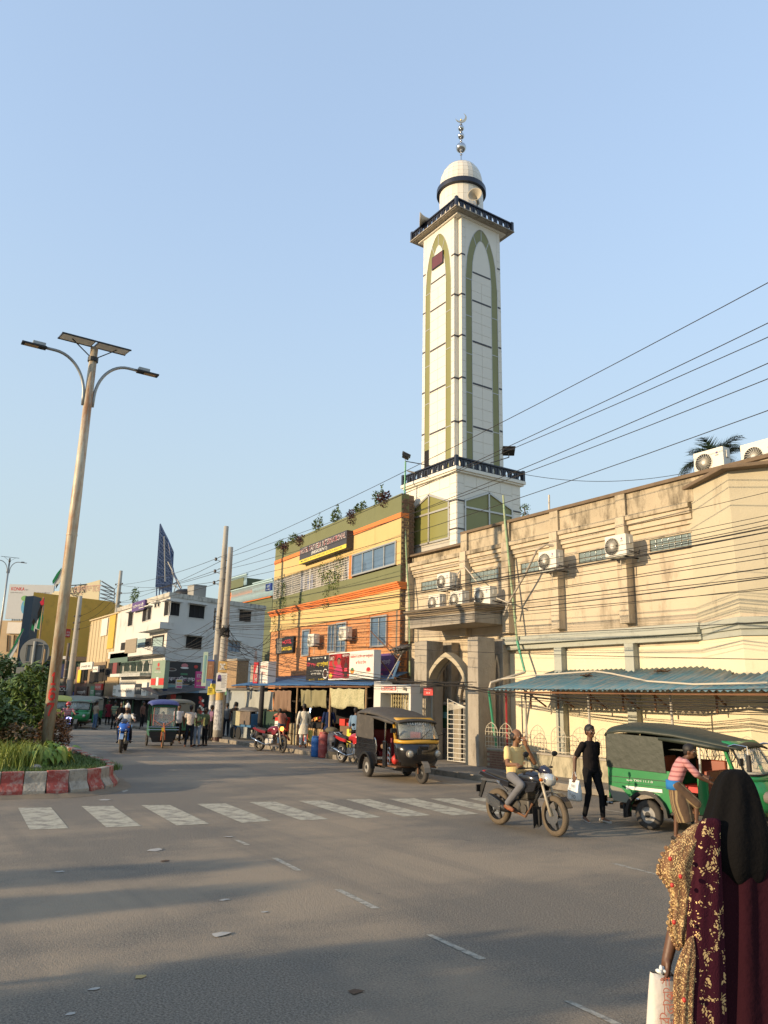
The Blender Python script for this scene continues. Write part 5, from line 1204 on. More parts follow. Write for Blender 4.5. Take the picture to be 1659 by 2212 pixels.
sign('pole_notice','white notice with red bar lettering fixed to the slim pole before the beige building',(236,1437),(251,1433),(233,1468),plane=(b-FH*.5,-FH),d=.05,frame=bk['sign_white'],items=[(bn('আলহাজ'),.15,.6,.7,.2,bk['ink'],.01),(rc(.1,.35,.45,.5),bk['letter_red']),(rc(.55,.35,.9,.5),bk['letter_red']),(rc(.03,.03,.97,.2),bk['letter_blue'])],cat='notice')
wpole = mat('weathered_timber_pole',(.17,.13,.095),.9,var=.25,sc=4)
b = gd(196,1540); pole((b.x,b.y),(220,1372),.34,.22,'dark leaning stub pole in front of the brown shophouse',m=wpole)
b = gd(144,1543); PE,_ = pole((b.x,b.y),(161,1287),.36,.2,'slim pole with three insulator pairs in front of the mustard wall',ins=[zat(155,y,b) for y in (1331,1345,1359)])
b = gd(131,1540); pole((b.x,b.y),(145,1389),.2,.14,'thin grey pole just left of the pole with red posters',m=wpole)
b = gd(317,1560); pole((b.x,b.y),(345,1338),.26,.15,'dark timber pole at the corner balcony of the white building',m=wpole,ins=[zat(335,y,b) for y in (1347,1358)])
for k,(px,py,w) in enumerate([(523,1425,.3),(541,1415,.3)]):
    pass
T = thing('brick_pier','rough brick pier with patterned tiles beside the paired poles','pier',gd(500,1560)); q0,q1 = on(494,1428,20),on(508,1500,20)
MB().box(q0.x-.6,q1.x,20,20.8,.1,q0.z).build('pier_body',cm('patterned_brown',(.30,.20,.11),var=.4,sc=6),T)
MB().box(q0.x-.65,q1.x+.05,19.95,20.85,q0.z,q0.z+.12).build('pier_cap',conc,T)
T = thing('concrete_column','unfinished grey concrete column with bare rods behind the stalls','column',on(545,1500,20.5)); q0 = on(545,1437,20.5)
MB().box(q0.x-.2,q0.x+.25,20.5,20.9,.1,q0.z).build('column_shaft',conc,T)
for k in range(3): MB().bar((q0.x-.12+k*.13,20.7,q0.z),(q0.x-.12+k*.13,20.7,q0.z+.9),.02).build('reinforcing_rod',rust,T)

def wire(p,q,sag,r,label=None,group='cables strung from pole to pole',n=16):
    p,q = V(p),V(q); pts = [p.lerp(q,k/n)-V((0,0,sag*4*(k/n)*(1-k/n))) for k in range(n+1)]
    o = MB().tube(pts,r,5).build('cable',cable); tag(o,label or 'thin black cable in the dense bundle crossing the front of the beige building','cable',group); return o
def ext(p,q,X):        # carry the line on to the next pole line beyond the frame
    t = (X-p.x)/(q.x-p.x); return p+(q-p)*t
YW = 13.4
six = [(593,0,1203,0),(675,0,1232,0),(700,1,1206,0),(752,0,1257,0),(780,1,1232,0),(843,1,1257,0)]
names = ['highest of the six upper cables climbing to the right edge of the sky','second highest upper cable against the sky','third upper cable, close under the second one','fourth upper cable against the sky','fifth upper cable, just below the fourth','lowest of the six upper cables against the sky']
for k,(yr,side,yl,_) in enumerate(six):
    z = zi[{1203: 0,1206: 0,1232: 1,1257: 2}[yl]]
    p = V((pA.x+(-.5 if not side else .35),pA.y+(-.2 if not side else .12),z+.05)); q = on(1659,yr,YW-.4 if not side else YW+.2)
    sg = .25+.05*k; Q = ext(p,q,6.0); Q.z += .35; wire(p,Q,sg+.25,.0095,names[k])
    far = V((b.x,b.y,0))
    e = PC.location + V((-.4 if not side else .3,0,zat(255,(1262,1282,1302)[k % 3],PC.location))); wire(p,e,.3,.013,'thin cable running back from the paired poles past the white building','cables running back along the street')
    if k < 4: wire(e,PE.location+V((.3,0,zat(155,(1331,1345,1359)[k % 3],PE.location))),.6,.016,'thin cable crossing in front of the mustard wall','cables along the far street')
low = [1050,1072,1082,1090,1097,1104,1112,1119,1128,1136,1145,1160,1176,1186,1196,1215,1232,1263,1300,1395]
for k,yr in enumerate(low):
    ry = 1318+min(60,k*2.6)
    p = V((pA.x+R.uniform(-.3,.5),pA.y-R.uniform(0,.3),zat(462,ry,pA))); Yq = YW+R.uniform(-.5,.35); q = on(1659,yr,Yq); Q = ext(p,q,5.5)
    Q.z += .2; wire(p,Q,.25+R.uniform(0,.45),R.choice((.006,.008,.008,.012)),'thin black cable crossing the beige wall, '+'first second third fourth fifth sixth seventh eighth ninth tenth eleventh twelfth thirteenth fourteenth fifteenth sixteenth seventeenth eighteenth nineteenth twentieth'.split()[k]+' from the top at the right edge')
# low service cables drooping from the paired poles across the portico to the awning
for k in range(9):
    p = V((pB.x+.1,pB.y-.2,zat(478,1372+k*9,pB))); q = on(1010+R.uniform(-20,20),1478+R.uniform(-5,8),15.2+R.uniform(0,.3))
    wire(p,q,.22+R.uniform(0,.22),.010,'drooping service cable between the paired poles and the portico','service cables above the stalls')
for k in range(8):
    p = on(1000+R.uniform(-10,10),1484+R.uniform(-3,6),15.3); q = on(1659,1478+R.uniform(-6,40),15.0+R.uniform(0,.25)); q = ext(p,q,-3)
    wire(p,q,.1+R.uniform(0,.35),.010,'loose service cable sagging below the tin awning','service cables under the tin awning')
for k in range(10):      # tangle between the paired poles and the white building
    p = V((pA.x,pA.y,zat(455,1330+k*9,pA))); q = on(R.uniform(300,360),R.uniform(1350,1430),YWB-1)
    wire(p,q,R.uniform(.2,.9),.012,'slack cable between the paired poles and the balconies of the white building','slack cables across the side street')
for k in range(8):
    p = V((pB.x,pB.y,zat(478,1340+k*10,pB))); q = HA+hd*(HL-.3-k*.1)+hn*.1+V((0,0,3.3+k*.35)); wire(p,q,R.uniform(.2,.7),.011,'slack cable from the shorter paired pole to the hotel corner','slack cables to the hotel')
for k in range(6):
    p = PC.location+V((0,-.2,zat(240,1370+k*8,PC.location))); q = on(R.uniform(330,345),R.uniform(1380,1410),YWB-1.2); wire(p,q,R.uniform(.3,.9),.014,'slack cable between the slim pole and the dark timber pole','slack cables by the white building')
T = on(1140,1030,YN+2); wire(on(1100,1018,YN+.5),on(1490,1020,22.0),.35,.01,'single thin cable sagging from the lower balcony to the rooftop units','cable to the roof')

# ---------------------------------------------------------------- solar street lamps on the median
panelback = mat('white_panel_backsheet',(.78,.76,.70),.5); solar = mat('solar_cells',(.02,.03,.06),.2)
def lamp(base,top,label,r0,r1,m,rot):
    T = thing('street_lamp',label,'street lamp',V((*base,.3)),0,'solar street lamps'); zt = zat(*top,base)-.3
    k1 = .40
    zz_ = zt*.655
    MB().tube([(0,0,0),(0,0,zz_-.35),(0,0,zz_),(0,0,zt)],[r0,r0*.93,r1*1.12,r1*.9],18).build('pole',m,T,world=False,smooth=True)
    MB().lathe([(r0*1.0,zt*.52-.02),(r0*1.0,zt*.52+.02)],18).build('collar',m,T,world=False)
    u = V((cos(rot),sin(rot),0)); w = V((-sin(rot),cos(rot),0))
    for s in (-1,1):
        pts = []; n = 12
        for k in range(n+1):
            t = pi/2*k/n; pts.append(u*s*(.14+.86*(1-cos(t))) + V((0,0,zt-1.5+1.15*sin(t))))
        pts += [u*s*(1.0+.25)+V((0,0,zt-.35))]
        pts = [u*s*.13+V((0,0,zt-1.75))]+pts
        arm = MB().tube(pts,.042,10).build('arm',galv,T,world=False,smooth=True)
        c0 = u*s*1.24+V((0,0,zt-.35))
        hd_ = MB().obox(c0-w*.11-V((0,0,.035)),u*s*.62,w*.22,V((0,0,.045))).build('lamp_head',darkmetal,T,world=False)
        MB().obox(c0+u*s*.03-w*.09+V((0,0,.012)),u*s*.32,w*.18,V((0,0,.09))).build('driver_box',galv,hd_,world=False)
        MB().obox(c0+u*s*.2-w*.08-V((0,0,.04)),u*s*.34,w*.16,V((0,0,.006))).build('lamp_lens',cm('warm_lens',(.45,.33,.2)),hd_,world=False)
    tilt = rad(9)
    up = (w*cos(tilt)+V((0,0,sin(tilt)))); nrm = u.cross(up)
    cc = V((0,0,zt+.12))
    for s in (-1,1):
        o = cc+u*(0.03 if s > 0 else -.93)-up*.32
        MB().obox(o,u*.9,up*.64,nrm*.03).build('solar_panel',solar,T,world=False)
        MB().obox(o+u*.03+up*.03-nrm*.006,u*.84,up*.58,nrm*.005).build('panel_back',panelback,T,world=False)
        MB().bar(V((0,0,zt-.35)),cc+u*s*.62,.025).build('strut',darkmetal,T,world=False)
    MB().bar(cc-u*.94-up*.33,cc+u*.94-up*.33,.035).bar(cc-u*.94+up*.33,cc+u*.94+up*.33,.035).build('panel_frame',darkmetal,T,world=False)
    MB().cyl((0,0,zt-.42),(0,0,zt-.3),r1*1.25,n=14).build('clamp',darkmetal,T,world=False)
    return T,zt
lb_ = gd(96.5,1640,.45); LR = rad(33.7)
L1,z1L = lamp((lb_.x,lb_.y),(197,752),'tall rusty solar street lamp numbered 167 in the near end of the median',.145,.115,rustpole,pi/2)
def digit(ch,zc,w,h,a0,r):
    P = {'1': [[(-.25,.3),(0,.5),(0,-.5)],[(-.3,-.5),(.3,-.5)]],'6': [[(.35,.4),(.1,.5),(-.2,.4),(-.4,.1),(-.4,-.25),(-.2,-.47),(.1,-.5),(.38,-.35),(.4,-.1),(.2,.06),(-.1,.05),(-.38,-.12)]],'7': [[(-.4,.5),(.42,.5),(.2,.15),(0,-.15),(-.1,-.5)],[(-.4,.5),(-.4,.36)]]}[ch]
    mb = MB()
    for st_ in P:
        for (x0,y0),(x1,y1) in zip(st_,st_[1:]):
            L_ = max(1,int(sqrt(((x1-x0)*w)**2+((y1-y0)*h)**2)/.012))
            for k in range(L_+1):
                t = k/L_; x,y = (x0+(x1-x0)*t)*w,(y0+(y1-y0)*t)*h; q = .020; c4 = []
                for dx,dy in ((-q,-q*1.3),(q,-q*1.3),(q,q*1.3),(-q,q*1.3)): a = a0+(x+dx)/r; c4.append((r*cos(a),r*sin(a),zc+y+dy))
                mb.add(c4,[(0,1,2,3)])
    return mb.build('painted_number',mat('bright_red_paint_mark',(.62,.03,.015),.5),L1,**dict(world=False))
for ch,py in (('1',1466),('6',1499),('7',1532)):
    digit(ch,zat(104,py,lb_)-.3,.17 if ch != '1' else .13,.27,atan2(-lb_.y,-lb_.x)-.12,.1475)
q = gd(-24,1532); L2,_ = lamp((q.x,q.y),(22,1206),'second solar street lamp at the far left edge, plain grey pole',.13,.10,galv,pi/2)
# road sign seen from the back
sb = gd(60,1600,.45); sb = V((-24.6,4.15,.4))
T = thing('road_sign','round grey road sign seen from behind with a narrow plate below it','road sign',sb)
MB().cyl((0,0,0),(0,0,zat(73,1385,sb)-.4),.045,n=10).build('post',galv,T,world=False)
c0 = onp(73,1411,sb,FH)-sb; rd_ = abs((onp(105,1411,sb,FH)-onp(41,1411,sb,FH)).length)/2
MB().cyl(c0+FH*.05,c0+FH*.07,rd_,n=36).build('sign_disc',cm('grey_sign_back',(.13,.135,.13),rough=.6),T,world=False)
s_ = sd; MB().ring([c0+s_*a*rd_*.62+V((0,0,b_*rd_*.62)) for a,b_ in ((-1,-1),(1,-1),(1,1),(-1,1))],[c0+s_*a*rd_*.55+V((0,0,b_*rd_*.55)) for a,b_ in ((-1,-1),(1,-1),(1,1),(-1,1))],FH*.03).build('stiffener',cm('grey_sign_back',()),T,world=False)
q0,q1 = onp(34,1441,sb,FH)-sb,onp(99,1456,sb,FH)-sb
MB().obox(V((q0.x,q0.y,q1.z))+FH*.05,V((q1.x-q0.x,q1.y-q0.y,0)),V((0,0,q0.z-q1.z)),FH*.02).build('name_plate',cm('grey_sign_back',()),T,world=False)
T = thing('bamboo_pole','rough bamboo pole standing in the median beside the round sign','bamboo pole',V((-23.9,4.3,.4)),0)
MB().tube([(0,0,0),(.02,.0,1.2),(.0,.02,zat(87,1402,(-23.9,4.3))-.4)],[.04,.036,.025],8).build('stalk',mat('dry_bamboo',(.34,.22,.11),.7),T,world=False)
# flags
fl = {'flag_black': (.015,.015,.015),'flag_white': (.5,.5,.46),'flag_green': (.02,.16,.07),'flag_red': (.45,.03,.05)}
for k,c in fl.items(): fl[k] = cloth(k,c)
def flag(label,px,base,name='flag',stripes=None):
    T = thing(name,label,'flag',base)
    for i,(m_,poly_) in enumerate(stripes):
        P = [onp(x,y,base-FH*.02*i,FH) for x,y in poly_]
        part(MB().prism(P,FH*.02),'cloth_band',fl[m_],T)
    return T
fb = V((-30,5.0,.4))
T = flag('drooping flag of black, white, green and red bands above the round sign',None,fb,stripes=[('flag_white',[(93,1293),(95,1310),(88,1362),(76,1358),(84,1325)]),('flag_green',[(92,1313),(93,1335),(87,1361),(79,1357),(85,1330)]),('flag_black',[(91,1308),(86,1328),(81,1340),(81,1325),(88,1305)]),('flag_red',[(94,1290),(95,1305),(91,1308),(88,1306),(86,1300),(92,1296)])])
MB().cyl(onp(95,1290,fb,FH),onp(81,1420,fb,FH),.03,n=8).build('flag_staff',mat('dry_bamboo',()),T)
flag('smaller crumpled flag just left of the drooping flag',None,fb+V((-.5,0,0)),stripes=[('flag_green',[(74,1338),(77,1345),(74,1364),(67,1360),(69,1350)]),('flag_black',[(73,1335),(76,1342),(71,1352),(69,1345)]),('flag_white',[(76,1345),(77,1350),(74,1366),(73,1360)])])
flag('narrow banner tied to the numbered street lamp pole',None,lb_+V((.1,.2,0)),stripes=[('flag_white',[(134,1228),(133,1252),(122,1268),(116,1264),(120,1250),(129,1236)]),('flag_green',[(133,1226),(124,1248),(114,1262),(113,1255),(123,1238)]),('flag_black',[(122,1262),(126,1262),(120,1272)])])
for k,(pts,l_) in enumerate([([(40,1382),(36,1400),(18,1434),(7,1434),(20,1412)],'long pale bunting cloth sloping down at the far left'),([(52,1358),(42,1380),(38,1392),(34,1388),(44,1372)],'thin grey bunting strip above the sloping cloth')]):
    T = flag(l_,None,fb+V((-1-k,0,0)),'bunting',stripes=[('flag_white',pts),('flag_green',[(pts[0][0]-3,pts[0][1]),(pts[0][0],pts[0][1]),pts[-2],(pts[-2][0]-3,pts[-2][1])])])
    T['category'] = 'bunting'
# ---------------------------------------------------------------- air conditioners
def ac(name_label,c,w=.82,h=.56,d=.32,T0=None,legs=True,bracket=True,front=V((0,-1,0)),fanr=.21,left=True,logo=True):
    """c: bottom-left-front corner seen from the street"""
    u = V((-front.y,front.x,0)); T = thing('air_conditioner',name_label,'air conditioner',c+u*w/2-front*d/2,0,'outdoor air conditioning units')
    MB().obox(c,u*w,V((0,0,h)),-front*d).build('casing',acwhite,T,bevel=.012)
    fx_ = .34 if left else .5; fc = c+u*(w*fx_)+V((0,0,h*.48)); q = Matrix.Translation(fc+front*.004) @ front.to_track_quat('Z','Y').to_matrix().to_4x4()
    rr = min(h*.43,fanr*1.2)
    MB().lathe([(rr,0),(rr,.012),(rr*.96,.014),(rr*.94,.004)],28).xf(q).build('fan_guard',acwhite,T)
    MB().lathe([(rr*.94,.0),(rr*.94,.004)],28).xf(q).build('fan_opening',acgrill,T)
    mb = MB()
    for k in range(22):
        a = 2*pi*k/22; pts = [(rr*.22*cos(a),rr*.22*sin(a),.008),(rr*.6*cos(a+.25),rr*.6*sin(a+.25),.012),(rr*.93*cos(a+.4),rr*.93*sin(a+.4),.008)]; mb.tube(pts,.0075,3)
    mb.xf(q).build('fan_blade_ribs',acwhite,T); MB().lathe([(rr*.22,.004),(rr*.2,.016)],14).xf(q).build('fan_hub',acwhite,T)
    r_ = u; s_ = c+u*w-front*(d*.35)
    MB().obox(s_+u*.002+V((0,0,h*.55)),-front*(d*.35),V((0,0,h*.3)),u*.03).build('side_cover',acwhite,T)
    MB().tube([s_+u*.01+V((0,0,h*.2)),s_+u*.10+V((0,0,h*.15)),s_-front*d*.8+u*.12+V((0,0,h*.1)),s_-front*d*1.2+u*.05+V((0,0,h*.3))],.022,6).build('pipe',cable,T)
    if logo:
        o = c+u*(w*.76)+V((0,0,h*.70))+front*.003; poly(blob(.03,.05,.028,.028),o,u,front,bk['letter_blue'],T,'logo_disc'); poly([(.03,.05),(.055,.05),(.05,.075),(.03,.078)],o,u,front,bk['letter_red'],T,'logo_mark',.006)
        lettering('GREE',o+u*-.02+V((0,0,-.03)),u,.10,.03,bk['ink'],T,front,lift=.004)
    if bracket:
        mb = MB()
        for f in (.15,.85):
            p = c+u*(w*f)+V((0,0,-.02)); mb.bar(p+front*.03,p-front*(d+.35),.03); mb.bar(p-front*(d+.3)+V((0,0,.05)),p-front*(d+.3)-V((0,0,.1)),.03); mb.bar(p,p-front*(d+.3)-V((0,0,.0)),.03)
        mb.bar(c+u*(w*.1)-V((0,0,.02)),c+u*(w*.9)-V((0,0,.02)),.03).build('bracket',greytrim,T)
        MB().tube([c+u*w*.5-front*.2,c+u*w*.48-V((0,0,.35))-front*.2],.016,5).build('drain_hose',pvc,T)
    return T
YA = YM-.62
for (x,y,l_) in ((944,1276,'air conditioner on a bracket above the portico roof, left wall unit'),(1164,1235,'air conditioner hung on the middle of the beige wall'),(1308,1206,'air conditioner hung furthest right on the beige wall')):
    ac(l_,on(x,y,YA),.72,.60)
for (x,y,w,l_) in ((925,1337,.66,'left of the three units standing on the portico roof'),(972,1327,.66,'middle of the three units standing on the portico roof'),(1024,1316,.80,'right and largest of the three units standing on the portico roof')):
    c_ = on(x,1330,YM-.75); c_.z = zs+.62; ac('air conditioner, '+l_,c_,w,.60,bracket=False)
c_ = onp(1501,1030,V((XBAY,YM+.35,0)),V((0,-1,0))); 
ac('big air conditioner on the roof beside the palm crown',V((on(1501,1030,YM+.3).x,YM+.3,ZTOP+.12)),.86,.62,bracket=False)
q0 = onp(1597,1015,CP+V((0,.7,0)),V((0,-1,0)))
ac('big air conditioner on top of the bay, cut by the right edge',V((on(1602,1005,CP.y+.75).x,CP.y+.75,ZB+.11)),.95,.72,bracket=False)
for (x0,y1,l_) in ((664,1396,'air conditioner left on the orange brick front of the hotel'),(731.5,1383,'air conditioner right on the orange brick front of the hotel')):
    ac(l_,oh(x0,y1,.5),.68,.55,.30,front=hn,logo=False)
# pipes
T = thing('drain_pipe','green plastic pipe leaning over the wall from the roof to the tin awning','pipe',on(1135,1440,YM-.3))
MB().tube([on(1087,1070,YM-.1),on(1091,1130,YM-.15),on(1117,1385,YM-.25)],.035,8).build('upper_length',cm('pale_green_pipe',(.30,.42,.24),stain=(.4,.33,.2),sth=.5),T)
MB().tube([on(1117,1385,YM-.25),on(1134,1452,YM-.35)],.038,8).build('lower_length',greenpipe,T)
MB().tube([on(1134,1452,YM-.35),on(1060,1475,16.0),on(1056,1492,16.0)],.04,8).build('white_length',pvc,T)
MB().tube([on(1056,1492,16.0),on(1065,1560,16.3),V((on(1066,1560,16.3).x,16.4,.7))],.04,8).build('down_length',greenpipe,T)
T = thing('drain_pipe','slender green pipe running down between the hotel and the minaret','pipe',on(870,1280,17.2))
MB().tube([on(876,996,YN-.45),on(874,1060,17.3),on(872,1170,17.25),on(868,1279,17.2)],.035,8).build('pipe_length',greenpipe,T)
T = thing('drain_pipe','pale yellow green pipe down the left edge of the beige building','pipe',on(886,1400,YM-.3))
MB().tube([on(875,1138,YM-.2),on(879,1230,YM-.2),on(884,1300,YM-.25),on(885,1460,YM-.25)],.03,8).build('pipe_length',cm('pale_green_pipe',()),T)
T = thing('red_pipe','red iron pipe standing beside the portico wall','pipe',on(1094,1500,YM-.5)); MB().tube([on(1093,1492,YM-.5),V((on(1095,1560,YM-.5).x,YM-.5,.14))],.03,8).build('pipe_length',cm('red_iron',(.35,.02,.03)),T)
T = thing('conduit_pipe','white conduit draped along the blue tin awning','pipe',on(1300,1465,16.2)); MB().tube([V((p.x,p.y,p.z+.04)) for p in (on(1075,1471,16.3),on(1150,1462,16.5),on(1285,1453,16.8),on(1320,1458,16.6),on(1400,1475,16.0),on(1500,1482,15.7),on(1659,1479,15.6))],.022,6).build('pipe_length',pvc,T)
T = thing('wall_conduit','thick corrugated conduit curving from the wall unit down to the portico roof','conduit',on(1110,1260,YM-.4)); MB().tube([on(1203,1180,YM-.1),on(1180,1176,YM-.3),on(1160,1188,YM-.4),on(1135,1240,YM-.4),on(1100,1300,YM-.4),on(1088,1330,YM-.5)],.035,7).build('pipe_length',cm('grey_conduit',(.36,.31,.24)),T)
T = thing('wall_conduit','straight thin conduit slanting from the parapet to the portico roof','conduit',on(1000,1250,YM-.2)); MB().tube([on(984,1199,YM-.05),on(1052,1284,YM-.5),on(1105,1305,YM-.5)],.022,6).build('pipe_length',pvc,T)
T = thing('wall_conduit','vertical hose beside the left wall unit','conduit',on(975,1250,YM-.2)); MB().tube([on(1000,1225,YM-.05),on(988,1240,YM-.3),on(984,1300,YM-.35),on(984,1320,YM-.4)],.028,6).build('pipe_length',pvc,T)
T = thing('roof_post','thin pale pipe sticking up from the parapet of the beige building','pipe',on(1186,1100,YM+.3)); MB().cyl((on(1186,1100,YM+.3).x,YM+.3,ZTOP),(on(1186,1069,YM+.3).x,YM+.3,on(1186,1069,YM+.3).z),.03,n=8).build('pipe_length',pvc,T)

# ---------------------------------------------------------------- foliage
def leafmat(n_,c,v=.35): return mat(n_,c,.6,var=v,sc=2.2)
g_dark = leafmat('deep_green_leaf',(.085,.135,.035)); g_mid = leafmat('mid_green_leaf',(.12,.18,.035)); g_yel = leafmat('yellow_green_leaf',(.26,.30,.045)); g_red = leafmat('dark_red_leaf',(.085,.025,.028)); g_redg = leafmat('russet_leaf',(.17,.08,.03)); g_big = leafmat('fresh_broad_leaf',(.16,.25,.03)); barkm = mat('thin_brown_bark',(.12,.085,.055),.9,var=.3,sc=9)
def leaves(mb,pts,size,rnd,elong=1.8,droop=0.0):
    for p in pts:
        a = rnd.uniform(0,2*pi); t = rnd.uniform(-.9,.9)-droop; s = size*rnd.uniform(.6,1.35)
        d = V((cos(a)*cos(t),sin(a)*cos(t),sin(t))); w = d.cross(V((rnd.uniform(-.4,.4),rnd.uniform(-.4,.4),1))).normalized()*s*.5
        p = V(p); q = p+d*s*elong; m = p.lerp(q,.45); n = w.cross(d).normalized()*s*.12
        i = len(mb.v); mb.v += [tuple(p),tuple(m+w-n),tuple(q),tuple(m-w-n)]; mb.f += [(i,i+1,i+2),(i,i+2,i+3)]
def cloud(rnd,blobs,n,shell=.55):
    out = []; tot = sum(b[3]*b[4]*b[5] for b in blobs)
    for (x,y,z,rx,ry,rz) in blobs:
        for _ in range(int(n*rx*ry*rz/tot)):
            a = rnd.uniform(0,2*pi); c_ = rnd.uniform(-1,1); r = rnd.uniform(shell,1.05)**.6; s = sqrt(1-c_*c_)
            out.append((x+rx*r*s*cos(a),y+ry*r*s*sin(a),z+rz*r*c_))
    return out
def shrub(label,loc,blobs,n,size,m,stems=3,elong=1.8,droop=0,name='shrub',cat='plant',group=None,leafname='foliage'):
    rnd = random.Random(hash(label) % 9999 if False else len(label)*37+int(abs(loc[0])*10)); T = thing(name,label,cat,loc,0,group)
    mb = MB(); leaves(mb,cloud(rnd,blobs,n),size,rnd,elong,droop); mb.build(leafname,m,T,world=False)
    mb = MB()
    for k in range(stems):
        b = rnd.choice(blobs); mb.tube([(rnd.uniform(-.1,.1),rnd.uniform(-.1,.1),0),(b[0]*.5,b[1]*.5,b[2]*.5),(b[0]+rnd.uniform(-.3,.3)*b[3],b[1]+rnd.uniform(-.3,.3)*b[4],b[2]+b[5]*.4)],[.03,.02,.008],5)
    mb.build('stems',barkm,T,world=False); return T
mz = .4
def mp_(px,py,z=.4): p = gd(px,py,z); return V((p.x,p.y,z))
shrub('large dense green shrub filling the left edge of the median',(-21.5,2.6,mz),[(0,0,.85,.95,.8,.85),(-.3,-.7,1.0,.8,.7,.95),(.2,.5,.7,.6,.6,.7),(-.8,.2,1.25,.6,.5,.75)],5200,.085,g_dark,6,1.7)
shrub('tall airy shrub with narrow drooping leaves behind the numbered lamp',(-23.6,4.0,mz),[(0,0,1.3,.6,.55,1.2),(-.4,-.5,1.0,.6,.6,1.0),(.2,.3,.7,.5,.45,.7),(-.3,.3,1.9,.35,.35,.6)],3200,.085,g_mid,6,2.6,.4)
shrub('leggy shrub rising in front of the round road sign',(-26.5,3.6,mz),[(0,0,1.7,.7,.8,1.1),(-.4,-.8,1.5,.7,.7,1.0),(-1,-.2,2.2,.5,.6,.7)],3000,.10,g_dark,5,2.2,.2)
shrub('rust tinged bushy shrub right of the numbered lamp pole',(-22.6,4.55,mz),[(0,0,.55,.55,.45,.6),(-.8,.1,.5,.5,.4,.55)],2400,.06,g_redg,4,1.5)
shrub('dark red leaved shrub low in the middle of the median planting',(-20.6,3.35,mz),[(0,0,.45,.6,.5,.5),(-.5,-.6,.5,.5,.5,.5)],2000,.06,leafmat('bronze_leaf',(.12,.075,.03)),4,1.5)
shrub('row of clipped shrubs further along the median',(-31,4.6,mz),[(0,-.8,.5,1.2,.7,.55),(-3,-.6,.5,1.5,.7,.55),(-6.5,-.2,.7,1.6,.8,.7),(-10,0,.8,1.6,.8,.8),(3,-1.0,.5,1.2,.7,.5)],5200,.13,g_dark,6,1.6)
# broad-leaved plant at the lamp foot: each big leaf by itself
rnd = random.Random(11); T = thing('broad_leaf_plant','fresh green broad leaved plant at the foot of the numbered lamp','plant',(-19.7,3.95,mz),0)
def leafmesh(L_,w,dr,m,name='leaf'):
    mb = MB(); n = 6
    for k in range(n+1):
        t = k/n; ww = w*sin(pi*min(1,t*1.05))**.7*(1-.35*t) if 0 < t < 1 else 0.004; x = L_*t*(1-.15*t); z = -dr*L_*t*t
        mb.v += [(x,-ww,z+.25*ww),(x,0,z),(x,ww,z+.25*ww)]
    mb.f = [f for k in range(n) for f in ((3*k,3*k+3,3*k+4,3*k+1),(3*k+1,3*k+4,3*k+5,3*k+2))]
    return mb.mesh(name,m,True)
lm = [leafmesh(.30,.065,.75,g_big),leafmesh(.24,.06,.5,g_big),leafmesh(.34,.06,1.0,g_yel)]
for k in range(150):
    a = rnd.uniform(0,2*pi); r = rnd.uniform(.05,.62); z = rnd.uniform(.05,.52)*(1-.3*r); inst(rnd.choice(lm),'leaf',T,(r*cos(a)*1.0-.1,r*sin(a)*1.1-.15,z+.08),(rnd.uniform(-.4,.4),rnd.uniform(-.2,.7),a+rnd.uniform(-.7,.7)))
mb = MB()
for k in range(14): a = rnd.uniform(0,6.28); mb.tube([(0,0,0),(.2*cos(a),.2*sin(a),.3),(.5*cos(a),.5*sin(a),rnd.uniform(.35,.55))],[.014,.01,.006],5)
mb.build('stems',g_mid,T,world=False)
def tuft(mb,x,y,z,h,n,rnd,sp=.12,w=.006):
    for _ in range(n):
        a = rnd.uniform(0,6.28); l = h*rnd.uniform(.5,1.2); px,py = x+rnd.gauss(0,sp),y+rnd.gauss(0,sp); bx,by = cos(a)*l*.45,sin(a)*l*.45; i = len(mb.v)
        c,s_ = -sin(a)*w,cos(a)*w
        mb.v += [(px-c,py-s_,z),(px+c,py+s_,z),(px+bx*.4+c*.7,py+by*.4+s_*.7,z+l*.65),(px+bx*.4-c*.7,py+by*.4-s_*.7,z+l*.65),(px+bx,py+by,z+l*.88)]
        mb.f += [(i,i+1,i+2,i+3),(i+3,i+2,i+4)]
for k,(x,y,l_) in enumerate([(-19.2,2.95,'yellow green ornamental grass clump, nearest the left edge of the frame'),(-20.3,2.7,'yellow green ornamental grass clump behind the nearest one'),(-19.6,3.35,'yellow green ornamental grass clump beside the broad leaved plant')]):
    T = thing('ornamental_grass',l_,'plant',(x,y,mz),0,'yellow green grass clumps'); mb = MB(); tuft(mb,0,0,0,.62,420,rnd,.22,.008); mb.build('blades',g_yel,T,world=False)
mb = MB(); 
def inside(x,y): return y < 5.45-.0 and y > .1 and x < -17.95-(max(0,y-4.4))*1.0-max(0,1.6-y)*.9
cnt = 0
while cnt < 15000:
    x = -17.9-abs(rnd.gauss(0,3.2)); y = rnd.uniform(.2,5.4)
    if inside(x,y) and x > -34: tuft(mb,x,y,.35,rnd.uniform(.12,.2),2,rnd,.03,.006); cnt += 1
g_ = mb.build('lawn_grass',leafmat('lawn_green',(.095,.155,.03))); stuff(g_)
# stone in the grass
tag(MB().ball((-19.0,3.55,.45),.12,10,(1.3,1,.6)).build('stone',conc,bevel=0),'pale stone lying in the median grass','stone')
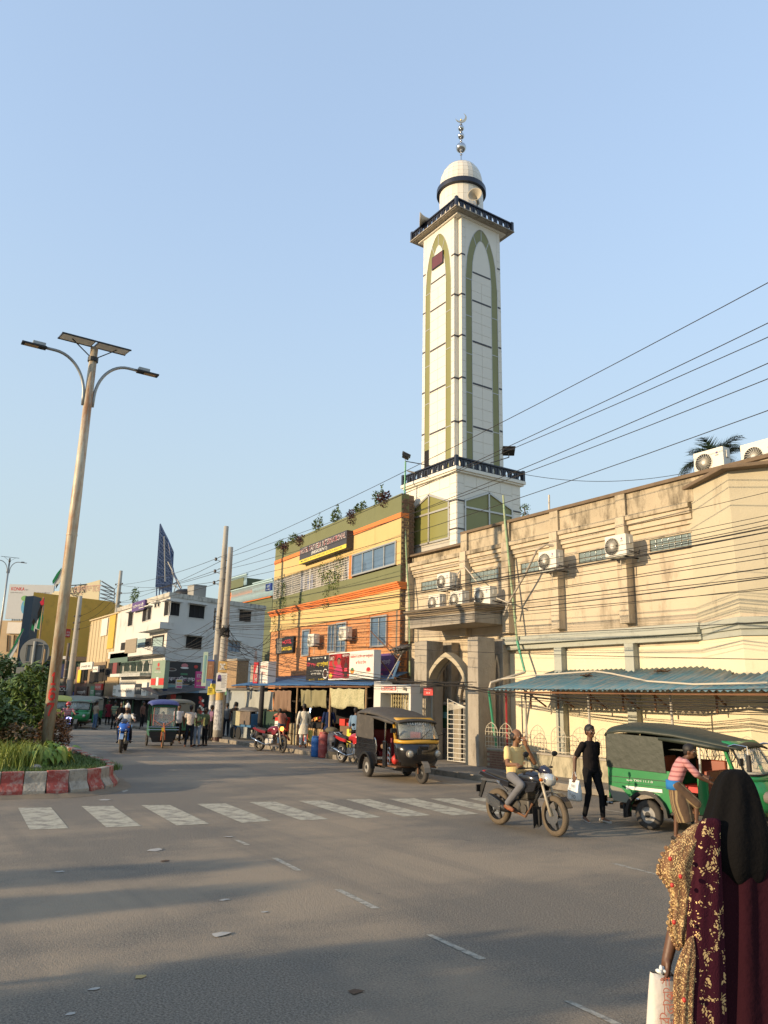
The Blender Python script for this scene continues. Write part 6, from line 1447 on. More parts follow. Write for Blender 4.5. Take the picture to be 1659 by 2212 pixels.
# rooftop plants on the hotel
for k,(px,py,w,m_,l_,hh) in enumerate([(617,1180,.55,g_red,'dark red hanging plant at the far left end of the hotel roof',.3),(604,1181,.4,g_mid,'green hanging plant at the left corner of the hotel roof',.25),(650,1163,.5,g_red,'second dark red hanging plant on the hotel roof',.28),(633,1168,.45,g_mid,'green bushy plant between the two left red plants on the hotel roof',.35),(687,1138,.4,g_mid,'small green sapling rising above the hotel sign',.45),
        (725,1118,.35,g_mid,'thin twiggy plant by a stick on the hotel roof',.45),(762,1110,.42,g_red,'large dark red trailing plant right of the hotel sign',.42),(778,1102,.4,g_mid,'light green trailing plant beside the large dark red one',.25),(818,1078,.42,g_mid,'green upright plant near the right end of the hotel roof',.4),(830,1075,.45,g_red,'dark red plant nearest the minaret on the hotel roof',.3)]):
    p = oh(px,py); shrub(l_,p,[(0,0,.02,w,.2,hh*.5),(.1,-.15,-.2,w*.6,.12,hh*.8)] if m_ is g_red else [(0,0,.1,w,.2,hh*.7),(.2,0,.2,w*.3,.1,hh),(-.25,0,.1,w*.3,.1,hh*.8)],230,.075,m_,3,1.6,group='plants along the hotel roof')
T = shrub('climbing vines on the left part of the hotel grille',oh(610,1290,.1),[(-.2,0,.4,.5,.12,.6),(.1,0,-.5,.3,.1,.7),(1.6,-.1,-.9,.25,.1,.6),(-1,.1,-.8,.2,.1,.6),(2.4,-.1,-.6,.3,.1,.6)],620,.06,g_mid,0,1.6,.4,name='vine')
T = shrub('climbing vines hanging around the window end of the hotel grille',oh(712,1250,.1),[(0,0,0,.5,.15,.45),(.8,0,.7,.35,.12,.9),(.6,0,-.5,.25,.1,.6),(-.8,0,.4,.3,.1,.5),(-.3,0,-.9,.3,.1,.5)],850,.06,leafmat('light_vine_leaf',(.14,.20,.04)),0,1.6,.4,name='vine')
shrub('thin leafy twigs beside the minaret base on the roof',on(1134,1110,YM+.6),[(0,0,.15,.2,.15,.22)],120,.05,g_mid,3)
shrub('small green sprout over the purple roof sign',on(291,1288,YWB),[(0,0,0,.5,.3,.7)],200,.12,g_mid,2)
# palm behind the roof
pp = on(1546,1010,21.0); T = thing('palm_tree','dark green palm crown rising behind the rooftop air conditioners','palm tree',(pp.x,21.0,0))
MB().tube([(0,0,0),(.1,0,pp.z*.5),(0,0,pp.z+.15)],[.22,.17,.14],10).build('trunk',barkm,T,world=False)
pf = mat('palm_frond_green',(.028,.055,.022),.5,var=.25)
for k in range(22):
    a = 2*pi*k/22*3+rnd.uniform(-.2,.2); el = rnd.uniform(-.1,1.35); L_ = rnd.uniform(1.0,1.35); mb = MB(); n = 14; pts = []
    for j in range(n+1):
        t = j/n; rr = L_*t; e = el-.9*t*t*(1.1-el*.4); pts.append(V((cos(a)*rr*cos(e),sin(a)*rr*cos(e),rr*sin(e))))
    mb.tube(pts,[.022-.018*j/n for j in range(n+1)],4)
    for j in range(3,n+1):
        d = (pts[j]-pts[j-1]).normalized(); s_ = d.cross(V((0,0,1))).normalized()
        for sg in (-1,1):
            for h_ in (0,.5):
                p = pts[j-1].lerp(pts[j],h_); q = p+(s_*sg*.8+d*.75+V((0,0,rnd.uniform(-.3,.1)))).normalized()*(.42*sin(pi*min(1,j/n*.85+.12))+.12); w = d*.024; i = len(mb.v); mb.v += [tuple(p-w),tuple(p+w),tuple(q)]; mb.f += [(i,i+1,i+2)]
    o = mb.build('frond',pf,T,world=False); o.location = (0,0,pp.z+.1)
# unseen trees and buildings added to cast shade on the road and far shops
def tree(x,y,h,r,label):
    T = thing('shadow_caster_tree',label,'tree',(x,y,0),0,'unseen trees added for their shade'); MB().tube([(0,0,0),(.1,.05,h*.4),(0,0,h*.8)],[.16,.12,.05],8).build('trunk',barkm,T,world=False)
    for k in range(5): a = k*1.26; MB().tube([(0,0,h*.45),(cos(a)*r*.6,sin(a)*r*.6,h*.8)],[.06,.02],6).build('branch',barkm,T,world=False)
    mb = MB(); leaves(mb,cloud(rnd,[(0,0,h*.8,r,r,h*.22),(r*.4,0,h*.65,r*.7,r*.7,h*.15),(-r*.4,.2,h*.7,r*.7,r*.7,h*.15)],2600),.14,rnd); mb.build('crown',g_dark,T,world=False)
tree(-12.9,-15,4.5,.32,'unseen young tree added for its shade, first along the near kerb'); tree(-11.3,-14,4.2,.4,'unseen young tree added for its shade, second along the near kerb')
tree(-7.0,-7.5,3.1,1.0,'unseen small tree added for its shade left of the viewpoint')
nb = thing('shadow_caster_block','unseen plain block added for its shade on the near side of the street','building',(-85,-18,0)); MB().box(-104,-66,-26,-12,0,9.5).build('wall',plaster,nb); MB().box(-104.2,-65.8,-26.2,-11.8,9.5,9.9).build('parapet',conc,nb)
for k in range(8): MB().box(-102+k*4.3,-99.5+k*4.3,-11.99,-11.95,1,2.8).build('window',glassdark,nb)
nb2 = thing('shadow_caster_house','unseen small house added for its shade on the near side of the street','building',(-58,-18,0)); MB().box(-64,-52,-26,-14,0,9.2).build('wall',cream,nb2); MB().box(-64.2,-51.8,-26.2,-13.8,9.2,9.5).build('parapet',conc,nb2)

# ---------------------------------------------------------------- stalls along the hotel
st = thing('market_stall','row of dark open stalls under a blue tin roof in front of the hotel','stall',(-30,16,.14))
sx0,sx1 = on(500,1481,15.4).x,on(797,1476,15.4).x
ze = on(700,1480,15.4).z
blue2 = mat('bright_blue_tin',(.06,.15,.30),.5,.2,var=.2,sc=2,stain=(.25,.22,.18),sth=.62)
x = sx0; k = 0
while x < sx1:
    yb = 17.0+(HA.x-x)*.082; tin(x,.87,15.38,ze+.008*(k % 2),yb,ze+.52,T=st,m=blue2,amp=.02,pitch=.13); x += .85; k += 1
MB().bar((sx0,15.45,ze-.06),(sx1,15.45,ze-.06),.06).build('eave_beam',rust,st)
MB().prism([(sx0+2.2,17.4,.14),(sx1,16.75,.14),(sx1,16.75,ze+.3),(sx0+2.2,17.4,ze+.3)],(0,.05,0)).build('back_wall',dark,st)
for px in (640,712,790): q = on(px,1550,15.5); MB().cyl((q.x,15.5,.14),(q.x,15.5,ze),.04,n=8).build('post',wood,st)
MB().bar((on(712,1500,15.6).x,15.6,1.4),(on(712,1500,15.6).x,15.6,1.4),.1)
def hang(px0,px1,y0,y1,m,label,Y=15.46,wav=.05,scal=0,name='tarpaulin'):
    A,B = on(px0,y0,Y),on(px1,y0,Y); zb = on((px0+px1)/2,y1,Y).z; zt_ = (A.z+B.z)/2; n,mm = 28,8; mb = MB()
    for j in range(mm+1):
        for i in range(n+1):
            u = i/n; v = j/mm; x = A.x+(B.x-A.x)*u; zz__ = zt_+(zb-zt_)*v*(1-.06*sin(u*9+1)-scal*abs(sin(pi*u*2))**2*.12*0) - (0 if j else .05*abs(sin(u*n*.4)))
            if scal: zz__ += scal*v*(.08-.10*abs(sin(pi*u*1.5+.4)))
            mb.v.append((x,Y+wav*sin(u*17+v*2)*(.3+v)+.03*sin(u*41),zz__))
    mb.f = [(j*(n+1)+i,j*(n+1)+i+1,(j+1)*(n+1)+i+1,(j+1)*(n+1)+i) for j in range(mm) for i in range(n)]
    o = mb.build(name,m,smooth=True); tag(o,label,'tarpaulin','cloth sheets hung from the stall roof'); s_ = o.modifiers.new('s','SOLIDIFY'); s_.thickness = .008; return o
hang(529,592,1492,1533,cloth('grey_white_sheet',(.34,.34,.30)),'grey white cloth sheet hanging over the food cart end of the stalls')
hang(591,631,1490,1536,cloth('brown_sheet',(.22,.145,.10)),'brown cloth sheet hanging right of the grey white one')
hang(650,707,1489,1528,cloth('khaki_sheet',(.24,.215,.12)),'plain khaki cloth sheet hanging in the middle of the stalls')
patm = mat('patterned_beige_sheet',(.46,.42,.25),.9,var=.25,sc=11,stain=(.22,.24,.12),sth=.52,cst=.8)
hang(713,789,1486,1530,patm,'patterned beige curtain hanging at the right end of the stalls',scal=1.0)
# shed wall and green door at the left end
shd = thing('corrugated_shed','pale grey shed wall with a dark green door beside the paired poles','shed',on(515,1560,15.6))
A,B = on(492,1490,15.6),on(546,1560,15.6)
part(MB().box(A.x,B.x,15.6,15.7,.14,A.z),'wall',cm('pale_grey_board',(.30,.32,.31)),shd)
part(MB().box(A.x-.1,B.x+1,15.45,17,A.z,A.z+.08),'roof',mat('grey_tin',()),shd)
part(MB().box(A.x,A.x+.25,15.55,15.6,.14,A.z),'white_strip',white,shd)
A2,B2 = on(474,1500,16.0),on(490,1585,16.0)
part(MB().box(A2.x,B2.x,16.0,16.1,.14,A2.z),'doorway',dark,shd); part(MB().box(A2.x-.12,A2.x,15.9,16.1,.14,A2.z+.1).box(B2.x,B2.x+.1,15.9,16.1,.14,A2.z+.1).box(A2.x,B2.x,15.95,16.05,A2.z-.02,A2.z+.28),'door_frame',mat('green_door_frame',(.08,.20,.10),.7),shd)
def prod(px0,py0,px1,py1,Y,d,name,label,m,cat,group=None,bev=.02,extra=None):
    A,B = on(px0,py0,Y),on(px1,py1,Y); o = MB().box(A.x,B.x,Y,Y+d,max(B.z,.14),A.z); T = thing(name,label,cat,((A.x+B.x)/2,Y+d/2,max(.14,B.z)),0,group); o.build(extra or 'body',m,T,bevel=bev); return T,A,B
T,A,B = prod(506,1540,541,1572,14.9,.8,'food_cart','small food cart with printed cloth sides and a curved grey tin top',cm('blue_cart_panel',(.05,.14,.26)),'cart')
pr1 = mat('printed_cloth_light',(.40,.36,.22),.9,var=.3,sc=9,stain=(.12,.18,.12),sth=.55,cst=.8); pr2 = mat('printed_cloth_dark',(.16,.12,.09),.9,var=.3,sc=7,stain=(.05,.05,.04),sth=.5)
part(MB().box(A.x-.02,A.x+(B.x-A.x)*.42,14.84,14.9,B.z+.05,A.z+.1),'cloth_side',pr1,T); part(MB().box(A.x+(B.x-A.x)*.42,B.x,14.84,14.9,B.z+.12,A.z+.1),'cloth_side',pr2,T)
part(MB().lathe([(.02,0),(.72,0),(.70,.05),(.45,.16),(.02,.2)],20).xf(Matrix.Translation(((A.x+B.x)/2,15.3,A.z+.1)) @ Matrix.Diagonal((1.25,.75,1,1))),'tin_top',mat('grey_tin',()),T,smooth=True)
for s_ in (.2,.8):
    xx = A.x+(B.x-A.x)*s_*.55; part(MB().lathe([(.24,-.02),(.27,-.02),(.27,.02),(.24,.02)],20,(xx,14.8,.41),'y'),'wheel',black,T)
    for k in range(4): part(MB().bar((xx+.24*cos(k*pi/4),14.8,.41+.24*sin(k*pi/4)),(xx-.24*cos(k*pi/4),14.8,.41-.24*sin(k*pi/4)),.012),'spoke',steel,T)
prod(568,1536,598,1576,15.2,.7,'kiosk_box','dark green shuttered kiosk box behind the parked red motorcycle',cm('dark_green_board',(.02,.05,.03)),'kiosk')
T,A,B = prod(594,1549,603,1580,14.9,.5,'drinks_fridge','small bright red drinks fridge beside the stacked tins',bk['letter_red'],'fridge')
part(MB().box(A.x+.05,B.x-.05,14.88,14.9,.5,A.z-.15),'door_glass',bk['sign_white'],T)
T = thing('black_post','thick black post holding the stall roof behind the parked motorcycle','post',on(558,1590,15.0)); q = on(560,1590,15.0); MB().cyl((q.x,15.0,.14),(q.x+.05,15.0,ze-.02),.13,.1,12).build('post_shaft',cm('black_stained_wood',(.025,.022,.02),stain=(.2,.2,.2),sth=.62),T,smooth=True)
tinm_ = mat('dented_beige_tin',(.42,.35,.21),.55,.2,var=.2,sc=5,stain=(.13,.09,.05),sth=.55,cst=.8)
names = ['upper left of the four square beige oil tins','upper right of the four square beige oil tins','lower left of the four square beige oil tins','lower right of the four square beige oil tins']
for i in range(4):
    c_,r_ = i % 2,i//2; q = on(620+c_*12,1601,15.35); T = thing('oil_tin',names[i]+' stacked by the stall','oil tin',(q.x+.17,15.5,.15+(1-r_)*.43),0,'square oil tins'); MB().box(-.165,.165,-.165,.165,0,.42).build('tin_body',tinm_,T,world=False,bevel=.025); MB().box(-.14,.14,-.14,.14,.421,.43).build('tin_lid',rust,T,world=False)
# counter with crates and produce
T,A,B = prod(664,1571,699,1601,15.6,.7,'stall_counter','wooden crate counter piled with snacks behind the man in white',mat('crate_plank',(.42,.28,.14),.8,var=.3,sc=6),'counter')
for k in range(8): xx = A.x+(B.x-A.x)*k/8; part(MB().box(xx+.02,xx+(B.x-A.x)/8-.02,15.56,15.6,.16,A.z-.02),'plank',mat('crate_plank',()),T)
part(MB().box(A.x-.1,B.x+.05,15.5,16.3,A.z+.002,A.z+.2),'tray',dark,T)
prod(656,1575,664,1602,15.5,.3,'bucket_box','red plastic container at the left end of the crate counter',redpaint,'container'); prod(664.5,1577,670,1602,15.3,.12,'sack','pale yellow printed sack leaning on the crate counter',cm('yellow_sack',(.5,.47,.12),var=.3,sc=8),'sack')
T,A,B = prod(734,1567,776,1601,15.7,.7,'stall_counter','dark wooden counter with red trays at the right end of the stalls',mat('dark_counter_wood',(.15,.09,.05),.8,var=.3,sc=6),'counter')
part(MB().box(A.x,A.x+.4,15.68,16.3,A.z+.003,A.z+.25),'red_box',redpaint,T); part(MB().box(A.x+.5,B.x,15.7,16.3,A.z+.003,A.z+.12),'tray',bk['letter_red'],T); part(MB().box(A.x+.7,A.x+1.0,15.6,15.69,.15,A.z-.1),'yellow_drum',bk['sign_yellow'],T)
for k in range(5): xx = A.x+1.05+k*.14; part(MB().box(xx,xx+.11,15.64,15.69,.15,A.z-.05),'plank',mat('crate_plank',()),T)
snack = [bk['letter_red'],cm('snack_orange',(.5,.2,.05)),cm('snack_brown',(.22,.12,.06)),bk['sign_yellow'],cm('snack_green',(.08,.22,.12))]
for k in range(26):
    q = on(rnd.uniform(664,700),1565,15.7); T = None
    if k == 0: heap = thing('snack_heap','heap of packaged snacks and red boxes on the crate counter','snacks',(q.x,15.8,1.0))
    zt_ = on(680,1571,15.6).z+.2
    MB().obox((q.x,15.6+rnd.random()*.4,zt_+rnd.random()*.12),(.12,.03*rnd.random(),.02),(.0,.1,0),(0,0,.09)).build('snack_packet',rnd.choice(snack),heap)
T = thing('fluorescent_tube','lit bluish white tube lamp hanging in the dark stall','lamp',on(669,1535,16.2)); q = on(670.5,1528,16.2); MB().cyl(on(669,1543,16.2),on(671,1528,16.2),.018,n=8).build('tube',mat('lit_tube',(.6,.75,1),emit=3),T); MB().bar(on(671,1528,16.2),on(671.3,1525,16.2),.03).build('socket',white,T)
T = thing('fruit_hanger','bunch of yellow coconuts hanging in the corner shop','fruit',ow_(407,1530,2.0))
for k in range(16): q = ow_(402+rnd.uniform(-6,10),1530+rnd.uniform(-9,7),2.0+rnd.random()*.2); MB().ball(q,.14,8).build('coconut',mat('yellow_fruit',(.45,.33,.08),.6),T,smooth=True)
T = thing('snack_strips','red and silver snack strips hanging at the corner shop door','snacks',ow_(432,1530,2.1))
for k in range(14): q = ow_(429+(k % 3)*3,1510+k*3.2,2.2); MB().obox(q,wd*.2,V((0,0,.18)),wn*.03).build('snack_packet',rnd.choice([bk['letter_red'],redpaint,steel]),T)
T = thing('hung_clothes','dark clothes and a red banner hanging under the corner shop eave','clothes',ow_(375,1520,2.0))
for (x0,y0,x1,y1,m_) in ((360,1500,368,1522,cloth('taupe_cloth',(.16,.12,.1))),(369,1500,379,1518,redpaint),(380,1502,391,1520,cm('dark_picture',(.06,.08,.07))),(352,1488,360,1506,cm('navy_sheet',(.02,.04,.10)))):
    A,B = ow_(x0,y0,2.3),ow_(x1,y1,2.3); part(MB().prism([A,V((B.x,B.y,A.z)),B,V((A.x,A.y,B.z))],-wn*.03),'cloth',m_,T)
# three barrels
def barrel(px,py,r,h,m,label,waist=True,band=None):
    q = gd(px,py); q.y += r; T = thing('barrel',label,'barrel',(q.x,q.y,0),0,'drums at the kerb')
    pr = [(r*.9,0),(r,.04),(r,h*.3),(r*1.03,h*.33),(r,h*.36),(r,h*.66),(r*1.03,h*.69),(r,h*.72),(r*.97,h*.9),(r*.82,h*.93),(r*.82,h*.96),(r*.88,h*.965),(r*.88,h),(r*.7,h)]
    MB().lathe(pr,26).build('drum',m,T,world=False,smooth=True)
    if band: MB().lathe([(r*1.015,0.0),(r*1.02,h*.02),(r*1.02,h*.27)],26).build('dirt_band',band,T,world=False,smooth=True)
    return T
barrel(672.5,1635,.18,.72,mat('blue_plastic_drum',(.025,.13,.38),.45,var=.12,sc=4),'bright blue plastic drum, smallest of three at the kerb')
barrel(688,1637,.18,.88,mat('faded_red_drum',(.36,.07,.06),.6,var=.2,sc=4,stain=(.5,.35,.3),sth=.58),'faded red drum squeezed between the blue and the grey drum')
T = barrel(708,1639,.29,.92,mat('dirty_navy_drum',(.030,.035,.055),.6,var=.3,sc=3,stain=(.09,.08,.06),sth=.56,cst=.6),'large dirty navy drum with a cloth over its lid',band=mat('mud_splash',(.07,.06,.042),.9))
p = T.location; o = MB().ball((p.x-.22,p.y-.05,.95),.24,14,(1.2,.9,.5)).build('sackcloth',cloth('olive_sackcloth',(.12,.105,.07)),smooth=True); tag(o,'olive sackcloth bundle slumped over the large drum','cloth'); 
# toilet block
YT = 15.4
tb_ = thing('toilet_block','narrow white public toilet entrance with a red sign and cream folding shutter','building',on(850,1560,YT+.5))
A,B = on(808,1471,YT),on(887,1496,YT); C1 = on(822,1496,YT)
tw = mat('white_cement_wall',(.60,.58,.52),.8,var=.05,sc=2,stain=(.4,.37,.3),sth=.66)
zt_ = on(850,1478,YT).z
part(MB().box(A.x,C1.x,YT,YT+.5,.14,zt_+.1),'wall',tw,tb_,bevel=.01); part(MB().box(C1.x+.002,B.x,YT,YT+.4,on(850,1497,YT).z,zt_),'header',tw,tb_,bevel=.01)
part(MB().box(B.x-.12,B.x,YT+.01,YT+.5,.14,on(850,1497,YT).z-.002),'wall',tw,tb_)
part(MB().box(C1.x,B.x,YT+.9,YT+.95,.14,zt_-.1),'inner_wall',cm('grey_tiled_wall',(.33,.34,.31)),tb_)
shm = mat('cream_folding_shutter',(.50,.42,.22),.6)
x0,x1 = on(849,1520,YT+.35).x,B.x-.13; z0_,z1__ = .15,on(850,1497,YT).z-.01
for k in range(9): xx = x0+(x1-x0)*(k+.5)/9; part(MB().box(xx-.014,xx+.014,YT+.3,YT+.33,z0_,z1__),'shutter_slat',shm,tb_)
for r_ in range(14):
    z = z0_+(z1__-z0_)*r_/14; mb = MB()
    for k in range(8): xx = x0+(x1-x0)*(k+.5)/9; w = (x1-x0)/9; mb.bar((xx,YT+.29,z),(xx+w,YT+.29,z+.12),.008).bar((xx+w,YT+.29,z),(xx,YT+.29,z+.12),.008)
    part(mb,'shutter_lattice',shm,tb_)
part(MB().bar((C1.x+.28,YT+.3,.15),(C1.x+.28,YT+.3,z1__),.04),'door_post',shm,tb_)
sign('toilet_sign','bright red toilet sign with bold white Bengali letters',(822.5,1480.5),(858,1481),(822.5,1494.5),YT-.02,d=.03,frame=white,face=bk['letter_red'],items=[(bn('টয়লেট'),.08,.18,.84,.62,white,.02)])
T = thing('wall_lamp','small round lamp on the toilet block header','lamp',on(877,1488,YT-.02)); q = on(877,1488,YT); MB().cyl(q+V((0,.0,0)),q+V((0,-.14,0)),.05,n=12).build('lamp_body',cm('beige_horn_enamel',()),T)
# litter
lit = mat('crumpled_paper',(.38,.36,.32),.8,var=.1); litb = mat('dry_leaf_litter',(.10,.06,.035),.9)
def litter(px,py,s,m,label,z=.004):
    p = gd(px,py,z); mb = MB(); n = 7; rr = [s*rnd.uniform(.5,1.1) for _ in range(n)]; a0 = rnd.uniform(0,6)
    mb.v = [(p.x,p.y,z+s*.10)] + [(p.x+rr[k]*cos(a0+2*pi*k/n),p.y+rr[k]*sin(a0+2*pi*k/n)*1.5,z+rnd.uniform(0,s*.12)) for k in range(n)]
    mb.f = [(0,k+1,(k+1) % n+1) for k in range(n)]; tag(mb.build('litter',m),label,'litter','scraps of litter on the road')
for px,py,s,m_,l_ in [(479,2018,.085,lit,'largest pale paper scrap in the left middle of the road'),(335,1836,.09,lit,'pale scrap below the second zebra stripe'),(357,1860,.06,litb,'curled brown scrap near the pale one below the zebra stripes'),(485,1944,.045,lit,'small pale scrap right of centre on the shaded road band'),(131,1883,.05,lit,'pale scrap at the upper left edge of the shaded road band'),
        (303,2110,.04,mat('ochre_scrap',(.4,.3,.12)),'tiny ochre scrap low on the left of the road'),(206,2136,.035,lit,'tiny pale scrap low at the far left'),(572,1970,.03,lit,'tiny scrap near the second lane dash'),(153,2190,.03,lit,'tiny scrap in the bottom left corner'),(494,1808,.06,lit,'pale scrap above the first lane dash'),
        (224,1728,.10,lit,'flat white scrap in front of the median kerb'),(1390,1752,.06,lit,'white scrap by the kerb under the green rickshaw tail'),(1262,1683,.06,lit,'crumpled white bag at the foot of the low wall'),(953,1689,.06,litb,'brown scrap right of the black rickshaw front wheel'),(832,1694,.04,lit,'small white scrap before the black rickshaw'),(628,1626,.16,lit,'crumpled clear bag at the kerb before the drums'),(640,1634,.05,lit,'small white scrap before the blue drum'),(704,1642,.09,mat('mixed_rubbish',(.28,.2,.16),var=.4,sc=20),'mixed rubbish scattered under the red drum'),(727,1642,.07,lit,'white rubbish under the navy drum'),(575,1625,.05,lit,'white scrap under the parked red motorcycle'),(770,2143,.05,litb,'dry dark debris low in the middle of the road'),(1185,1640,.03,lit,'tiny scrap on the pavement behind the rider'),(1545,1835,.04,lit,'small white scrap in front of the green rickshaw wheel'),(1475,1837,.03,lit,'tiny pale scrap beside the white one near the green rickshaw')]:
    litter(px,py,s,m_,l_)
# ---------------------------------------------------------------- vehicles (local axes: x forward, y to the left, z up, origin on the ground under the rear axle)
def loft(secs,n=16,p=2.4,mb=None,close=True):
    """secs: (x, y, z, half width, half height) rings across x"""
    mb = mb or MB(); base = len(mb.v)
    for (x,y,z,w,h) in secs:
        for k in range(n):
            t = 2*pi*k/n; c,s = cos(t),sin(t); mb.v.append((x,y+w*abs(c)**(2/p)*(1 if c > 0 else -1),z+h*abs(s)**(2/p)*(1 if s > 0 else -1)))
    for i in range(len(secs)-1):
        for k in range(n): k2 = (k+1) % n; o = base+i*n; mb.f.append((o+k,o+k2,o+n+k2,o+n+k))
    if close: mb.f.append(tuple(base+k for k in range(n))[::-1]); mb.f.append(tuple(base+(len(secs)-1)*n+k for k in range(n)))
    return mb
L0 = dict(world=False)
tyre = mat('dusty_tyre',(.055,.048,.040),.9,var=.3,sc=9,bump=.5,bsc=60); mudtyre = mat('mud_caked_tyre',(.125,.095,.062),.95,var=.3,sc=9,bump=.7,bsc=50)
def wheel(T,x,y,r,w,tm=tyre,rimm=steel,spokes=5,rr=.68,lean=0,solid=False,name='wheel'):
    pr = [(r*rr,-w*.42),(r*.86,-w*.5),(r*.97,-w*.36),(r,0),(r*.97,w*.36),(r*.86,w*.5),(r*rr,w*.42)]
    mb = MB(); n = 36; pts = pr+[(r*rr,-w*.42)]
    for (a,h) in pts:
        for k in range(n): t = 2*pi*k/n; mb.v.append((a*cos(t),h,a*sin(t)))
    for i in range(len(pts)-1):
        for k in range(n): k2 = (k+1) % n; mb.f.append((i*n+k,(i+1)*n+k,(i+1)*n+k2,i*n+k2))
    W = mb.build(name,tm,T,smooth=True,**L0); W.location = (x,y,r)
    if lean: W.rotation_euler = (0,0,lean)
    rb = MB()
    if solid: rb.lathe([(r*rr,-w*.3),(r*rr,-w*.36),(r*.5,-w*.2),(r*.2,-w*.42),(r*.2,w*.42),(r*.5,w*.2),(r*rr,w*.36),(r*rr,w*.3)],28,ax='y')
    else:
        for s in (-1,1):
            q = [(r*rr*cos(2*pi*k/28),s*w*.3,r*rr*sin(2*pi*k/28)) for k in range(29)]; rb.tube(q,.013,5)
        for k in range(spokes): a = 2*pi*k/spokes; rb.bar((cos(a)*.03,0,sin(a)*.03),(cos(a)*r*rr,0,sin(a)*r*rr),w*.30 if spokes < 9 else .006,.028 if spokes < 9 else .006)
    rb.build('rim',rimm,W,**L0)
    MB().lathe([(.05,-w*.5),(.05,w*.5)],12,ax='y').build('hub',darkmetal,W,**L0)
    return W
def cowl_ring(xb,xn,hw,z,n=12,p=2.6):
    out = []
    for k in range(n+1):
        t = -pi/2+pi*k/n; c,s = cos(t),sin(t); out.append((xb+(xn-xb)*abs(c)**(2/p),hw*(1 if s > 0 else -1)*abs(s)**(2/p),z))
    return out
def skinrings(rings,m,name,T,th=.012,**k):
    mb = MB(); n = len(rings[0])
    for r in rings: mb.v += r
    for i in range(len(rings)-1):
        for j in range(n-1): mb.f.append((i*n+j,i*n+j+1,(i+1)*n+j+1,(i+1)*n+j))
    o = mb.build(name,m,T,smooth=True,**L0); s = o.modifiers.new('s','SOLIDIFY'); s.thickness = th; return o
wglass = mat('windscreen_glass',(.55,.58,.52),.04,var=.02,alpha=.28)
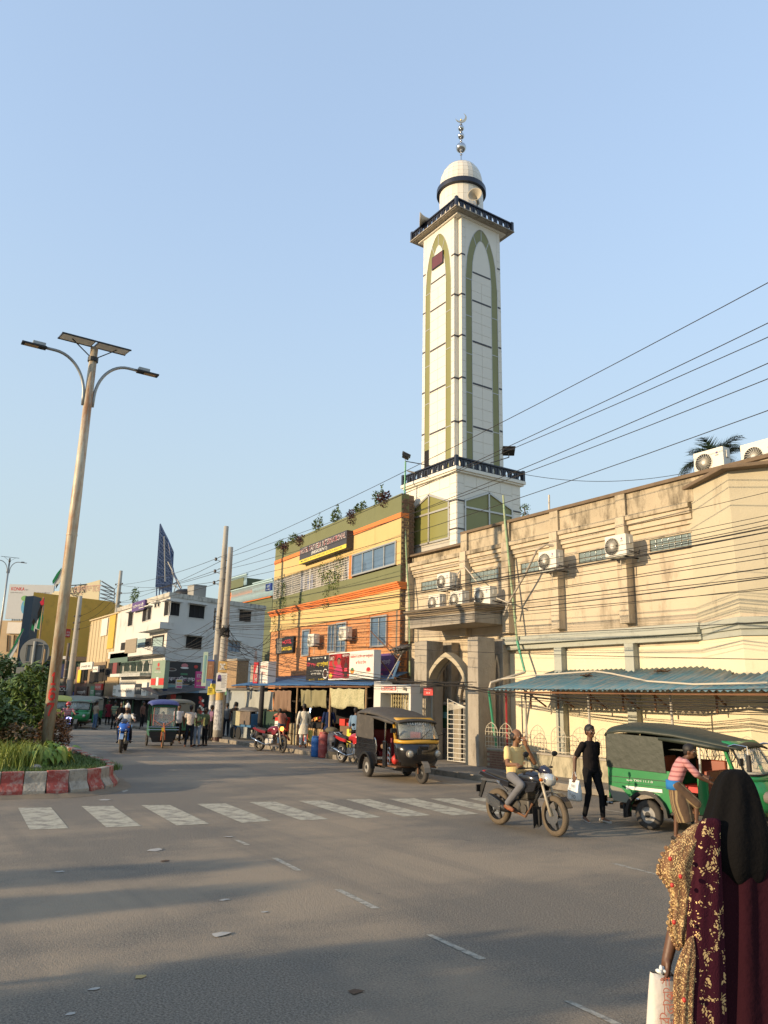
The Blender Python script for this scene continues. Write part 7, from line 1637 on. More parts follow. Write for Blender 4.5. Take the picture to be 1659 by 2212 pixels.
def autorick(label,loc,rz,body,top,canopy,frame,seat,tail=None,txt=None,lite=False,group='three wheeled auto rickshaws',white_stripe=False,sc=1.0):
    T = thing('auto_rickshaw',label,'auto rickshaw',(*loc,0),rz,group); T.scale = (sc,sc,sc); B = lambda mb,n_,m,**k: mb.build(n_,m,T,**{**L0,**k})
    B(MB().box(-.7,1.7,-.42,.42,.27,.36),'chassis',darkmetal)
    arch = [(-.34+.68*0,.30)] ; ar = [(.36*cos(t),.25+.36*sin(t)) for t in [pi*(1-k/8) for k in range(9)]]
    side = [(-.77,.62),(-.70,.44),(-.40,.42)]+ar+[(.46,.36),(.60,.40),(.56,.72),(.46,1.04),(-.79,1.06)]
    for s in (-1,1):
        B(MB().prism([(a,s*.64,b) for a,b in side],(0,-s*.03,0)),'side_panel',body,bevel=.008)
        if tail: B(MB().prism([(a,s*.645,b) for a,b in [(-.765,.60),(-.695,.435),(-.42,.415),(-.36,.52),(-.5,.66),(-.775,.70)]],(0,-s*.004,0)),'tail_skirt',tail)
        fl_ = [( (.37+.05)*cos(t),s*.60,.25+.42*sin(t)) for t in [pi*(1.06-k/10*1.06) for k in range(11)]]; fi = [(.36*cos(t),s*.60,.25+.36*sin(t)) for t in [pi*(1.06-k/10*1.06) for k in range(11)]]
        mb = MB()
        for k in range(10): mb.prism([fl_[k],fl_[k+1],fi[k+1],fi[k]],(0,s*.13,0))
        B(mb,'wheel_arch',darkmetal); B(MB().box(-.46,-.43,s*.60-.0,s*.60+s*.12 if s > 0 else s*.60+.0,.16,.40) if s > 0 else MB().box(-.46,-.43,-.72,-.60,.16,.40),'mud_flap',black)
        wheel(T,0,s*.60,.255,.15,tm=tyre,rimm=cm('dull_wheel_steel',(.26,.25,.23),rough=.5),solid=True,rr=.56)
        if not lite: B(MB().box(-.75,.40,s*.642-.002,s*.642+.002,.86,.872).box(-.75,.44,s*.642-.002,s*.642+.002,.76,.766),'pressed_line',darkmetal)
        if white_stripe: B(MB().box(-.42,.30,s*.645-.003,s*.645+.003,.66,.72),'white_stripe',white)
        # side curtain
        B(MB().prism([(a,s*.655,b) for a,b in [(-.80,1.03),(.40,1.0),(.36,1.62),(-.77,1.66)]],(0,-s*.02,0)),'side_curtain',canopy,bevel=.006)
        B(MB().tube([(.30,s*.66,1.60),(.8,s*.67,1.57),(1.2,s*.66,1.52),(1.56,s*.63,1.47)],[.03,.05,.05,.03],8),'rolled_flap',canopy,smooth=True)
        B(MB().bar((1.02,s*.61,.98),(1.02,s*.60,1.62),.03),'post',steel)
        B(MB().box(.96,1.14,s*.62-.03,s*.62+.03,.36,1.0),'door_column',body,bevel=.015)
        B(MB().bar((1.62,s*.60,1.03),(1.44,s*.57,1.54),.05),'front_pillar',frame)
        B(MB().bar((1.13,s*.62,.33),(1.66,s*.62,.36),.03),'side_step',steel)
        B(MB().tube([(.50,s*.66,1.05),(.60,s*.67,1.0),(.66,s*.67,.85),(.62,s*.66,.70),(.55,s*.66,.64)],.016,6),'grab_rail',chrome)
        if not lite:
            mb = MB()
            for cz_ in (.50,.64,.78): q = [(1.30+.06*cos(a),s*.62,cz_+.075*sin(a)) for a in [2*pi*k/12 for k in range(13)]]; mb.tube(q,.008,4)
            if s < 0 and not tail: mb.bar((1.24,s*.62,.38),(1.24,s*.62,.96),.018).bar((1.38,s*.62,.38),(1.38,s*.62,.96),.018).build('ornate_gate',chrome,T,**L0)
            mb = MB()      # ornamental rods behind
            if s > 0:
                for k in range(9): xx = .55+k*.12; mb.tube([(xx,.58,1.1),(xx+.06,.58,1.3),(xx,.58,1.55)],.008,4)
                for k in range(3):
                    q = [(.7+k*.35+.09*cos(a),.57,1.33+.13*sin(a)) for a in [2*pi*j/14 for j in range(15)]]; mb.tube(q,.010,4)
                mb.build('ornamental_grille',chrome,T,**L0)
    B(MB().box(-.80,-.77,-.62,.62,.46,1.06),'tail_panel',body); B(MB().box(-.825,-.795,-.62,.62,1.03,1.64),'rear_curtain',canopy)
    B(MB().box(-.6,1.66,-.58,.58,.361,.40),'floor',rust)
    B(MB().box(.42,1.0,.46,.56,.70,1.22),'bench_back',seat,bevel=.03); B(MB().box(-.10,.02,-.55,.55,.66,1.26),'bench_back',seat,bevel=.03); B(MB().box(.03,.52,-.52,.52,.56,.70),'bench_seat',seat,bevel=.03)
    B(MB().box(1.0,1.10,-.45,.45,.60,1.08),'driver_partition',seat,bevel=.02); B(MB().box(1.12,1.46,-.40,.40,.60,.70),'driver_seat',seat,bevel=.03)
    rings = []
    for (x,z,w,h) in ((-.83,1.60,.64,.10),(-.77,1.64,.665,.16),(-.5,1.68,.67,.18),(.0,1.68,.675,.18),(.6,1.64,.67,.165),(1.1,1.57,.65,.14),(1.5,1.51,.62,.13),(1.66,1.49,.60,.10),(1.74,1.47,.57,.07)):
        rings.append([(x,w*cos(t),z+h*sin(t)**.8) for t in [pi*k/16 for k in range(17)]])
    skinrings([[(r[0][0],y,z-.03) for (_,y,z) in r] if False else r for r in rings],canopy,'canopy_roof',T,.02)
    B(MB().tube([(-.83,.6*cos(t),1.60+.1*sin(t)) for t in [pi*k/10 for k in range(11)]],.03,6),'canopy_roll',canopy)
    # cowl
    rs = [cowl_ring(1.60,2.0,.50,.42),cowl_ring(1.60,2.12,.58,.58),cowl_ring(1.60,2.13,.62,.80),cowl_ring(1.60,2.04,.63,1.0)]
    skinrings(rs,body,'front_cowl',T,.02)
    skinrings([cowl_ring(1.60,2.045,.635,.985),cowl_ring(1.60,2.035,.64,1.04),cowl_ring(1.60,1.99,.63,1.08)],frame,'cowl_rim',T,.02)
    g0,g1 = cowl_ring(1.62,1.97,.60,1.085,p=4),cowl_ring(1.45,1.66,.555,1.52,p=4)
    g0,g1 = [q for q in g0 if q[0] > 1.66],g1[len(g1)//2-len([q for q in g0 if q[0] > 1.66])//2:][:len([q for q in g0 if q[0] > 1.66])]
    skinrings([g0,g1],wglass,'windscreen',T,.004)
    B(MB().tube(g0+g1[::-1]+[g0[0]],.018,6),'windscreen_seal',black)
    skinrings([cowl_ring(1.45,1.68,.57,1.52,p=4),cowl_ring(1.43,1.69,.58,1.555,p=4),cowl_ring(1.40,1.60,.54,1.62,p=4)],frame if top is None else top,'windscreen_header',T,.03)
    wheel(T,1.98,0,.24,.12,solid=True,rr=.55,tm=tyre,rimm=darkmetal,lean=.12)
    mb = MB(); fo = [(1.98+.30*cos(t),0,.27+.30*sin(t)) for t in [pi*(.02+.93*k/8) for k in range(9)]]
    for k in range(8): mb.obox(V(fo[k])+V((0,-.09,0)),V((0,.18,0)),V(fo[k+1])-V(fo[k]),V((0,0,.012)))
    B(mb,'front_mudguard',cm('dusty_mudguard',(.22,.19,.15)) if tail is None else cm('grey_mudguard',(.30,.29,.26)))
    for s in (-1,1):
        B(MB().tube([(1.92,s*.10,.56),(1.97,s*.11,.24)],.022,7),'fork',rust)
        B(MB().lathe([(.0,.0),(.085,.0),(.10,.05),(.10,.09)],18,(2.0,s*.40,.74),'x'),'headlight_housing',cm('lamp_bezel',(.16,.14,.12)))
        h_ = B(MB().lathe([(.085,.09),(.07,.115),(.02,.125)],18,(2.0,s*.40,.74),'x'),'headlight',mat('headlight_glass',(.5,.48,.42),.1,.3),smooth=True)
        B(MB().tube([(1.72,s*.56,1.15),(1.80,s*.70,1.20),(1.80,s*.74,1.28)],.010,5),'mirror_arm',black)
        B(MB().box(1.78,1.82,s*.76-.07,s*.76+.07,1.24,1.36),'mirror',black,bevel=.01)
        if tail: B(MB().tube([(1.45,s*.58,1.50),(1.65,s*.62,1.57),(1.9,s*.72,1.55),(1.92,s*.74,1.30)],.014,6),'side_bar',steel); B(MB().box(1.89,1.95,s*.74-.04,s*.74+.04,1.15,1.42),'mirror',black,bevel=.01)
    B(MB().box(2.085,2.13,-.16,.10,.84,.92).box(2.09,2.14,-.22,-.10,.72,.86),'front_ornament',darkmetal)
    B(MB().bar((2.02,-.06,1.10),(1.86,.30,1.32),.012),'wiper',black)
    if txt: lettering(txt,V((1.635,.30,1.42)),V((0,1,0)),.5,.05,white,T,V((1,0,.6)).normalized(),'screen_lettering') if False else None
    if txt:
        nn_ = V((1,0,.62)).normalized(); M_ = wm(T); u_ = (M_.to_3x3() @ V((0,1,0))); o_ = M_ @ V((1.735,-.30,1.43)); lettering(txt,o_,u_.normalized(),.55,.07,white,T,(M_.to_3x3() @ nn_).normalized(),'screen_lettering',up=(M_.to_3x3() @ V((-.5,0,.8))).normalized())
    if tail: B(MB().tube([(-.80,-.5,.36),(-.93,-.5,.36),(-.93,.5,.36),(-.80,.5,.36)],.022,7),'tow_bar',steel); B(MB().bar((-.93,-.52,.30),(-.93,-.52,.50),.04),'bumper_post',chrome)
    return T
bodygreen = mat('glossy_green_body',(.015,.20,.055),.3,var=.12,sc=3,coat=.5,stain=(.14,.12,.08),sth=.66,cst=.5); blackbody = mat('dusty_black_body',(.008,.007,.007),.25,var=.3,coat=.6,stain=(.07,.06,.045),sth=.64,cst=.35)
rex = mat('dusty_black_rexine',(.06,.053,.045),.75,var=.25,sc=2.5,bump=.5,bsc=9,stain=(.17,.145,.11),sth=.58); rexg = mat('dark_green_rexine',(.024,.031,.020),.55,var=.2,sc=2,bump=.5,bsc=8); yel = mat('ochre_yellow_enamel',(.62,.33,.03),.4,var=.08,coat=.3); maroon = mat('maroon_vinyl',(.16,.012,.018),.4,var=.15); brickv = mat('red_brown_vinyl',(.27,.065,.03),.5,var=.12)
q0 = gd(1391,1791); q1 = gd(1660,1799)
GA = autorick('green auto rickshaw with dark green hood, a man climbing into its driver side',(q0.x+.0,q0.y+.62),rad(9),bodygreen,None,rexg,bodygreen,brickv,tail=cm('grey_tail_paint',(.22,.22,.17)),txt='HAMKO',white_stripe=True,sc=.95)
lettering('apo 7XH 11.1.0',wm(GA) @ V((-.40,-.6425,.80)),(wm(GA).to_3x3() @ V((1,0,0))).normalized(),.5,.045,white,GA,(wm(GA).to_3x3() @ V((0,-1,0))).normalized(),lift=.006)
BA_ = autorick('black and yellow auto rickshaw with grey hood parked before the toilet block',(-18.45,12.62),rad(-8),blackbody,None,rex,yel,maroon,txt='HAMKO',sc=1.0)
MB().ball((1.42,-.50,.55),.11,14,(1,.8,1.1)).build('red_bag',bk['letter_red'],BA_,smooth=True,**L0); MB().ball((.72,-.5,.84),.10,12,(1.5,.7,.7)).build('rag_bundle',cloth('printed_rag',(.2,.13,.08)),BA_,**L0)
MB().box(.5,.95,-.5,.3,.705,.80).build('red_cushion',bk['letter_red'],GA,**L0)
greyg = mat('weathered_grey_hood',(.20,.20,.16),.8,var=.15); 
autorick('small green auto rickshaw with grey top standing across the far road',(-49.9,11.9),rad(-30),bodygreen,None,greyg,bodygreen,rexg,lite=True)
autorick('yellow auto rickshaw facing the camera behind the median plants',(-51.8,10.6),rad(-11),mat('lemon_yellow_body',(.45,.42,.05),.4),None,mat('lemon_yellow_hood',(.42,.40,.05),.6),mat('lemon_yellow_body',()),rexg,lite=True)
autorick('dusty green auto rickshaw with pale screen half hidden beside the yellow one',(-54.2,12.2),rad(-12),cm('dull_green_body',(.06,.10,.06)),None,greyg,cm('dull_green_body',()),rexg,lite=True)
autorick('grey green auto rickshaw with domed grey top behind the group of men',(-36.6,12.75),rad(178),cm('faded_green_body',(.05,.16,.08)),cm('pale_aqua_frame',(.2,.3,.28)),greyg,cm('faded_green_body',()),rexg,lite=True)
# battery rickshaw with open front, blue sheet on its roof
def erick(label,loc,rz):
    T = thing('battery_rickshaw',label,'rickshaw',(*loc,0),rz); B = lambda mb,n_,m,**k: mb.build(n_,m,T,**{**L0,**k})
    gf = cm('dark_green_frame',(.02,.09,.05)); pk = cm('salmon_tube',(.50,.20,.14))
    for s in (-1,1): wheel(T,0,s*.5,.27,.09,solid=True,rr=.6); B(MB().prism([(a,s*.52,b) for a,b in [(-.4,.45),(1.5,.45),(1.55,.75),(.9,.7),(.9,1.0),(-.4,1.0)]],(0,-s*.02,0)),'side_panel',gf); B(MB().bar((-.35,s*.5,1.0),(-.35,s*.5,1.72),.03).bar((.7,s*.5,.7),(.7,s*.5,1.72),.03),'post',gf)
    B(MB().box(-.4,1.55,-.5,.5,.40,.45),'floor',darkmetal); B(MB().box(-.3,.2,-.45,.45,.5,.72),'bench_seat',brickv,bevel=.03); B(MB().box(-.4,-.3,-.45,.45,.7,1.25),'bench_back',maroon,bevel=.03)
    B(MB().box(1.50,1.55,-.52,.52,.62,.78),'front_board',gf); B(MB().prism([(1.53,-.56,.64),(1.53,.56,.64),(1.50,.38,.22),(1.50,-.38,.22)],(.03,0,0)),'front_skirt',darkmetal); B(MB().tube([(1.60,-.60,.80),(1.60,.60,.80)],.014,6).tube([(1.60,-.60,.70),(1.60,.60,.70)],.014,6),'front_rail',steel)
    fr_ = [(1.52,-.46,.80),(1.46,-.46,1.55),(1.44,-.38,1.66),(1.44,.38,1.66),(1.46,.46,1.55),(1.52,.46,.80)]
    B(MB().tube(fr_+[fr_[0]],.02,6),'screen_frame',gf); B(MB().tube([(1.53,-.40,.86),(1.47,-.40,1.56),(1.46,.40,1.56),(1.53,.40,.86)],.014,6).bar((1.53,-.40,1.08),(1.55,0,.82),.025).bar((1.53,.40,1.08),(1.55,0,.82),.025),'pink_braces',pk)
    B(MB().prism([(1.52,-.44,.84),(1.52,.44,.84),(1.46,.42,1.6),(1.46,-.42,1.6)],(.004,0,0)),'windscreen',wglass)
    rings = [[(x,w*cos(t),z+h*sin(t)**.7) for t in [pi*k/12 for k in range(13)]] for (x,z,w,h) in ((-.5,1.62,.52,.10),(-.4,1.66,.58,.16),(.5,1.70,.60,.17),(1.3,1.68,.58,.15),(1.56,1.62,.52,.08))]
    skinrings([r for r in rings],cm('crumpled_blue_sheet',(.06,.07,.22),rough=.5,bump=.9,bsc=9),'roof_sheet',T,.03)
    B(MB().box(1.42,1.5,-.50,.50,1.56,1.68),'header_board',gf)
    wheel(T,1.75,0,.31,.07,tm=mudtyre,rimm=cm('orange_rim',(.45,.14,.04)),spokes=18,rr=.84); B(MB().tube([(1.60,0,.95),(1.68,.06,.62),(1.75,.07,.31)],.02,6).tube([(1.68,-.06,.62),(1.75,-.07,.31)],.02,6),'fork',cm('orange_fork',(.50,.14,.05)))
    B(MB().tube([(1.40,-.28,.98),(1.46,-.18,1.05),(1.55,0,.96),(1.46,.18,1.05),(1.40,.28,.98)],.014,6),'handlebar',chrome); B(MB().box(1.6,1.64,-.06,.06,.64,.78),'badge',bk['letter_yellow'])
    return T
ER = erick('green battery rickshaw with crumpled blue sheet roof and salmon braces',(-32.6,10.75),rad(-14))
# bus far down the street
T = thing('bus','red fronted coach with white name lettering on its dark screen top','bus',(-76,14.9,0),rad(-6)); T.scale = (.84,)*3; B = lambda mb,n_,m,**k: mb.build(n_,m,T,**{**L0,**k})
B(MB().box(-9,0,-1.2,1.2,.35,3.1),'body',cm('bus_red',(.22,.03,.025),rough=.35),bevel=.12); B(MB().box(-8.5,.02,-1.22,1.22,1.5,2.9),'window_band',glassdark,bevel=.05); B(MB().box(.0,.05,-1.05,1.05,1.2,2.45),'windscreen',mat('bus_screen_glass',(.10,.09,.08),.1,var=.4),bevel=.03)
B(MB().box(.03,.07,-1.1,1.1,2.5,2.95),'name_panel',dark); lettering('SHYAMOLI',wm(T) @ V((.08,-.98,2.56)),(wm(T).to_3x3() @ V((0,1,0))).normalized(),1.95,.3,white,T,(wm(T).to_3x3() @ V((1,0,0))).normalized(),lift=.01)
B(MB().box(-9.02,.03,-1.205,1.205,.9,1.15),'stripe',bk['sign_white'])
for x in (-7,-1.8):
    for s in (-1,1): wheel(T,x,s*1.08,.5,.3,solid=True,rr=.6)
# motorcycles
def moto(label,loc,rz,paint_,seatm=black,style='naked',tm=tyre,rimm=darkmetal,steer=0.0,lean=0.0,stand=False,indicator=None,sc=1.0,group='motorcycles',plate=bk['sign_black']):
    T = thing('motorcycle',label,'motorcycle',(*loc,0),rz,group); T.rotation_euler = (lean,0,rz); T.scale = (sc,)*3
    B = lambda mb,n_,m,**k: mb.build(n_,m,T,**{**L0,**k})
    rw,fw = (.30,.31); WB = 1.33
    wheel(T,0,0,rw,.115,tm,rimm,5 if style != 'com' else 5,rr=.72); wheel(T,WB,0,fw,.095,tm,rimm,5,rr=.74,lean=steer)
    F = MB()
    for s in (-1,1): F.tube([(WB,s*.09,fw),(WB-.12,s*.09,.62),(WB-.24,s*.09,.95)],[.026,.024,.022],8)
    B(F,'fork',cm('dusty_fork',(.42,.36,.26),rough=.35) if style != 'com' else chrome,smooth=True)
    B(MB().tube([(WB-.22,0,.82),(.80,0,.66),(.45,0,.62),(-.18,0,.78)],.03,7).tube([(WB-.22,0,.78),(.85,0,.42),(.40,0,.30),(.35,0,.60)],.024,7),'frame',darkmetal)
    B(MB().bar((.40,.10,.34),(0,.10,.30),.04,.06).bar((.40,-.10,.34),(0,-.10,.30),.04,.06),'swing_arm',darkmetal)
    e = mat('grimy_engine',(.11,.10,.085),.45,.6,var=.4,sc=10) if style == 'naked' else mat('alloy_engine',(.32,.31,.29),.4,.7,var=.3,sc=10)
    en = B(MB().box(.42,.86,-.12,.12,.28,.50).box(.58,.82,-.10,.10,.50,.66),'engine',e,bevel=.03)
    MB().lathe([(.10,-.16),(.12,-.14),(.12,.14),(.10,.16)],20,(.56,0,.38),'y').lathe([(.07,-.15),(.07,.15)],18,(.76,0,.36),'y').build('crankcase_cover',e,en,**L0)
    mb = MB()
    for k in range(6): mb.box(.56,.84,-.125,.125,.51+k*.024,.518+k*.024)
    mb.build('cooling_fins',e,en,**L0)
    B(loft([(.42,0,.76,.06,.05),(.50,0,.80,.11,.09),(.66,0,.84,.155,.12),(.86,0,.85,.165,.13),(1.0,0,.83,.13,.11),(1.10,0,.80,.06,.06)],18),'fuel_tank',paint_,smooth=True)
    B(loft([(-.30,0,.86,.05,.02),(-.20,0,.86,.10,.035),(.05,0,.83,.125,.045),(.30,0,.79,.13,.05),(.48,0,.80,.08,.04)],14),'seat',seatm,smooth=True)
    for s in (-1,1):
        B(MB().prism([(a,s*.12,b) for a,b in [(-.36,.82),(-.30,.88),(.1,.80),(.42,.76),(.40,.66),(.05,.70)]],(0,s*.03,0)),'tail_panel',paint_,bevel=.01)
        B(MB().prism([(a,s*.155,b) for a,b in [(.80,.80),(1.12,.82),(1.04,.66),(.84,.62)]],(0,s*.03,0)),'tank_shroud',paint_,bevel=.01)
        B(MB().tube([(WB-.30,s*.05,1.0),(WB-.30,s*.22,1.03),(WB-.40,s*.36,1.02)],.013,6),'handlebar',darkmetal)
        B(MB().cyl((WB-.37,s*.30,1.025),(WB-.42,s*.40,1.02),.018,n=8),'grip',black)
        B(MB().tube([(WB-.33,s*.27,1.03),(WB-.30,s*.30,1.18),(WB-.30,s*.32,1.22)],.006,5),'mirror_stem',darkmetal)
        B(MB().ball((0,0,0),.07,14,(.35,1.0,.65)).xf(Matrix.Translation((WB-.29,s*.335,1.25))),'mirror',black,smooth=True)
        B(MB().ball((WB-.12,s*.17,.86),.03,8,(1,1.4,1)),'indicator',mat('amber_lens',(.6,.16,.02),.3)); B(MB().tube([(.40,s*.14,.33),(.42,s*.27,.33)],.014,6),'footrest',darkmetal)
    B(MB().prism([(a,-.015,b) for a,b in [(-.36,.82),(-.46,.60),(-.52,.42),(-.46,.40),(-.34,.66),(-.26,.80)]],(0,.03,0)) if style != 'com' else MB().prism([(a,-.07,b) for a,b in [(-.30,.80),(-.36,.60),(-.38,.46),(-.34,.46),(-.30,.60),(-.2,.78)]],(0,.14,0)),'rear_mudguard',black)
    B(MB().box(-.50,-.48,-.09,.09,.50,.62),'number_plate',plate); B(MB().ball((-.36,0,.84),.06,10,(.6,1.2,.7)),'tail_light',bk['letter_red'])
    fg = [(WB+.36*cos(t),.31+.36*sin(t)) for t in [pi*(.14+.62*k/7) for k in range(8)]]; mb = MB()
    for k in range(7): mb.obox((fg[k][0],-.065,fg[k][1]),(0,.13,0),(fg[k+1][0]-fg[k][0],0,fg[k+1][1]-fg[k][1]),(0,0,.012))
    B(mb,'front_mudguard',paint_ if style == 'com' else (chrome if style == 'fair' else paint_))
    if style == 'naked':
        B(MB().box(WB-.22,WB-.16,-.11,.11,.76,.80),'lamp_bracket',darkmetal); B(loft([(WB-.20,0,.88,.10,.10),(WB-.08,0,.86,.105,.11),(WB-.02,0,.85,.07,.08),(WB-.0,0,.85,.02,.02)],16),'headlight',mat('headlight_reflector',(.62,.62,.58),.12,.5),smooth=True)
        B(loft([(WB-.30,0,1.00,.07,.05),(WB-.20,0,1.01,.09,.075),(WB-.10,0,.98,.07,.05),(WB-.06,0,.95,.03,.02)],12),'instrument_visor',mat('tinted_visor',(.02,.02,.04),.2,coat=.5),smooth=True)
        B(loft([(-.02,-.20,.48,.05,.05),(.10,-.20,.42,.085,.10),(.30,-.20,.35,.08,.09),(.46,-.18,.30,.04,.04)],12),'silencer',darkmetal,smooth=True)
        mb = MB()
        for k in range(8): mb.bar((-.02+.0*k,-.285,.40+k*.022),(.34,-.285,.27+k*.022),.008,.012)
        B(mb,'silencer_grille',steel); B(MB().tube([(.46,-.16,.32),(.80,-.14,.24),(.88,-.05,.45)],.022,7),'exhaust_pipe',rust)
        B(MB().prism([(a,.0,b) for a,b in [(.86,.38),(.98,.36),(.98,.10),(.86,.06)]],(0,.004,0)).xf(Matrix.Rotation(0,4,'Z')),'mud_flap',black); B(MB().prism([(.92,-.10,.40),(.92,.10,.40),(.94,.10,.12),(.94,.02,.08),(.94,-.03,.14),(.94,-.10,.06)],(.004,0,0)),'mud_flap',black)
        B(MB().lathe([(.13,-.075),(.13,-.07)],24,(WB,0,fw),'y'),'brake_disc',steel)
        B(MB().box(-.30,.2,-.155,-.15,.72,.76).bar((.12,-.16,.74),(.40,-.16,.60),.02),'silver_trim',steel)
    else:
        B(MB().tube([(.80,-.10,.50),(.86,-.13,.34),(.50,-.17,.26),(.30,-.18,.30)],.02,7),'exhaust_pipe',chrome); B(MB().tube([(.30,-.18,.30),(-.05,-.20,.40),(-.30,-.20,.46)],[.03,.045,.035],12),'silencer',chrome,smooth=True)
        if style == 'fair':
            B(loft([(WB-.42,0,.82,.17,.20),(WB-.28,0,.86,.19,.19),(WB-.12,0,.84,.15,.13),(WB+.02,0,.78,.07,.06)],16),'front_fairing',paint_,smooth=True); B(loft([(WB-.34,0,1.0,.10,.05),(WB-.26,0,1.06,.11,.08),(WB-.14,0,.98,.08,.05)],12),'wind_visor',mat('tinted_visor',(.02,.02,.04),.2),smooth=True)
            B(MB().ball((WB-.02,-.08,.77),.045,10,(.7,1.3,.6)).ball((WB-.02,.08,.77),.045,10,(.7,1.3,.6)),'headlight',mat('headlight_reflector',()),smooth=True)
            for s in (-1,1): B(MB().prism([(a,s*.15,b) for a,b in [(.55,.36),(1.0,.40),(1.1,.66),(.95,.82),(.62,.62)]],(0,s*.02,0)),'side_fairing',paint_,bevel=.01)
        else:
            B(MB().ball((WB-.14,0,.88),.085,16,(.8,1,1)),'headlight',indicator or mat('headlight_reflector',()),smooth=True); B(MB().box(WB-.24,WB-.16,-.09,.09,.92,1.02),'instrument_cover',black,bevel=.02)
            B(MB().tube([(-.15,-.10,.86),(-.36,-.10,.94),(-.40,0,.94),(-.36,.10,.94),(-.15,.10,.86)],.012,6),'grab_rail',chrome if style == 'com' else darkmetal)
    if stand: B(MB().bar((.42,.12,.30),(.48,.26,.0+.01),.02),'side_stand',darkmetal)
    return T
pb_ = mat('gloss_black_paint',(.010,.010,.013),.18,coat=.8); pr_ = mat('deep_red_paint',(.16,.008,.018),.2,coat=.7); pr2_ = mat('bright_red_paint',(.40,.02,.02),.25,coat=.6); pblue = mat('metallic_blue_paint',(.02,.12,.50),.25,coat=.6,stain=(.7,.7,.7),sth=.68)
q0,q1 = gd(1078,1781),gd(1210,1809); hd0 = atan2(q1.y-q0.y,q1.x-q0.x)
HERO = moto('black motorcycle with mud caked tyres ridden by the smoking man',(q0.x,q0.y),hd0,pb_,tm=mudtyre,steer=-.12)
q0,q1 = gd(559,1622),gd(620,1625)
moto('dark red motorcycle parked by the kerb with a glowing orange lamp',(q0.x,q0.y),atan2(q1.y-q0.y,q1.x-q0.x)-.35,pr_,style='com2',stand=True,lean=-.08,indicator=mat('glowing_orange_lamp',(1,.25,.04),emit=2.2),plate=bk['sign_white'],steer=-.3)
q0 = gd(738,1647); moto('bright red motorcycle with chrome silencer half hidden behind the black rickshaw',(q0.x,q0.y),rad(5),pr2_,style='com',rimm=cm('alloy_rim',(.45,.44,.42)),stand=True)
q0,q1 = gd(270,1621),gd(297,1627); BL = moto('blue sports motorcycle ridden towards the camera by a man in a white shirt',(q0.x,q0.y),rad(-22),pblue,style='fair',sc=1.04)
q1 = gd(143,1593); PM = moto('dark motorcycle with two blue lamps ridden by the man in a red helmet',(q1.x-1.3,q1.y+.18),rad(-7),pb_,style='com2'); MB().ball((1.27,-.08,.88),.035,8).ball((1.27,.08,.88),.035,8).build('lit_lamp',mat('lit_blue_lamp',(.15,.15,1),emit=6),PM,**L0)
# ---------------------------------------------------------------- people
def stripes(name,a,b,f,duty=.5,axis=2):
    if name in MC: return MC[name]
    m = mat(name,a,.9,bump=.3,bsc=14); t = m.node_tree; N = t.nodes; L = t.links; b_ = N['Principled BSDF']
    old = b_.inputs['Base Color'].links[0].from_socket; tc = N.new('ShaderNodeTexCoord'); sp = N.new('ShaderNodeSeparateXYZ'); L.new(tc.outputs['Object'],sp.inputs[0])
    mm = N.new('ShaderNodeMath'); mm.operation = 'MULTIPLY'; mm.inputs[1].default_value = f; L.new(sp.outputs[axis],mm.inputs[0]); fr = N.new('ShaderNodeMath'); fr.operation = 'FRACT'; L.new(mm.outputs[0],fr.inputs[0])
    gt_ = N.new('ShaderNodeMath'); gt_.operation = 'GREATER_THAN'; gt_.inputs[1].default_value = 1-duty; L.new(fr.outputs[0],gt_.inputs[0])
    mx = N.new('ShaderNodeMix'); mx.data_type = 'RGBA'; L.new(gt_.outputs[0],mx.inputs['Factor']); L.new(old,mx.inputs['A']); mx.inputs['B'].default_value = (*b,1); L.new(mx.outputs['Result'],b_.inputs['Base Color']); return m
def torso(mb,p0,p1,prof,yd,n=18):
    p0,p1,yd = V(p0),V(p1),V(yd).normalized(); ax = (p1-p0); xd = yd.cross(ax).normalized(); base = len(mb.v)
    for (t,hw,hd_) in prof:
        for k in range(n):
            a = 2*pi*k/n; c,s = cos(a),sin(a); mb.v.append(tuple(p0+ax*t+yd*(hw*abs(c)**.85*(1 if c > 0 else -1))+xd*(hd_*s)))
    for i in range(len(prof)-1):
        for k in range(n): k2 = (k+1) % n; o = base+i*n; mb.f.append((o+k,o+k2,o+n+k2,o+n+k))
    mb.f.append(tuple(base+k for k in range(n))[::-1]); mb.f.append(tuple(base+(len(prof)-1)*n+k for k in range(n)))
wr = bpy.data.textures.new('wrinkle','CLOUDS'); wr.noise_scale = .09; wr.noise_depth = 2
def fuse(mb,name,m,T,vox,sm=3,wrinkle=0):
    wrinkle *= .55
    o = mb.build(name,m,T,**L0); r = o.modifiers.new('r','REMESH'); r.mode = 'VOXEL'; r.voxel_size = vox; r.use_smooth_shade = True
    s = o.modifiers.new('s','SMOOTH'); s.iterations = sm; s.factor = .6
    if wrinkle: d = o.modifiers.new('d','DISPLACE'); d.texture = wr; d.strength = wrinkle; d.mid_level = .5; d.texture_coords = 'LOCAL'
    return o
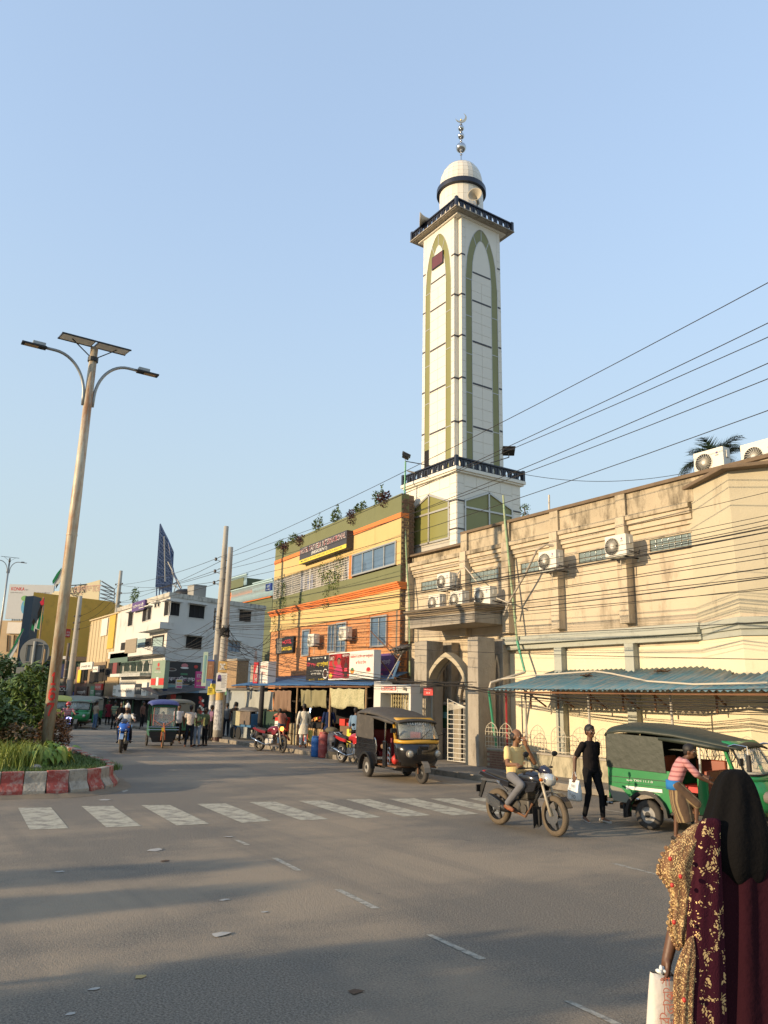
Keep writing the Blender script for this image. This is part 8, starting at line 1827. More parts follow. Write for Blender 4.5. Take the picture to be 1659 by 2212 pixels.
def hand(mb,w,d,side,s,curl=.5,up=V((0,0,1)),grip=None):
    """palm, four unequal bent fingers and a thumb; d: direction of the hand, side: direction from little finger to thumb"""
    d,side = V(d).normalized(),V(side).normalized(); nrm = d.cross(side).normalized(); side = nrm.cross(d).normalized(); w = V(w)
    for k in (-.5,0,.5): mb.limb(w+side*k*.04*s,w+d*.085*s+side*k*.062*s,.020*s,.016*s,8)
    for k,L_ in enumerate((.066,.078,.085,.075)):
        b = w+d*.085*s+side*(-.033+k*.022)*s; a1 = curl*.8; a2 = curl*1.9
        m_ = b+(d*cos(a1)+nrm*sin(a1))*L_*.5*s; e = m_+(d*cos(a2)+nrm*sin(a2))*L_*.5*s; mb.limb(b,m_,.0095*s,.009*s,8); mb.limb(m_,e,.009*s,.0075*s,8)
    b = w+d*.03*s+side*.032*s; m_ = b+(d*.7+side*.7+nrm*.3*curl)*.036*s; e = m_+(d*.85+side*.15+nrm*.9*curl).normalized()*.034*s; mb.limb(b,m_,.013*s,.011*s,8); mb.limb(m_,e,.011*s,.009*s,8)
def person(label,loc,rz,H=1.66,shirt=None,pants=None,sk=None,hr=hair,pose={},q=2,sleeve=.5,hem=0.0,long=0,belly=0,shoe=black,face=0.0,cat='person',bald=False,z0=0.0,T=None,cap=None,curl=.5,handd={},lungi=False):
    sk = sk or skin; s = H/1.72; T = T or thing('person',label,cat,(loc[0],loc[1],z0),rz,None)
    J = dict(pel=(0,0,.93),nk=(0,0,1.43),hd=(.015,0,1.595),sl=(0,.176,1.362),sr=(0,-.176,1.362),el=(-.02,.235,1.11),er=(-.02,-.245,1.12),wl=(.05,.25,.88),wr=(.05,-.25,.88),
             hl=(0,.09,.90),hr=(0,-.09,.90),kl=(.02,.10,.49),kr=(.02,-.10,.49),al=(-.02,.11,.085),ar=(-.02,-.11,.085)); J.update(pose)
    J = {k: V(v)*s for k,v in J.items() if k not in ('fl','fr','pw')}; vox = {3: .0065,2: .011,1: .018,0: .028}[q]
    yd = (J['sl']-J['sr']).normalized(); f = V((cos(face),sin(face),0)); fy = V((-sin(face),cos(face),0)); hd_ = J['hd']
    b = MB(); M_ = Matrix(((f.x,fy.x,0,hd_.x),(f.y,fy.y,0,hd_.y),(0,0,1,hd_.z),(0,0,0,1)))
    h = MB().ball((0,0,.02*s),.098*s,18,(1.0,.80,1.08)).ball((.022*s,0,-.045*s),.068*s,14,(1,.88,1.0)).ball((.055*s,0,-.085*s),.028*s,10,(1,1.3,.8))
    h.limb((.088*s,0,.012*s),(.112*s,0,-.022*s),.009*s,.016*s,8); h.ball((.085*s,0,.030*s),.026*s,8,(.6,2.1,.5)); h.ball((.09*s,0,-.058*s),.016*s,8,(.7,1.6,.55))
    for sg in (-1,1): h.ball((.0,sg*.080*s,-.005*s),.028*s,8,(.7,.35,1.15)); h.ball((.06*s,sg*.042*s,-.02*s),.03*s,8)
    h.xf(M_); b.add(h.v,h.f); b.limb(J['nk']-V((0,0,.04*s)),hd_-V((f.x*.0,0,.06*s)),.056*s,.050*s,12)
    torso(b,J['pel'],J['nk'],[(-.12,.10*s,.07*s),(.2,.12*s,.085*s),(.6,.14*s,.09*s),(.85,.15*s,.08*s),(1,.06*s,.05*s)],yd)
    for sd_ in 'lr':
        b.limb(J['s'+sd_],J['e'+sd_],.050*s,.040*s); b.limb(J['e'+sd_],J['w'+sd_],.041*s,.027*s); b.limb(J['h'+sd_],J['k'+sd_],.075*s,.052*s); b.limb(J['k'+sd_],J['a'+sd_],.052*s,.034*s)
        d = (J['w'+sd_]-J['e'+sd_]).normalized(); sg = 1 if sd_ == 'l' else -1
        hdv,sdv_ = handd.get(sd_,(d,V((1,0,0)) if abs(d.x) < .8 else V((0,-sg,.3))))
        if q >= 2: hand(b,J['w'+sd_]+V(hdv).normalized()*.01*s,hdv,sdv_,s,curl)
        else: b.limb(J['w'+sd_],J['w'+sd_]+d*.13*s,.030*s,.024*s)
        fd = V(pose.get('f'+sd_,(1,.15*sg,-.18))).normalized(); a = J['a'+sd_]; b.limb(a-V((.01,0,.03))*s,a+fd*.15*s-V((0,0,.028*s)),.034*s,.026*s)
    fuse(b,'body',sk,T,vox,2)
    # hair
    if not cap:
        hm = MB().ball((-.012*s,0,.042*s),.105*s,18,(1.0,.84,.95)) if not bald else MB().ball((-.032*s,0,.004*s),.106*s,18,(.86,.90,.80))
        if not bald: hm.ball((.03*s,0,.088*s),.06*s,12,(1.1,1.1,.6)); hm.ball((-.05*s,0,-.01*s),.07*s,12,(.8,1.05,1))
        cut = MB(); hm.xf(M_); fuse(hm,'hair',hr,T,max(vox,.012),1,.012 if q > 1 else 0)
    elif cap == 'helmet':
        MB().ball((0,0,.03*s),.135*s,18,(1.05,.92,1)).xf(M_).build('helmet',mat('red_helmet',(.35,.02,.02),.2,coat=.5),T,smooth=True,**L0); MB().ball((.075*s,0,-.03*s),.075*s,12,(.8,1.1,.9)).xf(M_).build('face_mask',cm('grey_mask',(.3,.34,.38)),T,**L0); MB().ball((.05*s,0,.04*s),.105*s,12,(.9,.9,.45)).xf(M_).build('visor',dark,T,**L0)
    elif cap == 'white': MB().ball((-.005*s,0,.085*s),.105*s,16,(1.05,.95,.85)).ball((0,0,.17*s),.05*s,10).xf(M_).build('white_turban',white,T,smooth=True,**L0); MB().ball((.05*s,0,-.085*s),.062*s,12,(.9,1.05,.75)).xf(M_).build('beard',hr,T,**L0)
    if q >= 2:
        for sg in (-1,1):
            MB().ball((.082*s,sg*.034*s,.008*s),.013*s,8,(.6,1.25,.6)).xf(M_).build('eye',eyew,T,**L0); MB().ball((.089*s,sg*.034*s,.008*s),.0065*s,6).xf(M_).build('pupil',dark,T,**L0); MB().ball((.092*s,sg*.036*s,.036*s),.014*s,8,(.4,1.6,.28)).xf(M_).build('eyebrow',hr,T,**L0)
        MB().ball((.098*s,0,-.060*s),.014*s,8,(.5,1.7,.4)).xf(M_).build('mouth',cm('lip_brown',(.13,.045,.03)),T,**L0)
    if shirt:
        t = MB(); lo = -.10-hem-long; w_ = .155+belly*.5
        prof = [(lo,(.165 if long else .150)*s+(.05*s if long else 0),.115*s+(.04*s if long else 0)),(.0,(.155+belly*.3)*s,(.108+belly*.5)*s),(.25,w_*s,(.112+belly)*s),(.6,.163*s,.116*s),(.86,.158*s,.096*s),(.95,.112*s,.075*s),(1.0,.066*s,.062*s)]
        torso(t,J['pel'],J['nk'],prof,yd)
        for sd_ in 'lr':
            a,e,w = J['s'+sd_],J['e'+sd_],J['w'+sd_]
            if sleeve <= 1: t.limb(a,a.lerp(e,sleeve*1.15 if sleeve < .9 else 1),.060*s,.060*s,12)
            else: t.limb(a,e,.068*s,.056*s,12); t.limb(e,e.lerp(w,sleeve-1),.056*s,.044*s,12)
        fuse(t,'shirt',shirt,T,vox*1.1,2,.022 if q else 0)
    if pants:
        t = MB(); torso(t,J['pel']-V((0,0,.08*s)),J['pel']+(J['nk']-J['pel'])*.16,[(0,.135*s,.10*s),(.5,.150*s,.110*s),(1,.14*s,.105*s)],yd)
        if lungi: 
            c0 = (J['hl']+J['hr'])/2; c1 = (J['al']+J['ar'])/2+V((0,0,.10*s)); torso(t,c0,c1,[(0,.16*s,.12*s),(.5,.19*s,.16*s),(1,.18*s,.14*s)],yd)
            for sd_ in 'lr': t.limb(J['h'+sd_],J['k'+sd_],.10*s,.085*s,12)
        else:
            for sd_ in 'lr': k_ = pose.get('pw',1); t.limb(J['h'+sd_],J['k'+sd_],.092*s,.068*s*k_,12); t.limb(J['k'+sd_],J['k'+sd_].lerp(J['a'+sd_],.93),.068*s*k_,.052*s*k_,12)
        fuse(t,'trousers' if not lungi else 'lungi',pants,T,vox*1.1,2,.022 if q else 0)
    if shoe:
        for sd_ in 'lr':
            sg = 1 if sd_ == 'l' else -1; fd = V(pose.get('f'+sd_,(1,.15*sg,-.18))).normalized(); a = J['a'+sd_]
            MB().limb(a-fd*.06*s-V((0,0,.055*s)),a+fd*.17*s-V((0,0,.045*s)),.030*s,.034*s,10).build('shoe',shoe,T,smooth=True,**L0)
    return T
cam_dir = lambda p: atan2(-p[1],-p[0])
WALK = dict(kl=(.14,.09,.50),al=(.05,.10,.10),kr=(.10,-.09,.49),ar=(-.22,-.10,.14),fr=(.9,-.1,-.5),el=(-.12,.24,1.13),wl=(-.08,.26,.90),er=(.08,-.24,1.13),wr=(.20,-.24,.92))
STRIDE = dict(kl=(.20,.09,.52),al=(.24,.10,.085),kr=(.05,-.09,.50),ar=(-.20,-.10,.10),fr=(.9,-.1,-.4),el=(-.10,.24,1.13),wl=(-.06,.26,.90),er=(-.05,-.245,1.13),wr=(.02,-.25,.88))
# the smoking rider
T = thing('person','balding man in cream t-shirt and grey trousers smoking astride the black motorcycle','person',HERO.location,hd0)
RID = dict(pel=(.42,0,.88),nk=(.44,0,1.335),hd=(.475,0,1.50),sl=(.44,.19,1.29),sr=(.44,-.19,1.29),el=(.64,.26,1.07),wl=(.64,.06,1.37),er=(.56,-.30,1.05),wr=(.83,-.33,1.07),hl=(.44,.10,.85),hr=(.44,-.10,.85),kl=(.82,.20,.76),kr=(.80,-.21,.74),al=(.46,.20,.40),ar=(.44,-.22,.40))
tee = cloth('cream_tshirt',(.70,.52,.23)); J_ = dict(RID)
person('',(0,0),0,1.72,shirt=tee,pants=cloth('grey_trousers',(.16,.16,.17)),sk=skin,pose=J_,q=3,T=T,bald=True,shoe=mat('brown_sandal',(.24,.075,.03),.7),face=.30,handd={'l': ((-.15,-.35,.9),(.9,0,.2)),'r': ((.75,-.25,-.35),(.3,.9,.2))},curl=.75,belly=.02)
MB().cyl((.60,-.01,1.46),(.68,-.05,1.45),.005,n=8).build('cigarette',white,T,**L0)
lettering('OTT',wm(T) @ V((.560,.05,1.12)),(wm(T).to_3x3() @ V((.15,-1,0))).normalized()*-1,.16,.06,cm('grey_print',()),T,(wm(T).to_3x3() @ V((1,0,0))).normalized(),'shirt_print',lift=.03) if False else None
# man in black with carrier bag
p = gd(1281,1775); T = person('young man in black t-shirt and trousers walking with a white carrier bag',(p.x,p.y),rad(-8),1.70,shirt=cloth('black_tshirt',(.016,.013,.013)),pants=cloth('black_jeans',(.012,.012,.013)),sk=skin2,pose={**STRIDE,'kl': (.16,.09,.50),'al': (.15,.11,.09),'kr': (.02,-.09,.50),'ar': (-.10,-.11,.09),'wr': (-.10,-.30,.84),'er': (-.12,-.27,1.1),'pw': .86},q=3,face=.05,shoe=mat('grey_slipper',(.36,.33,.28),.8,var=.25,sc=20),sleeve=.6)
bg_ = thing('carrier_bag','white printed plastic bag hanging from the hand of the man in black','bag',wm(T) @ V((-.10,-.30,.35))); c0 = wm(T) @ V((-.10,-.31,.36)); dx = (wm(T).to_3x3() @ V((1,0,0))).normalized(); dy = V((-dx.y,dx.x,0))
mb = MB(); rings = [(0,.14,.07),(.04,.16,.085),(.18,.165,.07),(.30,.15,.035),(.36,.145,.012)]
for z,w,d in rings:
    for k in range(16): a = 2*pi*k/16; mb.v.append(tuple(c0+V((0,0,z))+dx*(w*abs(cos(a))**.6*(1 if cos(a) > 0 else -1)+.008*sin(z*40+k))+dy*(d*sin(a))))
for i in range(4):
    for k in range(16): mb.f.append((i*16+k,i*16+(k+1) % 16,i*16+16+(k+1) % 16,i*16+16+k))
mb.f.append(tuple(range(16))[::-1]); mb.build('bag_body',mat('white_plastic_bag',(.66,.67,.64),.35,var=.06,sc=9,bump=.8,bsc=14),bg_,smooth=True)
for k in (-.06,.06): MB().tube([c0+dx*(k-.03)+V((0,0,.34)),c0+dx*(k*.4)+V((0,0,.50)),c0+dx*(k+.03)+V((0,0,.34))],.008,6).build('handle',mat('white_plastic_bag',()),bg_)
for s_,x,z,w,h in (('FO',.02,.05,.10,.06),('PVC',-.05,.10,.03,.13),('BB',.02,.24,.06,.05)): lettering(s_,c0+dx*x+V((0,0,z)),dx,w,h,bk['ink'],bg_,-dy,lift=.09)
# man climbing into the green rickshaw
pl_ = stripes('plaid_lungi',(.10,.06,.035),(.28,.20,.10),22,.4,1)
T = person('man in pink striped polo and checked lungi climbing into the green rickshaw',(-8.1,11.15),rad(48),1.62,shirt=stripes('pink_striped_polo',(.52,.24,.23),(.33,.12,.12),14,.35),pants=pl_,sk=skin2,lungi=True,
           pose=dict(pel=(-.02,0,.92),nk=(.16,0,1.34),hd=(.27,-.02,1.45),sl=(.15,.19,1.29),sr=(.15,-.19,1.29),el=(.34,.22,1.12),wl=(.50,.10,1.05),er=(.34,-.24,1.06),wr=(.52,-.20,.98),kr=(.30,-.10,.62),ar=(.28,-.10,.36)),q=2,hem=.02,face=-.5,sleeve=.7)
torso_ = MB().lathe([(.15,0),(.155,.06),(.15,.14)],18).xf(Matrix.Translation((-.02,0,.78)) @ Matrix.Diagonal((.80,1.05,1,1))); torso_.build('blue_waist_cloth',cloth('blue_waist_cloth',(.03,.17,.42)),T,smooth=True,**L0)
# the group beside the battery rickshaw
flor = mat('floral_white_shirt',(.62,.55,.47),.9,var=.05,sc=16,stain=(.35,.2,.16),sth=.52,cst=.8)
def at(px,py,z=0): p = gd(px,py,z); return (p.x,p.y)
p = at(381,1606); person('heavy man in white polo and black trousers walking out of the group',p,cam_dir(p)+.2,1.66,cloth('white_polo',(.60,.60,.60)),cloth('black_trousers',(.015,.015,.017)),skin2,pose=WALK,q=1,belly=.05)
p = at(407,1613); person('man in white floral shirt and dark jeans seen from behind in the group',p,cam_dir(p)+pi-.1,1.66,flor,cloth('dark_jeans',(.02,.025,.035)),skin2,pose=dict(kl=(.03,.12,.49),al=(0,.15,.085)),q=1,shoe=mat('brown_sandal',()))
p = at(424,1612); person('man in green t-shirt and pale blue jeans facing the group',p,cam_dir(p)-.5,1.58,cloth('moss_green_tshirt',(.10,.14,.085)),cloth('pale_blue_jeans',(.27,.33,.42)),skin,pose=dict(el=(.0,.24,1.12),wl=(.22,.10,1.08)),q=1,belly=.04)
p = at(441,1611); person('man in olive t-shirt and black trousers at the right of the group',p,cam_dir(p)-.9,1.56,cloth('olive_tshirt',(.15,.16,.075)),cloth('black_trousers',()),skin2,q=1,face=-.2)
p = at(391,1596); person('man in black shirt mostly hidden behind the group',p,cam_dir(p)-.4,1.66,cloth('black_tshirt',()),cloth('black_trousers',()),skin2,q=0)
p = at(453,1600); person('man in purple checked shirt behind the paired poles',p,cam_dir(p)+2,1.62,cloth('purple_check',(.22,.12,.18)),cloth('black_trousers',()),skin2,q=0)
p = at(487,1590,.15); person('man in grey shirt seen from behind beside the posters pole',p,cam_dir(p)+pi+.2,1.58,cloth('grey_shirt',(.17,.18,.19)),cloth('dark_jeans',()),skin2,q=1,z0=.14,sleeve=1.5)
p = at(505,1591,.15); person('man in black t-shirt and blue jeans striding by the green doorway',p,cam_dir(p)+pi-.5,1.64,cloth('black_tshirt',()),cloth('blue_jeans',(.07,.12,.2)),skin2,pose=STRIDE,q=1,z0=.14)
p = at(654,1614,.15); person('man in long cream kurta and white trousers walking towards the stalls',p,cam_dir(p)+pi,1.68,cloth('cream_kurta',(.66,.60,.47)),cloth('white_pyjama',(.62,.62,.6)),skin2,pose=WALK,q=2,z0=.14,sleeve=1.9,long=.72,shoe=mat('brown_sandal',()))
p = at(708,1617,.15); person('man in navy blue long shirt standing at the crate counter',p,cam_dir(p)+pi+.15,1.68,cloth('navy_long_shirt',(.018,.03,.085)),cloth('black_trousers',()),skin,q=2,z0=.14,sleeve=1.35,long=.3)
p = at(613,1606,.15); person('man in orange shirt and blue jeans bending at the drinks fridge',(-29.4,14.75),cam_dir(p)+pi+.5,1.60,stripes('orange_striped_shirt',(.48,.19,.12),(.38,.12,.08),20,.3,1),cloth('blue_jeans',()),skin2,pose=dict(nk=(.10,0,1.36),hd=(.22,0,1.44),sl=(.1,.18,1.32),sr=(.1,-.18,1.32),el=(.3,.25,1.25),wl=(.45,.2,1.15)),q=1,z0=.14)
person('man in light blue shirt half hidden behind the black rickshaw',(-24.35,15.2),2.2,1.62,cloth('light_blue_shirt',(.17,.26,.36)),cloth('black_trousers',()),skin2,q=1,z0=.14,sleeve=1.5)
# riders and people further down the street
T = thing('person','bearded man in white number jersey and white turban riding the blue motorcycle','person',BL.location,BL.rotation_euler[2])
RI2 = {**RID,'el': (.60,.32,1.08),'wl': (.86,.34,1.04),'er': (.60,-.32,1.08),'wr': (.86,-.34,1.04)}
person('',(0,0),0,1.74,stripes('white_jersey',(.60,.60,.57),(.5,.38,.2),6,.12),cloth('dark_jeans',()),skin2,pose=RI2,q=1,T=T,cap='white')
MB().obox((.63,-.07,1.0),(0,.05,0),(.01,0,0),(0,0,.12)).obox((.63,.02,1.0),(0,.05,0),(.01,0,0),(0,0,.12)).build('number_print',cm('print_green',(.04,.12,.11)),T,**L0)
T = thing('person','rider in pink striped shirt, red helmet and face mask beyond the median','person',PM.location,PM.rotation_euler[2]); person('',(0,0),0,1.70,stripes('pink_stripe_shirt',(.42,.16,.18),(.55,.4,.4),9,.2),cloth('black_trousers',()),skin,pose=RI2,q=1,T=T,cap='helmet')
for k,(px,py,tr,c_,pc,l_,kw) in enumerate([(170,1571,pi,stripes('navy_striped_shirt',(.02,.03,.05),(.4,.38,.35),9,.2),'black_trousers','man in navy striped shirt seen from behind near the yellow rickshaw',{}),(203,1576,2.2,cloth('beige_shirt',(.28,.23,.17)),'blue_jeans','man in beige shirt leaning at the small green rickshaw',{}),
        (231,1566,.3,cloth('maroon_kurta',(.16,.02,.03)),'black_trousers','person in long maroon dress by the slim concrete pole',dict(long=.7)),(244,1575,2.6,stripes('green_striped_shirt',(.10,.15,.10),(.3,.3,.15),7,.25),'black_trousers','man in green striped shirt beside the slim concrete pole',{}),
        (257,1584,.2,cloth('black_tshirt',()),'black_trousers','thin man all in black standing behind the blue motorcycle',{}),(270,1571,2.9,cloth('grey_white_shirt',(.42,.40,.40)),'black_trousers','man in pale shirt behind the man in black',{}),(305,1575,1.0,cloth('brown_shirt',(.15,.08,.06)),'black_trousers','man in brown shirt standing by the small shop of the white building',{}),(215,1560,1.5,cloth('red_shirt',(.3,.03,.03)),'blue_jeans','person in red shirt far down the pavement',{}),(150,1566,1.1,cloth('white_polo',()),'dark_jeans','person in white shirt between the far rickshaws',{})]):
    p = at(px,py); person(l_,p,cam_dir(p)+tr,1.62,c_,MC[pc],skin2,q=0,**kw)
person('driver in dark shirt seated in the battery rickshaw',(ER.location.x+.75*cos(rad(-14)),ER.location.y+.75*sin(rad(-14))),rad(-14),1.5,cloth('dark_shirt',(.05,.05,.06)),cloth('black_trousers',()),skin2,pose=dict(pel=(0,0,.80),nk=(0,0,1.30),hd=(.02,0,1.46),sl=(0,.18,1.25),sr=(0,-.18,1.25),el=(.15,.24,1.0),er=(.15,-.24,1.0),wl=(.4,.2,1.0),wr=(.4,-.2,1.0),hl=(.02,.1,.78),hr=(.02,-.1,.78),kl=(.4,.12,.78),kr=(.4,-.12,.78),al=(.4,.12,.5),ar=(.4,-.12,.5)),q=0)

# ---------------------------------------------------------------- woman in the foreground, seen from behind
wc = V((-2.82,4.45,0)); a_ = sd; b_ = V((wc.x,wc.y,0)).normalized(); a_ = V((b_.y,-b_.x,0))
dep = wc.dot(FH); 
def wp(px,py,off=0.0):           # point on the upright plane through her, moved off metres away from the viewer
    return onp(px,py,wc+FH*off,FH)
W = thing('person','woman in black headscarf and maroon gold embroidered dress, seen from behind in the right foreground','person',wc)
def wloft(rows,m,name,n=28,fold=.012,fk=7,off=0.0,th=.008,ph=0.0,dsc=.62,p=2.0):
    """rows: (left px, right px, y px) silhouettes, turned into rounded rings with cloth folds"""
    mb = MB()
    for i,(x0,x1,y) in enumerate(rows):
        A,B = wp(x0,y,off),wp(x1,y,off); c = (A+B)/2; r = (B-A).length/2; u = (B-A).normalized() if r > 1e-4 else sd; v = FH
        for k in range(n):
            a = 2*pi*k/n; f = 1+fold/max(.03,r)*sin(a*fk+ph+i*.25)*(min(1,i/3)); rr = r; ca,sa = cos(a),sin(a)
            mb.v.append(tuple(c+u*(rr*f*ca)+v*(rr*dsc*f*sa)+V((0,0,.004*sin(a*5+i)))))
    for i in range(len(rows)-1):
        for k in range(n): k2 = (k+1) % n; mb.f.append((i*n+k,i*n+n+k,i*n+n+k2,i*n+k2))
    mb.f.append(tuple(range(n))); mb.f.append(tuple((len(rows)-1)*n+k for k in range(n))[::-1])
    o = mb.build(name,m,W,smooth=True); s = o.modifiers.new('s','SUBSURF'); s.levels = 2; s.render_levels = 2; return o
blackveil = cloth('matt_black_veil',(.006,.0055,.0055),bump=.5,bsc=30); burg = cloth('dark_burgundy_robe',(.026,.005,.009),bump=.4,bsc=30)
def embroid(name,base,dens,gscale):
    m = cloth(name,base,bump=.2); t = m.node_tree; N = t.nodes; L = t.links; b = N['Principled BSDF']; old = b.inputs['Base Color'].links[0].from_socket
    tc = N.new('ShaderNodeTexCoord'); wv = N.new('ShaderNodeTexNoise'); wv.inputs['Scale'].default_value = 9; L.new(tc.outputs['Object'],wv.inputs['Vector'])
    ad = N.new('ShaderNodeVectorMath'); ad.operation = 'MULTIPLY_ADD'; ad.inputs[1].default_value = (.12,)*3; L.new(wv.outputs['Color'],ad.inputs[0]); L.new(tc.outputs['Object'],ad.inputs[2])
    vo = N.new('ShaderNodeTexVoronoi'); vo.inputs['Scale'].default_value = gscale; L.new(ad.outputs[0],vo.inputs['Vector']); n2 = N.new('ShaderNodeTexNoise'); n2.inputs['Scale'].default_value = 17; L.new(tc.outputs['Object'],n2.inputs['Vector'])
    lt = N.new('ShaderNodeMath'); lt.operation = 'LESS_THAN'; L.new(vo.outputs['Distance'],lt.inputs[0]); mr = N.new('ShaderNodeMapRange'); mr.inputs['From Min'].default_value = .45; mr.inputs['From Max'].default_value = .6; mr.inputs['To Min'].default_value = dens[0]; mr.inputs['To Max'].default_value = dens[1]; L.new(n2.outputs['Fac'],mr.inputs['Value']); L.new(mr.outputs[0],lt.inputs[1])
    mx = N.new('ShaderNodeMix'); mx.data_type = 'RGBA'; L.new(lt.outputs[0],mx.inputs['Factor']); L.new(old,mx.inputs['A']); mx.inputs['B'].default_value = (.66,.47,.22,1); L.new(mx.outputs['Result'],b.inputs['Base Color']); mt_ = N.new('ShaderNodeMath'); mt_.operation = 'MULTIPLY'; mt_.inputs[1].default_value = .35; L.new(lt.outputs[0],mt_.inputs[0]); L.new(mt_.outputs[0],b.inputs['Metallic'])
    mr2 = N.new('ShaderNodeMapRange'); mr2.inputs['To Min'].default_value = .85; mr2.inputs['To Max'].default_value = .5; L.new(lt.outputs[0],mr2.inputs['Value']); L.new(mr2.outputs[0],b.inputs['Roughness'])
    bp = N.new('ShaderNodeBump'); bp.inputs['Strength'].default_value = 1 if gscale > 100 else .4; bp.inputs['Distance'].default_value = .006; bp.invert = True; L.new(vo.outputs['Distance'],bp.inputs['Height']); L.new(bp.outputs[0],b.inputs['Normal']); return m
lace = embroid('gold_lace',(.20,.11,.06),(.36,.52),105); sprig = embroid('gold_sprigged_maroon',(.042,.007,.015),(-.05,.52),80)
body = MB(); hc = wp(1586,1706)        # one continuous body under the clothes
body.ball(hc,.10,16,(.8,.9,1.15)); body.limb(hc,wp(1588,1770),.055,.06); torso(body,wp(1592,1985),wp(1588,1775),[(0,.15,.10),(.5,.13,.09),(.9,.17,.09),(1,.06,.05)],sd)
shl,ell,wrl = wp(1500,1822,-.02),wp(1462,1985,-.06),wp(1440,2078,-.10)
body.limb(wp(1530,1800),shl,.06,.055); body.limb(shl,ell,.052,.042); body.limb(ell,wrl,.042,.029); shr = wp(1668,1810); elr = wp(1685,1960,.02); wrr = wp(1688,2080,.12); body.limb(wp(1640,1800),shr,.06,.055); body.limb(shr,elr,.05,.04); body.limb(elr,wrr,.04,.028)
hand(body,wrl,(wp(1436,2110,-.10)-wrl),-FH,1.0,.9); hand(body,wrr,V((0,0,-1)),FH,1.0,.5)
for s_ in (-1,1):
    h0 = wp(1592,1985)+sd*.09*s_; k0 = V((h0.x,h0.y,.47))+FH*(.05*s_); a0 = V((h0.x,h0.y,.08))+FH*(.12*s_); body.limb(h0,k0,.09,.06); body.limb(k0,a0,.06,.04); body.limb(a0,a0+FH*.13-V((0,0,.03)),.035,.026)
o = MB(); o.v = [tuple(V(p)-wc) for p in body.v]; o.f = body.f; fuse(o,'body',skin2,W,.008,2)
wloft([(1572,1602,1661),(1556,1617,1671),(1541,1634,1700),(1533,1644,1740),(1523,1652,1770),(1515,1660,1800),(1517,1664,1840),(1528,1660,1872),(1545,1652,1895),(1566,1630,1912)],blackveil,'headscarf',fold=.020,fk=7,off=-.05,dsc=.72)
wloft([(1530,1650,1772),(1508,1672,1800),(1500,1690,1860),(1500,1694,1930),(1497,1700,2010),(1490,1712,2100),(1480,1725,2200),(1468,1745,2330)],burg,'robe',fold=.036,fk=11,dsc=.55,n=40)
lo_ = gd(1605,2233); 
wloft([(1515,1560,1766),(1503,1556,1790),(1492,1556,1840),(1490,1558,1900),(1488,1560,1970),(1484,1563,2060),(1478,1566,2150),(1470,1572,2330)],sprig,'dupatta',fold=.012,fk=6,off=-.17,dsc=.35,n=32)
wloft([(1500,1530,1776),(1470,1524,1806),(1436,1508,1836),(1426,1500,1868),(1424,1500,1886),(1438,1504,1906),(1452,1502,1930),(1450,1498,1968),(1444,1492,2000),(1452,1484,2026),(1462,1486,2048)],lace,'sleeve',fold=.010,fk=8,off=-.13,dsc=.7)
wloft([(1489,1499,2022),(1478,1502,2045),(1464,1504,2078),(1456,1500,2110),(1458,1496,2170),(1462,1498,2330)],lace,'lace_border',fold=.012,fk=7,off=-.20,dsc=.5)
wloft([(1462,1500,1905),(1450,1490,1940),(1444,1480,1985),(1446,1476,2000)],sprig,'under_sleeve',fold=.006,off=-.09)
for k in range(22):
    t_ = k/21; pts_ = [(1470,1806),(1437,1836),(1425,1868),(1424,1886),(1440,1908),(1454,1930),(1451,1966),(1445,1998),(1455,2028),(1466,2048)]; i_ = min(8,int(t_*9)); f_ = t_*9-i_; x_ = pts_[i_][0]*(1-f_)+pts_[i_+1][0]*f_; y_ = pts_[i_][1]*(1-f_)+pts_[i_+1][1]*f_
    MB().ball(wp(x_-1,y_,-.13),.017,10,(1,1,.8)).build('lace_scallop',lace,W,smooth=True)
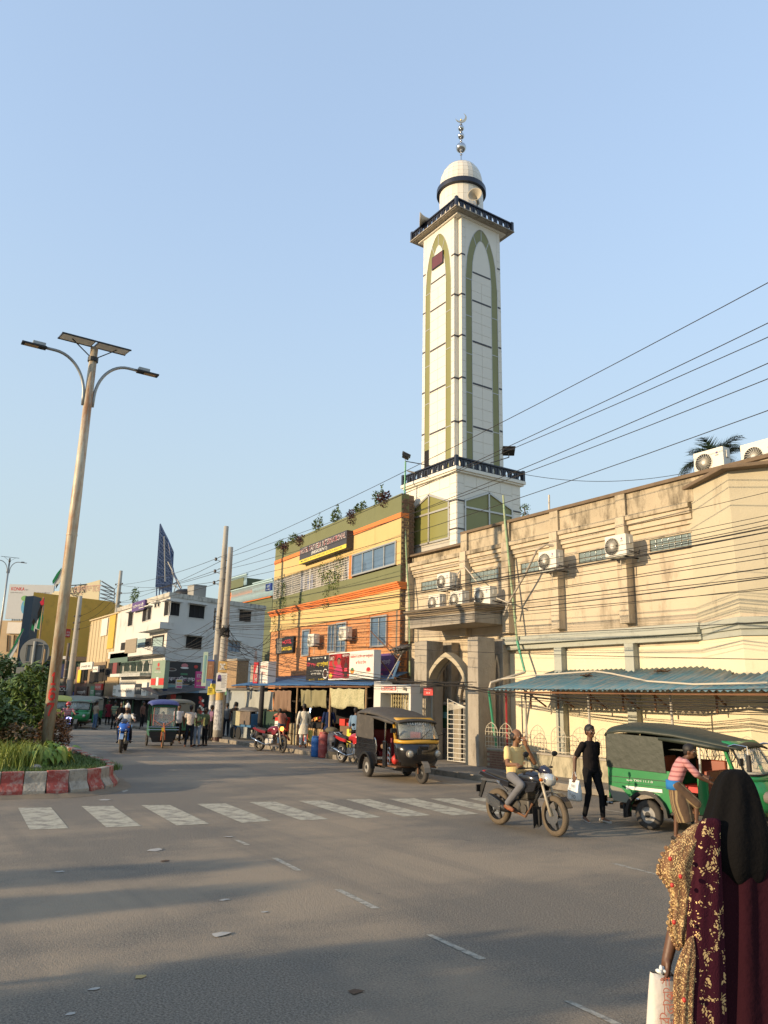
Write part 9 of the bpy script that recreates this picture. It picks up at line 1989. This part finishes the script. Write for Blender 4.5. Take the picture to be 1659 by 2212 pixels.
for k in range(5): MB().ball(wp(*((1448,1855),(1452,1912),(1470,1893),(1456,1992),(1478,2160))[k],-.265),.011,8,(1,1,1.2)).build('red_stone',bk['letter_red'],W)
B_ = thing('shopping_bag','white cloth shopping bag with red lettering held by the veiled woman','bag',wp(1430,2200,-.12)); mb = MB()
bagw = mat('white_cloth_bag',(.62,.57,.50),.85,var=.06,sc=6,bump=.5,bsc=12)
rows_ = [(1404,1460,2099,.02),(1404,1462,2108,.045),(1402,1464,2140,.05),(1399,1467,2190,.055),(1395,1470,2260,.055),(1398,1468,2290,.04)]
for (x0,x1,y,d) in rows_:
    A,Bq = wp(x0,y,-.12),wp(x1,y+ (10 if y < 2120 else 4),-.10)
    for k in range(20): a = 2*pi*k/20; ca = abs(cos(a))**.5*(1 if cos(a) > 0 else -1); mb.v.append(tuple((A+Bq)/2+(Bq-A)/2*ca+FH*(d*sin(a)+.006*sin(k*2.1+y*.05))))
for i in range(len(rows_)-1):
    for k in range(20): mb.f.append((i*20+k,i*20+20+k,i*20+20+(k+1) % 20,i*20+(k+1) % 20))
mb.f.append(tuple(100+k for k in range(20))[::-1]); o = mb.build('bag_body',bagw,B_,smooth=True)
MB().tube([wp(1425,2104,-.12),wp(1436,2090,-.11),wp(1450,2108,-.10)],.014,8).build('handle',mat('white_plastic_bag',()),B_,smooth=True)
MB().ball(wp(1423,2098,-.13),.017,10,(1.3,.7,.7)).ball(wp(1428,2092,-.13),.014,10,(.8,.7,1.3)).ball(wp(1434,2098,-.13),.015,10,(1.2,.7,.7)).build('knotted_top',mat('white_plastic_bag',()),B_,smooth=True)
u_ = (wp(1468,2200,-.1)-wp(1400,2200,-.12)).normalized(); redp = cm('faded_red_print',(.55,.17,.10))
for s_,px,py,w,h in ((bn('গা'),1426,2122,.06,.045),(bn('কিস'),1432,2152,.11,.06),(bn('ডিপি'),1432,2182,.13,.07),(bn('সিএস'),1425,2215,.15,.08)):
    lettering(s_,wp(px,py+8,-.19),u_,w,h,redp,B_,-FH,lift=.004,thick=.001)
